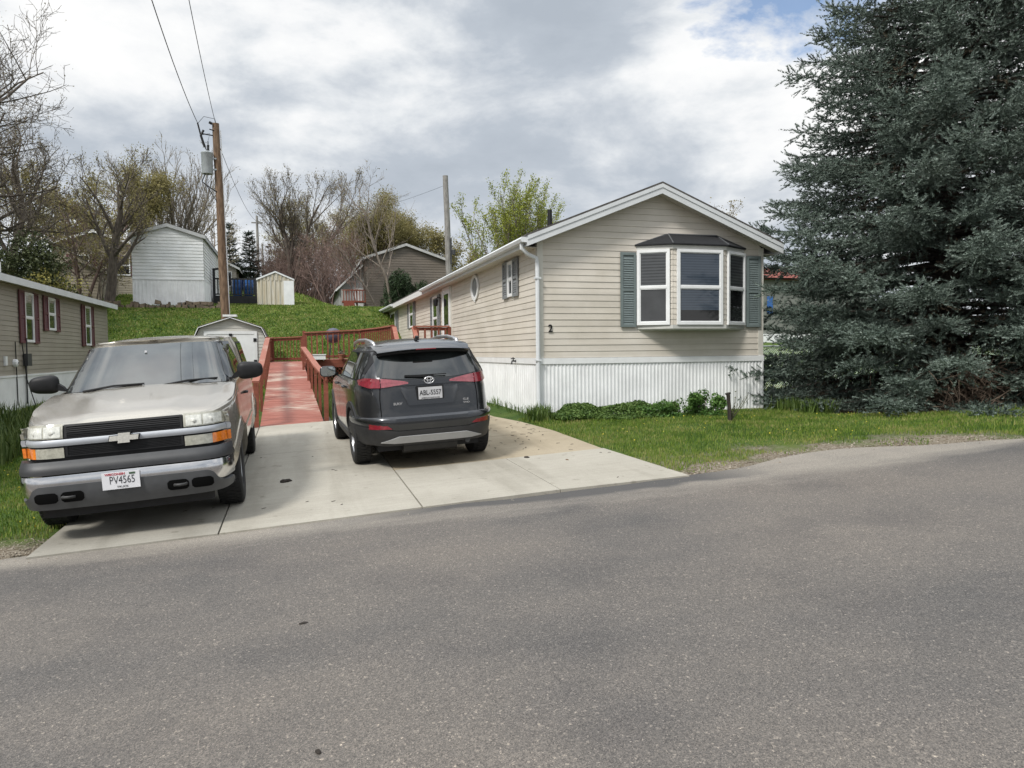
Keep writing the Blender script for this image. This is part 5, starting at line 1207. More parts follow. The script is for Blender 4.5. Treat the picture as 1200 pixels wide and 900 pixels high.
text_mesh('AMERICA\'S DAIRYLAND', .022, .0008, 'plate_text', PLATEBLK, o, REARM(0,.887,yp-.0175), True)
# badges
text_mesh('RAV4', .062, .003, 'badge', BADGE, suv, REARM(-.40,.835,rear(-.40,.835).y-.004) @ Matrix.Rotation(R(9),4,'Y'), True, (1.0,.75,1), .0015)
text_mesh('XLE', .042, .003, 'badge', BADGE, suv, REARM(.45,.835,rear(.45,.835).y-.004) @ Matrix.Rotation(R(-9),4,'Y'), True, (1.3,.8,1), .001)
text_mesh('AWD', .036, .003, 'badge', BADGE, suv, REARM(.45,.795,rear(.45,.795).y-.004) @ Matrix.Rotation(R(-9),4,'Y'), True, (1.3,.8,1), .001)
mb = MB(); ye = rear(0,1.10).y-.026
def ell(cx,cz,a,b): return [(cx+a*math.cos(t),ye,cz+b*math.sin(t)) for t in np.linspace(0,2*math.pi,25)]
mb.tube(ell(0,1.105,.062,.042),.0075,6,cap=False); mb.tube(ell(0,1.108,.022,.038),.006,6,cap=False); mb.tube(ell(0,1.122,.046,.018),.006,6,cap=False); mb.build('emblem', BADGE, suv, smooth=True, local=True)

# ------------------------------------------------------------------ silver pickup with a cap
TR_PAINT = paint('pewter_metallic', (.415,.385,.33), .66, .25, .06, (.34,.31,.27), .18)
TRM = carframe(-1.55, 10.27, R(181), .055, .02, .012)
TRM = carframe(-1.50, 10.27, R(181), .060, .02, .012)
trk = thing('pickup_truck', None, 'pewter silver pickup truck with a matching cap over its bed, facing the road', 'pickup truck', mat=TRM)
class Tapered(Shell):
    """front end drawn in towards the headlights"""
    k, y0, y1 = .105, 1.95, 2.72
    def tp(s, p): return Vector((p.x*(1-s.k*float(ss(s.y0,s.y1,p.y))), p.y, p.z))
    def front(s, x, z):
        q = 1-s.k*float(ss(s.y0,s.y1,Shell.front(s, x/(1-s.k*.8), z).y)); return Vector((x, Shell.front(s, x/q, z).y, z))
    def side(s, sg):
        f = Shell.side(s, sg); return lambda y,z: s.tp(f(y,z))
    def at(s, t, z): return s.tp(Shell.at(s, t, z))
    def xs(s, a, b, n=24): return [x*(1-s.k*.9) for x in Shell.xs(s, a, b, n)]
TL = Tapered(pl((.4,2.62),(.55,2.70),(.75,2.735),(.98,2.72),(1.05,2.69),(1.12,2.60),(1.35,2.3)), pl((.4,-2.88),(.7,-2.93),(1.3,-2.92)), pl((.40,.90),(.55,.955),(.75,.972),(.95,.965),(1.1,.945),(1.22,.925),(1.3,.905)), 9.5, 14)
ztt = pl((-3,1.27),(1.2,1.265),(1.40,1.25),(2.2,1.13),(2.55,1.075),(2.75,1.045))
TA = .475
def zlt(x, y):
    for c in (-1.82, 1.82):
        if abs(y-c) < TA: return max(.47, .385+math.sqrt(TA*TA-(y-c)**2))
    if y > 2.2: return .66
    return .47
mb = MB(); wrap(mb, TL, zlt, ztt, 340, 12, .8, .06)
def hood(q, y):
    zz = ztt(y); sidex = abs(TL.side(1)(min(y,2.5),zz).x)-.02; w = sidex+.012-.012*max(0,(y-2.4)/.28)
    b = .5+.5*math.tanh((.52-abs(q))/.05); dro = 0 if y < 2.5 else -.045*((y-2.5)/.185)**2
    yy = y+(TL.front(q*w*.985,1.0).y-TL.front(0,1.0).y)*min(1,max(0,(y-1.9)/.75))**1.5
    return Vector((q*w, yy, zz+.006+.028*(1-abs(q)**2.2)+.018*b+dro))
hy = np.r_[np.linspace(1.28,2.45,14),[2.56,2.62,2.66,2.685]]; hx = np.linspace(-1,1,29); g = [tuple(hood(q,y)) for y in hy for q in hx]
mb.grid(g, len(hy), 29)
mb.build('body', TR_PAINT, trk, smooth=True, local=True, angle=38)
mb = MB()
for sg in (-1,1):
    sd = TL.side(sg)
    for y in (1.28,.12,-1.16): line_strip(mb, sd, [(y,1.25),(y-.02,.85),(y+.02,.50)], .010)
mb.build('panel_seam', SEAM, trk, local=True)
CG = Shell(pl((1.2,1.47),(1.26,1.40),(1.74,.63),(1.80,.48),(1.86,.3)), pl((1.2,-1.15),(1.9,-1.13)), pl((1.2,.905),(1.3,.885),(1.74,.735),(1.79,.70),(1.86,.62)), 5.0, 14)
mb = MB(); wrap(mb, CG, lambda x,y: 1.22, lambda y: 1.785, 160, 8, 1.4, .06); dome(mb, CG, 1.782, .06); mb.build('cab', TR_PAINT, trk, smooth=True, local=True, angle=38)
CP = Shell(pl((1.2,-1.19),(1.9,-1.20)), pl((1.2,-2.93),(1.9,-2.84)), pl((1.2,.905),(1.3,.90),(1.72,.80),(1.80,.765),(1.9,.7)), 16, 14)
mb = MB(); wrap(mb, CP, lambda x,y: 1.26, lambda y: 1.79, 120, 7, 1.4, .05); dome(mb, CP, 1.787, .06); cap_ = mb.build('bed_cap', TR_PAINT, trk, smooth=True, local=True, angle=38)
mb = MB(); mb.box(-.70,.70,-2.85,2.45,.42,1.0); mb.box(-.72,.72,1.2,2.62,.62,1.02); mb.build('underbody', BLACKP, trk, local=True)
mb = MB(); mb.tube([(-.55,1.82,.40),(.55,1.82,.40)],.07,10); mb.tube([(-.8,-1.82,.385),(.8,-1.82,.385)],.06,10); mb.lathe([(.0,-.16),(.12,-.1),(.15,0),(.12,.1),(0,.16)],12,Matrix.Translation((.15,1.82,.38))@Matrix.Rotation(R(90),4,'X')); mb.build('axle', DKMETAL, trk, smooth=True, local=True)
for (x,y) in ((-.81,-1.82),(.81,-1.82)): wheel(trk, x, y, .385, .255, .205, 1 if x > 0 else -1, 6, ALLOY)
for (x,y) in ((-.81,1.82),(.81,1.82)): wheel(trk, x, y, .385, .255, .205, 1 if x > 0 else -1, 6, ALLOY)
# arch lips
mb = MB()
for sg in (-1,1):
    sd = TL.side(sg)
    for c in (-1.82,1.82):
        patch(mb, lambda th,r,c=c,sd=sd: sd(c+r*math.cos(th), .385+r*math.sin(th)), np.linspace(.12,math.pi-.12,32), .46, .535, 3, (lambda u,f: .030-.022*f), .07)
mb.build('wheel_arch', TR_PAINT, trk, smooth=True, local=True, angle=40)
fr = TL.front
TX = lambda a,b,n=26: TL.xs(a,b,n)
mirr = lambda us,sg: list(us) if sg > 0 else [-u for u in list(us)[::-1]]
quickpatch('front_panel', trk, BLACKP, fr, TX(-.905,.905,40), .70, (lambda u: 1.052-.0*abs(u)), 6, .008, .03)
GR = MB(); 
for (z0,z1) in ((.955,1.035),(.795,.865)):
    for k in range(5): patch(GR, fr, np.linspace(-.47,.47,14), z0+(z1-z0)*(k+.15)/5, z0+(z1-z0)*(k+.62)/5, 2, .018, .012)
    for sg in (-1,1): patch(GR, fr, sorted([sg*.47,sg*.49]), z0-.01, z1+.01, 2, .022, .014)
    patch(GR, fr, np.linspace(-.49,.49,14), z1+.004, z1+.016, 2, .022, .014); patch(GR, fr, np.linspace(-.49,.49,14), z0-.016, z0-.004, 2, .022, .014)
GR.build('grille', BLACKP, trk, local=True)
quickpatch('grille_bar', trk, simple('dull_silver_bar',(.46,.48,.51),.42,metal=.45,noise=.06), fr, TX(-.957,.957,44), .878, .936, 5, (lambda u,f: .028+.008*math.sin(math.pi*f)), .04)
for sg in (-1,1):
    us = mirr(np.unique(np.r_[np.linspace(.50,.78,10),np.linspace(.78,.868,12)]),sg)
    o = quickpatch('headlight', trk, CLEAR, fr, us, .946, (lambda u: 1.054-.010*max(0,(abs(u)-.75)/.12)), 5, .024, .03)
    quickpatch('lens', o, HLAMP, fr, mirr(np.linspace(.52,.65,6),sg), .956, 1.042, 4, .028, .012)
    quickpatch('lens', o, HLAMP, fr, mirr(np.linspace(.662,.80,8),sg), .956, 1.042, 4, .028, .012)
    for xx in (.585,.73):
        p_ = fr(sg*xx, .998); lb = MB(); lb.lathe([(.0,.006),(.008,.006),(.010,.003),(.026,.004),(.029,.0)],14,Matrix.Translation(p_+Vector((0,.030,0)))@Matrix.Rotation(R(-90),4,'X')); lb.build('bulb', HLAMP, o, smooth=True, local=True)
    us = mirr(np.linspace(.50,.76,8),sg)
    o2 = quickpatch('turn_signal', trk, CLEAR, fr, us, .772, .862, 4, .024, .03)
    quickpatch('lens', o2, AMBER, fr, mirr(np.linspace(.725,.868,14),sg), .772, .862, 4, .027, .03)
# bumper
BP = Tapered(pl((.3,2.84),(.45,2.90),(.6,2.905),(.7,2.885),(.76,2.84)), pl((.3,-1),(.8,-1)), pl((.3,.93),(.5,.985),(.66,.992),(.78,.985)), 9.5, 8); BP.k = .075
bf = BP.front; BX = lambda a,b,n=30: BP.xs(a,b,n)
bmp = quickpatch('bumper', trk, CHROME, bf, BX(-.962,.962,44), pl((-.99,.47),(-.9,.45),(.9,.45),(.99,.47)), .635, 7, (lambda u,f: .0+.012*math.sin(math.pi*f)), .05)
quickpatch('bumper_pad', trk, simple('pad_rubber',(.028,.029,.031),.5,noise=.2), bf, BX(-.962,.962,44), .646, .758, 6, (lambda u,f: .010*math.sin(math.pi*(.25+f*.75))), .28)
VAL = simple('grey_valance', (.065,.067,.07), .5, noise=.15)
hiv = pl((-.985,.425),(-.83,.43),(-.775,.455),(-.735,.525),(-.69,.552),(.69,.552),(.735,.525),(.775,.455),(.83,.43),(.985,.425))
val = quickpatch('valance', trk, VAL, bf, sorted(set(BX(-.940,.940,44)+[-.86,-.83,-.80,-.775,-.755,-.73,-.70,.70,.73,.755,.775,.80,.83,.86])), pl((-.985,.37),(-.85,.345),(0,.335),(.85,.345),(.985,.37)), hiv, 5, .020, .06)
quickpatch('chin', trk, BLACKP, bf, BX(-.80,.80,20), .25, .345, 3, -.04, .04)
for sg in (-1,1):
    for (a,b_) in ((.34,.52),(.545,.725)):
        quickpatch('tow_opening', val, SEAM, bf, mirr(np.linspace(a,b_,10),sg), (lambda u,a=a,b_=b_: .405+.022*max(0,abs((abs(u)-(a+b_)/2)/((b_-a)/2))-.75)/.25), (lambda u,a=a,b_=b_: .492-.022*max(0,abs((abs(u)-(a+b_)/2)/((b_-a)/2))-.75)/.25), 3, .024, .01)
    mb = MB(); mb.tube([(sg*.50,2.88,.45),(sg*.50,2.955,.45),(sg*.45,2.975,.45),(sg*.40,2.955,.45)],.014,6); mb.build('tow_hook', DKMETAL, val, smooth=True, local=True)
# plate
FRM = lambda x,z,y: Matrix.Translation((x,y,z)) @ Matrix.Rotation(R(180),4,'Z') @ Matrix.Rotation(R(90),4,'X')
PX = .03
mb = MB(); mb.box(PX-.153,PX+.153,2.936,2.944,.470,.622); o = mb.build('licence_plate', PLATEW, trk, local=True)
text_mesh('PV4565', .094, .0008, 'plate_text', PLATEBLK, o, FRM(PX-.01,.548,2.9455), True, (.72,1.05,1), -.0005)
text_mesh('TRUCK', .024, .0008, 'plate_text', PLATEBLK, o, FRM(PX-.01,.489,2.9455), True, (1.2,1,1))
text_mesh('WISCONSIN', .028, .0008, 'plate_text', PLATERED, o, FRM(PX+.045,.604,2.9455), True, (1.05,1,1), .0008)
mb = MB(); mb.box(PX-.12,PX-.07,2.9445,2.9455,.594,.612); mb.build('plate_sticker', simple('sticker_green',(.05,.09,.05),.5), o, local=True)
# bow-shaped emblem
bw = [(-.125,-.022),(-.115,.022),(-.045,.022),(-.045,.045),(.055,.045),(.05,.022),(.125,.022),(.115,-.022),(.045,-.022),(.045,-.045),(-.055,-.045),(-.05,-.022)]
mb = MB(); ye = 2.79; mb.prism([(a*1.06,b*1.12) for a,b in bw],(0,ye-.012,.908),(-1,0,0),Z_,Y_,-.03,.010,0); o = mb.build('emblem', BLACKP, trk, local=True)
mb = MB(); mb.prism(bw,(0,ye,.908),(-1,0,0),Z_,Y_,-.001,.010); mb.build('emblem_face', simple('emblem_gold',(.74,.72,.66),.3,metal=.5,noise=.15,nscale=60), o, local=True)
# windows
quickpatch('windshield', trk, WSGLASS, CG.front, np.linspace(-.80,.80,26), (lambda u: 1.272+.015*(1-(u/.8)**2)), (lambda u: 1.745-.02*(abs(u)/.8)**3), 8, .006, .012)
mb = MB(); patch(mb, CG.front, np.linspace(-.825,.825,26), 1.245, 1.295, 3, .004, .02); mb.build('cowl', BLACKP, trk, smooth=True, local=True)
for (x0,x1) in ((.62,.02),(-.12,-.72)):
    mb = MB(); a = CG.front(x0 if x0 > 0 else x0,1.285)+Vector((0,.03,0)); b_ = CG.front(x1,1.325)+Vector((0,.035,.0)); m_ = (a+b_)/2+Vector((0,.03,.018)); mb.tube([a,m_,b_],[.012,.012,.008],6)
    mb.beam(CG.front(x0*.9+x1*.1,1.275)+Vector((0,.022,0)),CG.front(x1*.96+x0*.04,1.318)+Vector((0,.022,0)),.014,.02); mb.build('wiper', BLACKP, trk, local=True)
mb = MB(); q = CG.front(.06,1.66); mb.box(q.x-.012,q.x+.012,q.y-.02+.03,q.y+.032,1.655,1.68); mb.build('sticker', PLATEW, trk, local=True)
for sg in (-1,1):
    sd = CG.side(sg); wm = MB()
    patch(wm, sd, np.linspace(-1.10,1.20,26), 1.285, (lambda y: min(1.735,1.285+max(.012,(1.22-y)*.66))), 4, .003, .01); wm.build('window_trim', BLACKP, trk, smooth=True, local=True, angle=40)
    for (a,b_) in ((-1.04,-.05),(.03,1.05)): quickpatch('side_window', trk, CARGLASS, sd, np.linspace(a,b_,12), 1.305, (lambda y: min(1.71,1.305+max(.012,(1.12-y)*.66))), 4, .008, .012)
    cw = MB(); patch(cw, CP.side(sg), np.linspace(-2.72,-1.38,12), 1.36, 1.72, 4, .005, .012); o = cw.build('cap_window', BLACKP, cap_, smooth=True, local=True, angle=40)
    for (a,b_) in ((-2.68,-2.06),(-2.02,-1.42)): quickpatch('pane', cap_, CARGLASS, CP.side(sg), np.linspace(a,b_,8), 1.385, 1.695, 3, .010, .01)
    mb = MB()
    for y in (.22,): mb.tube([TL.side(sg)(y,1.08),TL.side(sg)(y+.02,1.08)+Vector((sg*.035,0,0)),TL.side(sg)(y+.16,1.08)+Vector((sg*.035,0,0)),TL.side(sg)(y+.18,1.08)],.014,6)
    mb.build('door_handle', BLACKP, trk, smooth=True, local=True)
    bm = bmesh.new(); bmesh.ops.create_uvsphere(bm,u_segments=20,v_segments=12,radius=1)
    for v in bm.verts:
        c = v.co; pw = lambda a,e: math.copysign(abs(a)**e,a)
        c.x, c.z, c.y = pw(c.x,.6)*.145, pw(c.z,.65)*.100, (pw(c.y,.7)*.085 if c.y > 0 else c.y*.02)
        c.z *= 1-.12*c.x*sg/.145
        v.co = Vector((sg*1.065,.98,1.375))+c
    me = bpy.data.meshes.new('mirror'); bm.to_mesh(me); bm.free(); me.materials.append(BLACKP); me.polygons.foreach_set('use_smooth',[True]*len(me.polygons)); mo = link('mirror', me, trk, True)
    mb = MB(); mb.prism([(sg*.84,1.28),(sg*.96,1.31),(sg*.98,1.42),(sg*.88,1.34)],(0,.98,0),X_,Z_,Y_,-.03,.05); mb.build('mirror_arm', BLACKP, mo, local=True)
for sg in (-1,1): quickpatch('side_moulding', trk, TR_PAINT, TL.side(sg), np.linspace(-1.1,1.25,12), .70, .745, 3, .012, .012)
# ------------------------------------------------------------------ vegetation
def unit(a): return a/np.maximum(np.linalg.norm(a, axis=-1, keepdims=True), 1e-9)
def quads(name, P_, size, mat, rs, par=None, aspect=.6, flat=0, local=False):
    """one small pointed leaf-shaped face per point"""
    n = len(P_); u = unit(rs.normal(size=(n,3))); 
    if flat: u[:,2] *= (1-flat); u = unit(u)
    v = unit(np.cross(u, rs.normal(size=(n,3)))); s = (size*rs.uniform(.6,1.3,n))[:,None]
    V = np.stack([P_-u*s, P_+v*s*aspect-u*s*.1, P_+u*s, P_-v*s*aspect-u*s*.1], 1).reshape(-1,3)
    return V, np.arange(4*n).reshape(-1,4)
def leafobj(name, P_, size, mat, rs, par=None, **k):
    V, F = quads(name, P_, size, mat, rs, **k); return fastmesh(name, V, F, mat, par, 4)

def conifer(name, loc, H, Rf, label, seed, whorl=.33, nb=7, shoot=(.10,.19), needle=.032, nn=28, zmin=.25, mats=None, dens=1.0, droop=.30, bark=None, upper=None, group=None, shell=.32, step=.068):
    rs = np.random.RandomState(seed); x0, y0, z0 = loc
    t_ = thing(name, loc, label, 'tree', group); tb = MB()
    tb.tube([(x0,y0,z0-.1),(x0+.02,y0,z0+H*.3),(x0-.02,y0,z0+H*.65),(x0,y0,z0+H)],[H*.017,H*.013,H*.007,.01],10)
    B, D, Ls, TT = [], [], [], []
    def vec(a): return Vector(a)
    UPV = Vector((0,0,1)); z = zmin
    while z < H*.985:
        Rm = Rf(z); nbb = max(4, int(nb*(.5+.5*Rm/max(Rf(zmin),.1)))); a0 = rs.uniform(0,6.28); lowd = dens if (upper is None or z < upper) else dens*.4
        for b in range(nbb):
            if rs.rand() < .03: continue
            a = a0+2*math.pi*b/nbb+rs.normal()*.18; Lb = Rm*rs.uniform(.66,1.10)*(1+.09*math.sin(a*3+z*1.7)); zz = z+rs.normal()*whorl*.35
            hd = Vector((math.cos(a),math.sin(a),0)); o_ = Vector((x0,y0,z0+zz)); up = .06+.45*max(0,(z/H-.35))+rs.normal()*.05
            q = lambda t: o_+hd*(Lb*t)+UPV*(Lb*(up*t-droop*t*t*(1-.55*(z/H))+.16*t**4))
            tb.tube([q(t) for t in (0,.25,.5,.75,1)], [.012+.012*Lb,.010+.009*Lb,.009+.006*Lb,.008,.004], 5, cap=False)
            nsub = max(3,int(Lb*11*lowd))
            for i in range(nsub+1):
                t = shell+(1-shell)*(i/nsub)**.8; tip = i == nsub; p = q(min(t,1)); dirb = (q(min(1,t+.05))-q(t-.05)).normalized(); sd = dirb.cross(UPV).normalized(); u3 = sd.cross(dirb)
                roll = rs.uniform(-.55,.35) + (math.pi if i%2 else 0)      # mostly sideways, some hanging, some rising
                if i%2: roll = math.pi-rs.uniform(-.55,.35)
                if i%5 == 4: roll = -math.pi/2+rs.normal()*.5
                ang = 0 if tip else R(rs.uniform(35,62)); lat = sd*math.cos(roll)+u3*math.sin(roll)
                d = (dirb*math.cos(ang)+lat*math.sin(ang)).normalized()
                ln = (.18 if tip else (.16+.40*Lb*.30*(1-t*.62)))*rs.uniform(.75,1.25); k = max(2,int(ln/step*lowd))
                B.append(p); D.append(d); Ls.append(min(ln,.2)); TT.append(0); side = d.cross(UPV)
                side = side.normalized() if side.length > 1e-4 else Vector((1,0,0))
                for j in range(k):
                    s_ = (j+.6)/k; pp = p+d*(ln*s_)-UPV*(.12*ln*s_*s_); an = 0 if j == k-1 else R(rs.uniform(22,62))*(1 if j%2 else -1)
                    dd = d*math.cos(an)+side*math.sin(an)+UPV*(rs.normal()*.25+.14)
                    B.append(pp); D.append(dd); Ls.append(rs.uniform(*shoot)); TT.append(2 if (t < .52 and rs.rand() < .35) else (1 if j >= k-2 and rs.rand() < .55 else 0))
                    if rs.rand() < .4: B.append(pp); D.append(dd+UPV*rs.uniform(-.9,.9)); Ls.append(rs.uniform(*shoot)*.8); TT.append(0)
        z += whorl*(1 if z < (upper or 99) else 1.3)*rs.uniform(.8,1.2)
    B, D, Ls = np.array([tuple(p) for p in B]), unit(np.array([tuple(p) for p in D])), np.array(Ls); n = len(B)
    ref = np.where(np.abs(D[:,2:3])>.9, [[1.,0,0]], [[0,0,1.]]); u = unit(np.cross(D,ref)); v = np.cross(D,u)
    s_ = rs.uniform(0,1,(n,nn)); a = rs.uniform(0,2*math.pi,(n,nn)); el = rs.uniform(.45,1.0,(n,nn)); ln = needle*rs.uniform(.75,1.15,(n,nn))*(1-.35*s_**3)
    rad = u[:,None,:]*np.cos(a)[...,None]+v[:,None,:]*np.sin(a)[...,None]
    rad[...,2] += .25; base = B[:,None,:]+D[:,None,:]*(s_*Ls[:,None])[...,None]
    nd = rad*np.sin(el)[...,None]+D[:,None,:]*np.cos(el)[...,None]
    tan = np.cross(nd, D[:,None,:]); tan /= np.maximum(np.linalg.norm(tan,axis=-1,keepdims=True),1e-6)
    w = (needle*.17)
    V = np.stack([base-tan*w, base+tan*w, base+nd*ln[...,None]], 2).reshape(-1,3)
    tb.build('trunk', bark or BARKC, t_, smooth=True, recalc=False)
    fastmesh('crown', V, np.arange(len(V)).reshape(-1,3), mats, t_, matidx=(np.repeat(np.array(TT),nn) if isinstance(mats,list) else None))
    return t_, n
BARKC = bark_mat('spruce_bark', (.035,.028,.022), (.085,.07,.058))
SPRUCE = leaf_mat('blue_spruce_needles', (.050,.074,.059), (.155,.195,.162), .5, 0, 1.3)
SPRUCE_TIP = leaf_mat('pale_spruce_tips', (.08,.110,.092), (.215,.26,.225), .5, 0, 1.3); SPRUCE_OLD = leaf_mat('old_spruce_needles', (.05,.04,.026), (.12,.10,.07), .6, 0, 1.3)
DKCON = leaf_mat('dark_conifer_needles', (.015,.026,.016), (.04,.058,.034), .6, 0, 1.2)
spr, nsh = conifer('spruce_tree', (12.7,12.05,gzf(12.7,12.05)), 16.2, lambda z: 3.86*max(.02,1-(z/16.4)**1.25)+.30*max(0,1-z/5.5), 'large blue spruce filling the right side beside the beige mobile home', 3, mats=[SPRUCE,SPRUCE_TIP,SPRUCE_OLD], upper=10.2, dens=1.0, whorl=.245, nb=14, nn=20, needle=.060, shoot=(.14,.27), shell=.30, droop=.27, step=.084, zmin=.12)
print('spruce shoots', nsh)
conifer('spruce_tree', (-3.15,62,gzf(-3.15,62)), 4.6, lambda z: 1.45*max(.02,1-z/4.7), 'small dark conifer beyond the ribbed hillside shed, left of the thin pole', 5, mats=DKCON, whorl=.26, nb=8, dens=.9, nn=14, needle=.10, shoot=(.2,.35), shell=.15)
conifer('spruce_tree', (-4.9,66,gzf(-4.9,66)), 5.6, lambda z: 1.3*max(.02,1-z/5.7), 'dark conifer tip showing behind the brown wooden utility pole', 6, mats=DKCON, whorl=.28, nb=8, dens=.9, nn=14, needle=.10, shoot=(.2,.35), shell=.15)

def deciduous(name, loc, H, label, seed, bark, leaf=None, stems=1, spread=.9, nch=(8,6,5,4), up=.35, leaf_n=3, leaf_size=.07, lean=(0,0), sp_r=(.05,.26), r0=None, first=.28, wander=.12, ang=(28,52), ratio=(.62,.55,.5,.5), leaf_spread=.15, twig=.011, cat='tree', stemlen=None, group=None):
    rs = random.Random(seed); nr = np.random.RandomState(seed); t_ = thing(name, loc, label, cat, group); tk, cr = MB(), MB(); LP = []
    r0 = r0 or H*.016
    def branch(p, d, Lg, r, lev):
        k = 6 if lev < 2 else 4; pts = [p]; rad = [r]; d = d.normalized()
        for i in range(k):
            d = (d+Vector((rs.gauss(0,wander),rs.gauss(0,wander),rs.gauss(0,wander*.6)+up*.12*(1 if lev else .3)))).normalized()
            p = p+d*(Lg/k); pts.append(p); rad.append(max(twig*.6, r*(1-(i+1)/k*(.75 if lev else .62))))
        (tk if lev < 2 else cr).tube(pts, rad, 8 if lev == 0 else (5 if lev == 1 else 3), mi=0, cap=False)
        if lev >= len(nch) or (leaf and lev >= len(nch)-1):
            for _ in range(leaf_n if lev >= len(nch) else leaf_n//2):
                q = pts[rs.randint(1,k)]; LP.append((q.x+rs.gauss(0,leaf_spread),q.y+rs.gauss(0,leaf_spread),q.z+rs.gauss(0,leaf_spread)))
        if lev < len(nch):
            n = nch[lev]; f0 = first if lev == 0 else .22
            for c in range(n):
                t = f0+(1-f0)*((c+rs.uniform(.2,.9))/n); fi = min(k-1,int(t*k)); a, b_ = pts[fi], pts[fi+1]; q = a.lerp(b_, min(1,max(0,t*k-fi)))
                dirp = (b_-a).normalized(); az = rs.uniform(0,6.283) if lev else 2.4*c+rs.uniform(-.4,.4); o = dirp.orthogonal().normalized(); o2 = dirp.cross(o)
                an = R(rs.uniform(*ang))*(1.15 if lev == 0 else 1); cd = dirp*math.cos(an)+(o*math.cos(az)+o2*math.sin(az))*math.sin(an)
                cd.z += up*.35; branch(q, cd, Lg*ratio[lev]*rs.uniform(.75,1.15)*(1.12-.45*t)*(spread if lev == 0 else 1), max(twig,rad[fi]*.55), lev+1)
    for s_ in range(stems):
        if stems == 1: d0 = Vector((lean[0],lean[1],1)); b0 = Vector(loc)-Vector((0,0,.2))
        else:
            a = 6.283*s_/stems+rs.uniform(-.3,.3); sp = rs.uniform(*sp_r); d0 = Vector((math.cos(a)*sp+lean[0],math.sin(a)*sp+lean[1],1)); b0 = Vector(loc)+Vector((math.cos(a)*.25,math.sin(a)*.25,-.2))
        branch(b0, d0, (stemlen or H*.78)*(rs.uniform(.8,1.08) if stems > 1 else 1), r0*(1 if stems == 1 else rs.uniform(.6,1)), 0)
    tk.build('trunk', bark, t_, smooth=True, recalc=False)
    mats = [bark]
    if LP and leaf:
        V, F = quads('l', np.array(LP), leaf_size, leaf, nr); cr.add([tuple(q) for q in V], [tuple(f) for f in F.tolist()], 1); mats = [bark, leaf]
    cr.build('crown', mats, t_, recalc=False)
    return t_
BARK1 = bark_mat('grey_brown_bark', (.12,.098,.08), (.24,.20,.165)); BARK2 = bark_mat('dark_bark', (.072,.058,.048), (.165,.138,.112)); BARK3 = bark_mat('reddish_twigs', (.10,.062,.052), (.19,.13,.11)); BARK4 = bark_mat('pale_bark', (.13,.11,.085), (.24,.21,.165))
LOLIVE = leaf_mat('olive_buds', (.15,.135,.05), (.32,.28,.12), .6, .35, .6); LGREEN = leaf_mat('fresh_green_leaves', (.13,.165,.022), (.36,.39,.07), .5, .3, .8); LBUD = leaf_mat('pale_buds', (.13,.11,.05), (.30,.26,.14), .6, .3, .6); LRED = leaf_mat('pink_brown_buds', (.13,.08,.06), (.24,.16,.12), .6, .2, .7)
T = lambda x,y: (x,y,gzf(x,y))
deciduous('bare_tree', T(-15.6,30), 14.5, 'large nearly bare tree reaching in from the left edge of the view', 71, BARK2, LBUD, up=.20, spread=1.35, nch=(12,8,6,4), leaf_n=1, leaf_size=.035, r0=.36, first=.16, ang=(42,72), twig=.011, lean=(.12,0))
deciduous('bare_tree', T(-15.0,34), 11.5, 'fine-twigged bare tree arching over the taupe mobile home, behind the large left-edge tree', 73, BARK2, LBUD, up=.26, spread=1.2, nch=(13,9,7,4), leaf_n=1, leaf_size=.032, r0=.27, first=.25, ang=(34,62), twig=.010, lean=(.30,0))
deciduous('bare_tree', T(-12.2,36), 8.2, 'crooked tree leaning to the right above the taupe mobile home roof', 22, BARK1, LBUD, up=.25, lean=(.40,.0), nch=(9,6,5,4), leaf_n=2, leaf_size=.036, r0=.22, first=.3, twig=.011)
deciduous('budding_tree', T(-8.1,37.8), 6.7, 'thick-trunked budding tree standing just left of the white hillside mobile home', 23, BARK2, LOLIVE, up=.42, nch=(9,6,5,4), leaf_n=3, leaf_size=.036, r0=.25, first=.30, ang=(26,52), spread=.95, lean=(-.05,0))
deciduous('budding_tree', T(-11.0,54), 8.0, 'yellow-olive budding tree rising behind the left end of the white hillside mobile home', 24, BARK1, LOLIVE, up=.5, nch=(10,6,5,4), leaf_n=16, leaf_size=.06, leaf_spread=.3, ang=(22,42))
deciduous('bare_tree', T(-7.9,57), 10.3, 'fan-shaped tree of many upright stems behind the white hillside mobile home', 25, BARK4, LBUD, stems=14, up=.55, nch=(8,6,4), leaf_n=1, leaf_size=.05, ang=(14,32), r0=.14, first=.2, ratio=(.5,.5,.5), twig=.014)
deciduous('budding_tree', T(-14.5,46), 7.2, 'brownish budding tree above the low tan outbuilding on the left', 26, BARK2, LOLIVE, up=.35, nch=(9,6,5,4), leaf_n=3, leaf_size=.07)
deciduous('bare_tree', T(-4.6,52), 6.5, 'slight budding tree just right of the wooden utility pole', 40, BARK1, LBUD, up=.3, nch=(8,5,5), leaf_n=3, leaf_size=.055, r0=.09, lean=(.1,0))
deciduous('bare_tree', T(.2,57), 8.6, 'tall leafless tree of several stems behind the ribbed hillside shed', 27, BARK2, LBUD, stems=5, up=.5, nch=(8,6,5,3), leaf_n=2, leaf_size=.045, ang=(18,40), r0=.22, first=.25, twig=.013)
for i,(x,y,h,sd,lab) in enumerate(((2.2,50,5.2,31,'thin reddish leafless sapling just right of the tall multi-stemmed tree'),(3.3,52,6.0,32,'thin reddish leafless sapling midway between the multi-stemmed tree and the brown house'),(4.0,46.5,5.0,33,'thin reddish leafless sapling against the left corner of the brown house'),(1.4,58,5.4,34,'faint reddish leafless sapling directly behind the multi-stemmed tree foot'))):
    deciduous('sapling', T(x,y), h, lab, sd, BARK3, LRED, stems=3, up=.35, nch=(8,6,4), leaf_n=1, leaf_size=.045, ang=(25,50), r0=.06, twig=.010, group='reddish saplings on the hill')
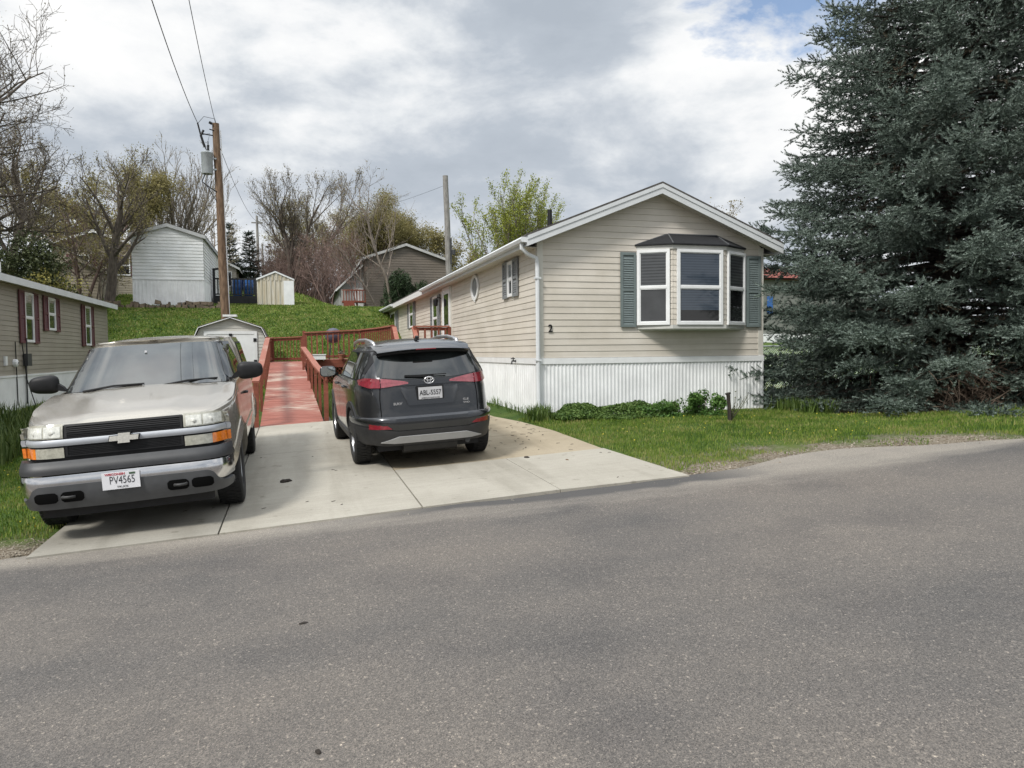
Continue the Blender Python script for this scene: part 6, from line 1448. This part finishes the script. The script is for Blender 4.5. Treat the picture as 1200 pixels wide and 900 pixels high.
deciduous('budding_tree', T(6.3,64), 9.0, 'broad olive budding tree behind the brown house', 28, BARK1, LOLIVE, stems=3, up=.45, nch=(10,7,5,4), leaf_n=16, leaf_size=.055, leaf_spread=.30, ang=(22,48), r0=.22)
deciduous('budding_tree', T(10.2,66), 8.8, 'olive budding tree behind the right half of the brown house, left of the grey pole', 41, BARK1, LOLIVE, stems=2, up=.45, nch=(9,7,5,4), leaf_n=16, leaf_size=.055, leaf_spread=.30, ang=(22,46), r0=.22)
deciduous('bare_tree', T(5.6,44.3), 8.2, 'slender leafless tree standing in front of the brown house', 29, BARK1, LBUD, up=.45, nch=(12,6,5), leaf_n=1, leaf_size=.045, r0=.105, first=.3, ang=(30,55), twig=.010)
deciduous('bare_tree', T(4.9,44.0), 5.5, 'curved thin leafless stem leaning left beside the slender tree', 30, BARK2, None, up=.4, lean=(-.55,0), nch=(7,5,3), r0=.07, twig=.009)
deciduous('leafy_tree', T(15.2,50), 10.4, 'fresh green upright tree behind the beige mobile home roof, right of the grey pole', 35, BARK1, LGREEN, stems=24, up=.42, nch=(11,6), leaf_n=22, leaf_size=.062, leaf_spread=.13, ang=(16,34), r0=.085, first=.16, ratio=(.34,.42), wander=.06, twig=.010, sp_r=(.0,.46), stemlen=8.6)
deciduous('budding_tree', T(12.6,62), 6.8, 'loose yellow-green budding tree directly behind the grey utility pole', 36, BARK1, LOLIVE, up=.4, nch=(9,6,5,3), leaf_n=6, leaf_size=.085, leaf_spread=.25)
deciduous('bare_tree', T(21.5,62), 6.6, 'low leafless tree showing above the beige roof beside the fresh green tree', 37, BARK3, LRED, up=.4, nch=(9,6,5), leaf_n=2, leaf_size=.06)
deciduous('bare_tree', T(27.5,46), 9.2, 'leafless pale tree between the mobile home roof and the blue spruce', 38, BARK4, LBUD, up=.45, nch=(10,7,5,3), leaf_n=2, leaf_size=.07, stems=2, r0=.17)
deciduous('budding_tree', T(29.5,52), 6.0, 'brown-olive budding tree low behind the eave beside the blue spruce', 39, BARK1, LOLIVE, up=.3, nch=(9,6,5,4), leaf_n=4, leaf_size=.08)

deciduous('sapling', T(-9.4,42), 4.5, 'low brushy bare saplings right of the dark evergreen shrub, below the thick-trunked tree', 66, BARK1, LOLIVE, stems=5, up=.3, nch=(8,6,4), leaf_n=3, leaf_size=.05, ang=(25,55), r0=.05, twig=.009)
deciduous('budding_tree', T(-15.5,64), 8, 'hazy budding tree far back at the left, left of the yellow-olive tree', 61, BARK1, LOLIVE, stems=2, up=.4, nch=(9,6,5,4), leaf_n=4, leaf_size=.08, leaf_spread=.25, r0=.2)
deciduous('bare_tree', T(-18.5,50), 9.0, 'tangled leafless tree at the far left behind the dark evergreen shrub', 62, BARK1, LBUD, stems=2, up=.35, nch=(9,6,5,4), leaf_n=1, leaf_size=.06, r0=.2)
deciduous('bare_tree', T(-10.2,42), 5.8, 'brushy leafless tree between the thick-trunked tree and the dark evergreen shrub', 63, BARK3, LOLIVE, stems=3, up=.35, nch=(8,6,5), leaf_n=2, leaf_size=.06, r0=.11)
deciduous('budding_tree', T(3.2,74), 8.6, 'olive budding tree far back between the multi-stemmed tree and the brown house', 64, BARK1, LOLIVE, stems=3, up=.42, nch=(9,6,5,4), leaf_n=10, leaf_size=.06, leaf_spread=.28, r0=.2)
deciduous('budding_tree', T(17.5,72), 7.0, 'faint olive budding tree far behind the fresh green tree', 65, BARK1, LOLIVE, stems=2, up=.42, nch=(9,6,5,4), leaf_n=4, leaf_size=.085, leaf_spread=.28, r0=.18)
r3 = random.Random(4); mb = MB()
for k in range(1500):
    x = r3.uniform(-1.5,9.5); y = r3.uniform(55,63); h = r3.uniform(1.2,4.2); p = Vector(T(x,y)); d = Vector((r3.gauss(0,.25),r3.gauss(0,.2),1)); q = [p]
    for i in range(4): d = d+Vector((r3.gauss(0,.2),r3.gauss(0,.2),0)); q.append(q[-1]+d.normalized()*h/4)
    mb.tube(q,[.022,.018,.014,.011,.008],3,cap=False)
    for c in q[2:]: mb.tube([c,c+Vector((r3.gauss(0,.5),r3.gauss(0,.3),r3.uniform(.2,.8)))],[.010,.006],3,cap=False)
tag(mb.build('brush', BARK3, recalc=False), 'thicket of reddish bare brush along the crest of the hill', 'brush', kind='stuff')
def shrub(name, loc, rx, ry, h, label, seed, leaf, n, size, cat='shrub', bark=None, cone=0, lumps=14, group=None, kind=None):
    rs = np.random.RandomState(seed); t_ = thing(name, loc, label, cat, group)
    C_ = rs.uniform(-1,1,(lumps,3)); C_[:,2] = (C_[:,2]+1)/2; rr = rs.uniform(.22,.42,lumps); pts = []
    for c,r in zip(C_,rr):
        m = n//lumps; d = unit(rs.normal(size=(m,3)))*(r*rs.uniform(.35,1.05,(m,1))**.6); sc = 1-cone*c[2]
        q = (c*np.array([.68,.68,.72])*np.array([sc,sc,1])+d*np.array([1,1,.8])); pts.append(q)
    P_ = np.concatenate(pts); P_[:,2] = np.abs(P_[:,2]); P_ = P_*np.array([rx,ry,h])+np.array(loc)
    mb = MB()
    for k in range(18):
        q = P_[rs.randint(len(P_))]; mb.tube([loc,((loc[0]+q[0])/2+rs.normal()*.05*rx,(loc[1]+q[1])/2+rs.normal()*.05*ry,loc[2]+(q[2]-loc[2])*.6),tuple(q)],[.02*h,.012*h,.005*h],4,cap=False)
    mb.build('stem', bark or BARK2, t_, recalc=False)
    leafobj('foliage', P_, size, leaf, rs, t_); return t_
LDARK = leaf_mat('dark_evergreen_leaves', (.022,.034,.014), (.085,.10,.042), .5, .1, 1.2); LYEL = leaf_mat('yellow_green_leaves', (.12,.12,.03), (.33,.30,.09), .6, .3, 1.5); LCED = leaf_mat('cedar_green', (.016,.032,.014), (.05,.08,.035), .6, 0, 1.2)
shrub('evergreen_shrub', T(-10.1,33.2), 2.4, 1.7, 4.1, 'dark evergreen shrub behind the taupe mobile home roof', 51, LDARK, 26000, .055, lumps=26)
shrub('leafy_shrub', T(-9.0,32.0), 2.0, .9, 3.0, 'yellow-green leafing shrub in front of the dark evergreen, above the taupe roof', 52, LYEL, 5200, .05, lumps=22)
shrub('evergreen_shrub', T(-.7,64), 2.0, 2.0, 4.2, 'rounded olive evergreen behind the ribbed hillside shed roof', 53, leaf_mat('olive_evergreen',(.04,.04,.018),(.10,.09,.04),.6,0,1), 5000, .11, lumps=24)
shrub('juniper', T(6.1,44.6), 1.25, 1.1, 2.6, 'dark green juniper growing against the brown house', 54, LCED, 15000, .045, cone=.5, lumps=24)
shrub('juniper', T(7.4,45.4), 1.0, .9, 2.1, 'smaller dark juniper right of the first against the brown house', 55, LCED, 9000, .045, cone=.3, lumps=18)
LGC = leaf_mat('bed_leaves', (.030,.070,.015), (.14,.215,.055), .5, .2, 5); LBUSH = leaf_mat('bush_leaves', (.028,.078,.015), (.115,.215,.05), .45, .2, 6)
shrub('garden_bush', T(7.36,12.35), .46, .38, .52, 'small rounded green bush at the right end of the planting bed by the skirting', 56, LBUSH, 4200, .026, cat='bush', lumps=18)
shrub('garden_bush', T(6.55,12.5), .55, .34, .36, 'low spreading green bush in the middle of the planting bed by the skirting', 57, LBUSH, 2600, .026, cat='bush', lumps=20)
# ground-cover bed, weeds, lilies, grass
def blades(n, samp, h, w, rs, curve=.35, tuft=None):
    P_ = samp(n); n = len(P_); a = rs.uniform(0,6.283,n); hh = (h*rs.uniform(.45,1.25,n)) if not hasattr(h,'__len__') else h
    d = np.stack([np.cos(a),np.sin(a),np.zeros(n)],1); s_ = np.stack([-np.sin(a),np.cos(a),np.zeros(n)],1); b = rs.uniform(.1,1,n)[:,None]*curve
    up = np.array([0,0,1.]); H_ = hh[:,None]; W = (w*rs.uniform(.7,1.3,n))[:,None]
    V = np.stack([P_-s_*W, P_+s_*W, P_+up*H_*.55+d*H_*b*.3+s_*W*.8, P_+up*H_*.55+d*H_*b*.3-s_*W*.8, P_+up*H_*(1-.3*b)+d*H_*b], 1)
    i = np.arange(n)[:,None]*5
    return V.reshape(-1,3), np.concatenate([i+[0,1,2],i+[0,2,3],i+[3,2,4]]).reshape(-1,3)
rs = np.random.RandomState(77)
def region(x0,x1,y0,y1,keep):
    def f(n):
        q = rs.uniform([x0,y0],[x1,y1],(n,2)); q = q[keep(q[:,0],q[:,1])]; return np.c_[q, gz(q[:,0],q[:,1])]
    return f
def clump(x,y,s,ph=0): return np.sin(x*s+ph)*np.sin(y*s*1.13+ph*2)+.5*np.sin(x*s*2.3-ph)*np.sin(y*s*2.7)
def k_right(x,y):
    e = edge_y(x)+.12+.42*np.exp(-((x-6.0)/1.3)**2)+.62*np.exp(-((x-7.8)/.95)**2); m = (y > e+.25*clump(x,y,3.1))&(y < 13.3)&(x > 4.12-.03*np.maximum(0,y-9)+.05*clump(x,y,5)); 
    d = np.hypot(x-12.7,y-12.05); m &= (d > 3.15+.3*clump(x,y,2.)) | (d<.2); return m & ~((x>4.5)&(x<7.7)&(y>12.55))
vs, fs, o = [], [], 0
def addb(V,F):
    global o
    vs.append(V); fs.append(F+o); o += len(V)
addb(*blades(95000, region(4.0,14.5,7.2,13.4,k_right), .045, .0042, rs))
addb(*blades(6000, region(4.0,14.5,7.2,13.4,lambda x,y: k_right(x,y)&(clump(x,y,2.4,1)>.35)), .11, .005, rs))
addb(*blades(26000, region(9.4,15,12.5,26,lambda x,y: np.hypot(x-12.7,y-12.05)>3), .09, .008, rs))
kl = lambda x,y: (x < -2.23-.06*clump(x,y,4))&(y > 7.75+.35*clump(x,y,2.6))&(x > -6.2)
addb(*blades(52000, region(-6.3,-2.1,7.2,15,kl), .045, .0045, rs))
addb(*blades(22000, region(-6.3,-2.1,15,30,kl), .09, .008, rs))
kr = lambda x,y: (y > 15.7)&(((x > .72)&(x < 3.9))|(x < -.85))&((x<1.15)|(y>18.6))
addb(*blades(26000, region(-2.3,4.4,15.6,27,kr), .12, .009, rs))
# hillside lawn
kh = lambda x,y: ~((x > -3.3)&(x < -.85)&(y < 29.7))
addb(*blades(120000, region(-9,7,26.5,44,kh), .065, .02, rs, .7))
addb(*blades(9000, region(-9,7,26.5,44,lambda x,y: kh(x,y)&(clump(x,y,.9)>.3)), .13, .026, rs, .6))
addb(*blades(30000, region(-14,10,44,70,lambda x,y: x<100), .16, .04, rs, .5))
addb(*blades(5000, region(4.1,9.2,7.2,9.4,lambda x,y: (y > edge_y(x)+.05)&(clump(x,y,4.3,1)>.1)), .04, .004, rs))
GRASS = leaf_mat('grass_blades', (.036,.086,.012), (.18,.262,.040), .55, .32, 1.6, (.29,.28,.10))
tag(fastmesh('grass', np.concatenate(vs), np.concatenate(fs), GRASS), 'short spring grass on the lawns and the hillside', 'grass', kind='stuff')
# taller weeds beside ramp, along skirting, by the downspout
vs, fs, o = [], [], 0
addb(*blades(2600, region(.72,1.12,15.7,19.5,lambda x,y: clump(x,y,4)>-.4), .42, .008, rs, .7))
addb(*blades(500, region(3.75,4.38,13.2,16.5,lambda x,y: x>4.2-.2*clump(x,y,3)), .22, .007, rs, .8))
addb(*blades(420, region(4.10,4.5,12.7,13.25,lambda x,y: x<9), .30, .008, rs, .8))
addb(*blades(900, region(9.35,10.0,11.8,13.2,lambda x,y: x<11), .28, .009, rs, .8))
tag(fastmesh('weeds', np.concatenate(vs), np.concatenate(fs), leaf_mat('weed_green',(.03,.07,.012),(.14,.20,.05),.5,.25,3)), 'tufts of tall weeds beside the ramp and along the skirting', 'weeds', kind='stuff')
vs, fs, o = [], [], 0
addb(*blades(2600, region(-6.25,-4.2,12.5,17.6,lambda x,y: clump(x,y,2.6)>-.35), .46, .013, rs, .55))
tag(fastmesh('daylilies', np.concatenate(vs), np.concatenate(fs), leaf_mat('daylily_leaves',(.025,.055,.012),(.12,.16,.045),.5,.25,2)), 'bed of tall strap-leaved lilies along the taupe mobile home skirting', 'plants', kind='stuff')
q = rs.uniform([4.55,12.15],[6.9,13.25],(26000,2)); cl = clump(q[:,0],q[:,1],5.2); q2 = q[(q[:,1] > 12.25+.12*np.sin(q[:,0]*3))]; cl = clump(q2[:,0],q2[:,1],5.2)
hh = (.19+.07*cl)*np.clip((q2[:,1]-12.2)/.25,.25,1)*np.clip((q2[:,0]-4.5)/.4,.5,1); zz = gz(q2[:,0],q2[:,1])+hh*rs.uniform(.25,1,len(q2))**.6
tag(leafobj('ground_cover', np.c_[q2,zz], .024, LGC, rs, None, flat=.5), 'low leafy ground cover filling the bed in front of the white skirting', 'ground cover', kind='stuff')
# dandelions: flowers in the grass
pts = np.concatenate([region(4.4,9.5,8.2,12,lambda x,y: k_right(x,y)&(clump(x,y,1.7,2)>.1))(260), region(-4.5,-2.3,8,14,kl)(150)]); pts[:,2] += .055
V, F = quads('d', pts, .010, None, rs, aspect=.9); tag(fastmesh('dandelions', V, F, simple('dandelion_yellow',(.62,.50,.04),.6), None, 4), 'scattered dandelion flowers in the lawns', 'flowers', kind='stuff')
# gravel and litter along the asphalt edge
def pebbles(n, samp, s):
    P_ = samp(n); n = len(P_); ic = np.array([(1,0,0),(-1,0,0),(0,1,0),(0,-1,0),(0,0,1),(0,0,-1)],float); F0 = np.array([(0,2,4),(2,1,4),(1,3,4),(3,0,4),(2,0,5),(1,2,5),(3,1,5),(0,3,5)])
    S = (s*rs.lognormal(0,.45,n))[:,None,None]; V = P_[:,None,:]+ic[None]*S*rs.uniform(.5,1.2,(n,6,1))*np.array([1,1,.6]); return V.reshape(-1,3), (np.arange(n)[:,None,None]*6+F0[None]).reshape(-1,3)
def k_verge(x,y):
    e = edge_y(x); wd = .03+.42*np.exp(-((x-6.0)/1.2)**2)+.6*np.exp(-((x-7.8)/.9)**2); return (y > e-.22)&(y < e+wd+.2*clump(x,y,3.1))
vs, fs, o = [], [], 0
addb(*pebbles(11000, region(4.1,10.3,6.9,9,k_verge), .0085)); addb(*pebbles(3500, region(-5,-2.0,6.7,7.9,lambda x,y: y>6.85+.15*clump(x,y,3)), .008)); addb(*pebbles(2600, region(-2.3,4.2,6.85,7.12,lambda x,y: clump(x,y,3)>-.5), .006))
tag(fastmesh('gravel', np.concatenate(vs), np.concatenate(fs), leaf_mat('loose_gravel',(.09,.072,.05),(.33,.29,.235),.9,0,9)), 'loose gravel scattered along the asphalt edge', 'gravel', kind='stuff')
# twigs and dry scraps lying on the slabs
r4 = random.Random(12); mb = MB()
for k in range(150):
    x, y = (r4.uniform(1.3,3.9), r4.uniform(9.4,13.8)) if k < 105 else (r4.uniform(-2.1,4.0), r4.uniform(7.3,15))
    z = gzf(x,y)+.026; a = r4.gauss(.3,.8); l = r4.uniform(.03,.13 if k < 105 else .06); mb.tube([(x,y,z),(x+math.cos(a)*l*.5,y+math.sin(a)*l*.5,z+.003),(x+math.cos(a+.3)*l,y+math.sin(a+.3)*l,z)],[.003,.0035,.002],4)
tag(mb.build('twig_litter', BARKD, recalc=False), 'fine dark twigs and scraps scattered on the driveway slabs', 'litter', kind='stuff')
# dead brush beneath the spruce
t_ = thing('dead_branches', T(11.5,10.15), 'tangle of dead brown branches under the blue spruce at the right edge', 'branches'); mb = MB(); r2 = random.Random(9)
for k in range(520):
    b = Vector((r2.gauss(11.7,.55),r2.gauss(10.6,.35),gzf(11.6,10.3)+r2.uniform(0,.75))); d = Vector((r2.gauss(-.1,.6),r2.gauss(-.5,.5),r2.gauss(-.1,.45))).normalized(); l = r2.uniform(.2,.75); q = [b]
    for i in range(4): d = (d+Vector((r2.gauss(0,.2),r2.gauss(0,.2),r2.gauss(-.05,.2)))).normalized(); q.append(q[-1]+d*l/4)
    q = [Vector((p.x,p.y,max(p.z,gzf(p.x,p.y)+.01))) for p in q]; mb.tube(q,[.009,.008,.006,.005,.003],4,cap=False)
mb.build('twigs', bark_mat('dead_twigs',(.06,.042,.03),(.17,.125,.09)), t_, recalc=False)
# ------------------------------------------------------------------ sky, sun, camera
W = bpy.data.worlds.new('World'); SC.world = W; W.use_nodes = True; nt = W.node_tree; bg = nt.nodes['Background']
SUN_EL, SUN_AZ = 48.0, -126.0     # azimuth measured from +Y towards +X
sky = nt.nodes.new('ShaderNodeTexSky'); sky.sky_type = 'NISHITA'; sky.sun_disc = False; sky.sun_elevation = R(SUN_EL); sky.sun_rotation = R(SUN_AZ); sky.air_density = 1.0; sky.dust_density = .6; sky.ozone_density = 1.5
tc = nt.nodes.new('ShaderNodeTexCoord'); sp_ = nt.nodes.new('ShaderNodeSeparateXYZ'); L(nt,tc,'Generated',sp_,'Vector')
def mth(op, a, b=None, c=None):
    n = nt.nodes.new('ShaderNodeMath'); n.operation = op
    for i,q in enumerate((a,b,c)):
        if q is None: continue
        if isinstance(q,(int,float)): n.inputs[i].default_value = q
        else: nt.links.new(q, n.inputs[i])
    return n.outputs[0]
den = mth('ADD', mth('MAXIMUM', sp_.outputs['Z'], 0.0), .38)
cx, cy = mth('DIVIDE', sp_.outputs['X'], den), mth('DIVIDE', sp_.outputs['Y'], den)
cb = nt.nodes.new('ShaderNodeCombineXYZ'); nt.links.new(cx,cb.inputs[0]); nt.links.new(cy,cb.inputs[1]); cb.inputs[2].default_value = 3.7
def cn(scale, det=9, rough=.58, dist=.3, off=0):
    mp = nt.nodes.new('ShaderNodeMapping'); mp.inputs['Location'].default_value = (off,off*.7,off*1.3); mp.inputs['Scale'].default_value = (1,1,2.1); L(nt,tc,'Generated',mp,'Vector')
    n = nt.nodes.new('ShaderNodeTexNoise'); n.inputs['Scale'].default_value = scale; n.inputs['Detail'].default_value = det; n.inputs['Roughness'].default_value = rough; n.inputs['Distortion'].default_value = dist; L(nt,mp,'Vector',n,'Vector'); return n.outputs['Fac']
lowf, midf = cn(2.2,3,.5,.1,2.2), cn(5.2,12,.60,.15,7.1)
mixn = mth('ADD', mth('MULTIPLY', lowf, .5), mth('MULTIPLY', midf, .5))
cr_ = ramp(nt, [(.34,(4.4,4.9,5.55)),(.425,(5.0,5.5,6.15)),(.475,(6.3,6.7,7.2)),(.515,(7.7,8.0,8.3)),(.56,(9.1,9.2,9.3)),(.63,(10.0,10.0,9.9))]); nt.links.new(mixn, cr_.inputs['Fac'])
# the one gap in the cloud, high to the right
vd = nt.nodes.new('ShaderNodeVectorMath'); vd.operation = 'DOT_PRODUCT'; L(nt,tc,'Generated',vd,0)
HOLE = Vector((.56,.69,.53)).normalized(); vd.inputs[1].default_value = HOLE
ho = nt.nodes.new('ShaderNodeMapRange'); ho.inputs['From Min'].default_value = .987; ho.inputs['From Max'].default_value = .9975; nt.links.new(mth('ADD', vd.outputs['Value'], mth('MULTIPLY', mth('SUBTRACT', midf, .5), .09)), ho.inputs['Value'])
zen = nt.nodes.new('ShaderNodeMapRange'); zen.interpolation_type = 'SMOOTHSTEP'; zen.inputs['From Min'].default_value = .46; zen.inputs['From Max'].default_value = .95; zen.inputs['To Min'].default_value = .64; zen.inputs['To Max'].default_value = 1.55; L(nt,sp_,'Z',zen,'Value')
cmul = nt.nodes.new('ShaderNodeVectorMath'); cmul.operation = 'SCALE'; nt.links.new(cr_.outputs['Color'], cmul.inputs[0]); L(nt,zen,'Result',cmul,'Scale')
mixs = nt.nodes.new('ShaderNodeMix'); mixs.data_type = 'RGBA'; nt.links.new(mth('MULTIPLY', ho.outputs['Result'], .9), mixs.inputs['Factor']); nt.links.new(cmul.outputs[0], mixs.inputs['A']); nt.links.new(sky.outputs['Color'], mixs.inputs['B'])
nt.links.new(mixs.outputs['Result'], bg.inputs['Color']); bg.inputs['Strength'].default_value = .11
sl = bpy.data.lights.new('sun', 'SUN'); sl.energy = 2.3; sl.angle = R(11); sl.color = (1,.965,.91)
so = bpy.data.objects.new('sun', sl); COL.objects.link(so)
sdv = Vector((math.sin(R(SUN_AZ))*math.cos(R(SUN_EL)), math.cos(R(SUN_AZ))*math.cos(R(SUN_EL)), math.sin(R(SUN_EL)))); so.rotation_euler = sdv.to_track_quat('Z','Y').to_euler()
F_ = 870.0; CH = 1.64; yaw = math.atan(255/F_); pitch = math.atan((412.3-450)/F_); rol = R(.6)
fw = Vector((math.sin(yaw)*math.cos(pitch), math.cos(yaw)*math.cos(pitch), math.sin(pitch))); r0 = Vector((math.cos(yaw),-math.sin(yaw),0)); u0 = r0.cross(fw)
rr_ = r0*math.cos(rol)-u0*math.sin(rol); uu_ = u0*math.cos(rol)+r0*math.sin(rol)
M = Matrix.Identity(4)
for j in range(3): M[j][0], M[j][1], M[j][2] = rr_[j], uu_[j], -fw[j]
M.translation = Vector((0,0,CH))
cam = bpy.data.cameras.new('camera'); co = bpy.data.objects.new('camera', cam); COL.objects.link(co); co.matrix_world = M
cam.sensor_width = 36; cam.sensor_fit = 'HORIZONTAL'; cam.lens = 36*F_/1200; cam.clip_start = .05; cam.clip_end = 3000; SC.camera = co
SC.render.engine = 'CYCLES'; SC.render.resolution_x, SC.render.resolution_y = 1024, 768
SC.view_settings.view_transform = 'Standard'; SC.view_settings.look = 'None'; SC.view_settings.gamma = 1; SC.view_settings.exposure = .56; SC.view_settings.use_curve_mapping = False
SC.cycles.use_denoising = True; SC.cycles.max_bounces = 6; SC.cycles.diffuse_bounces = 3; SC.cycles.glossy_bounces = 3; SC.cycles.transmission_bounces = 2; SC.cycles.sample_clamp_indirect = 6
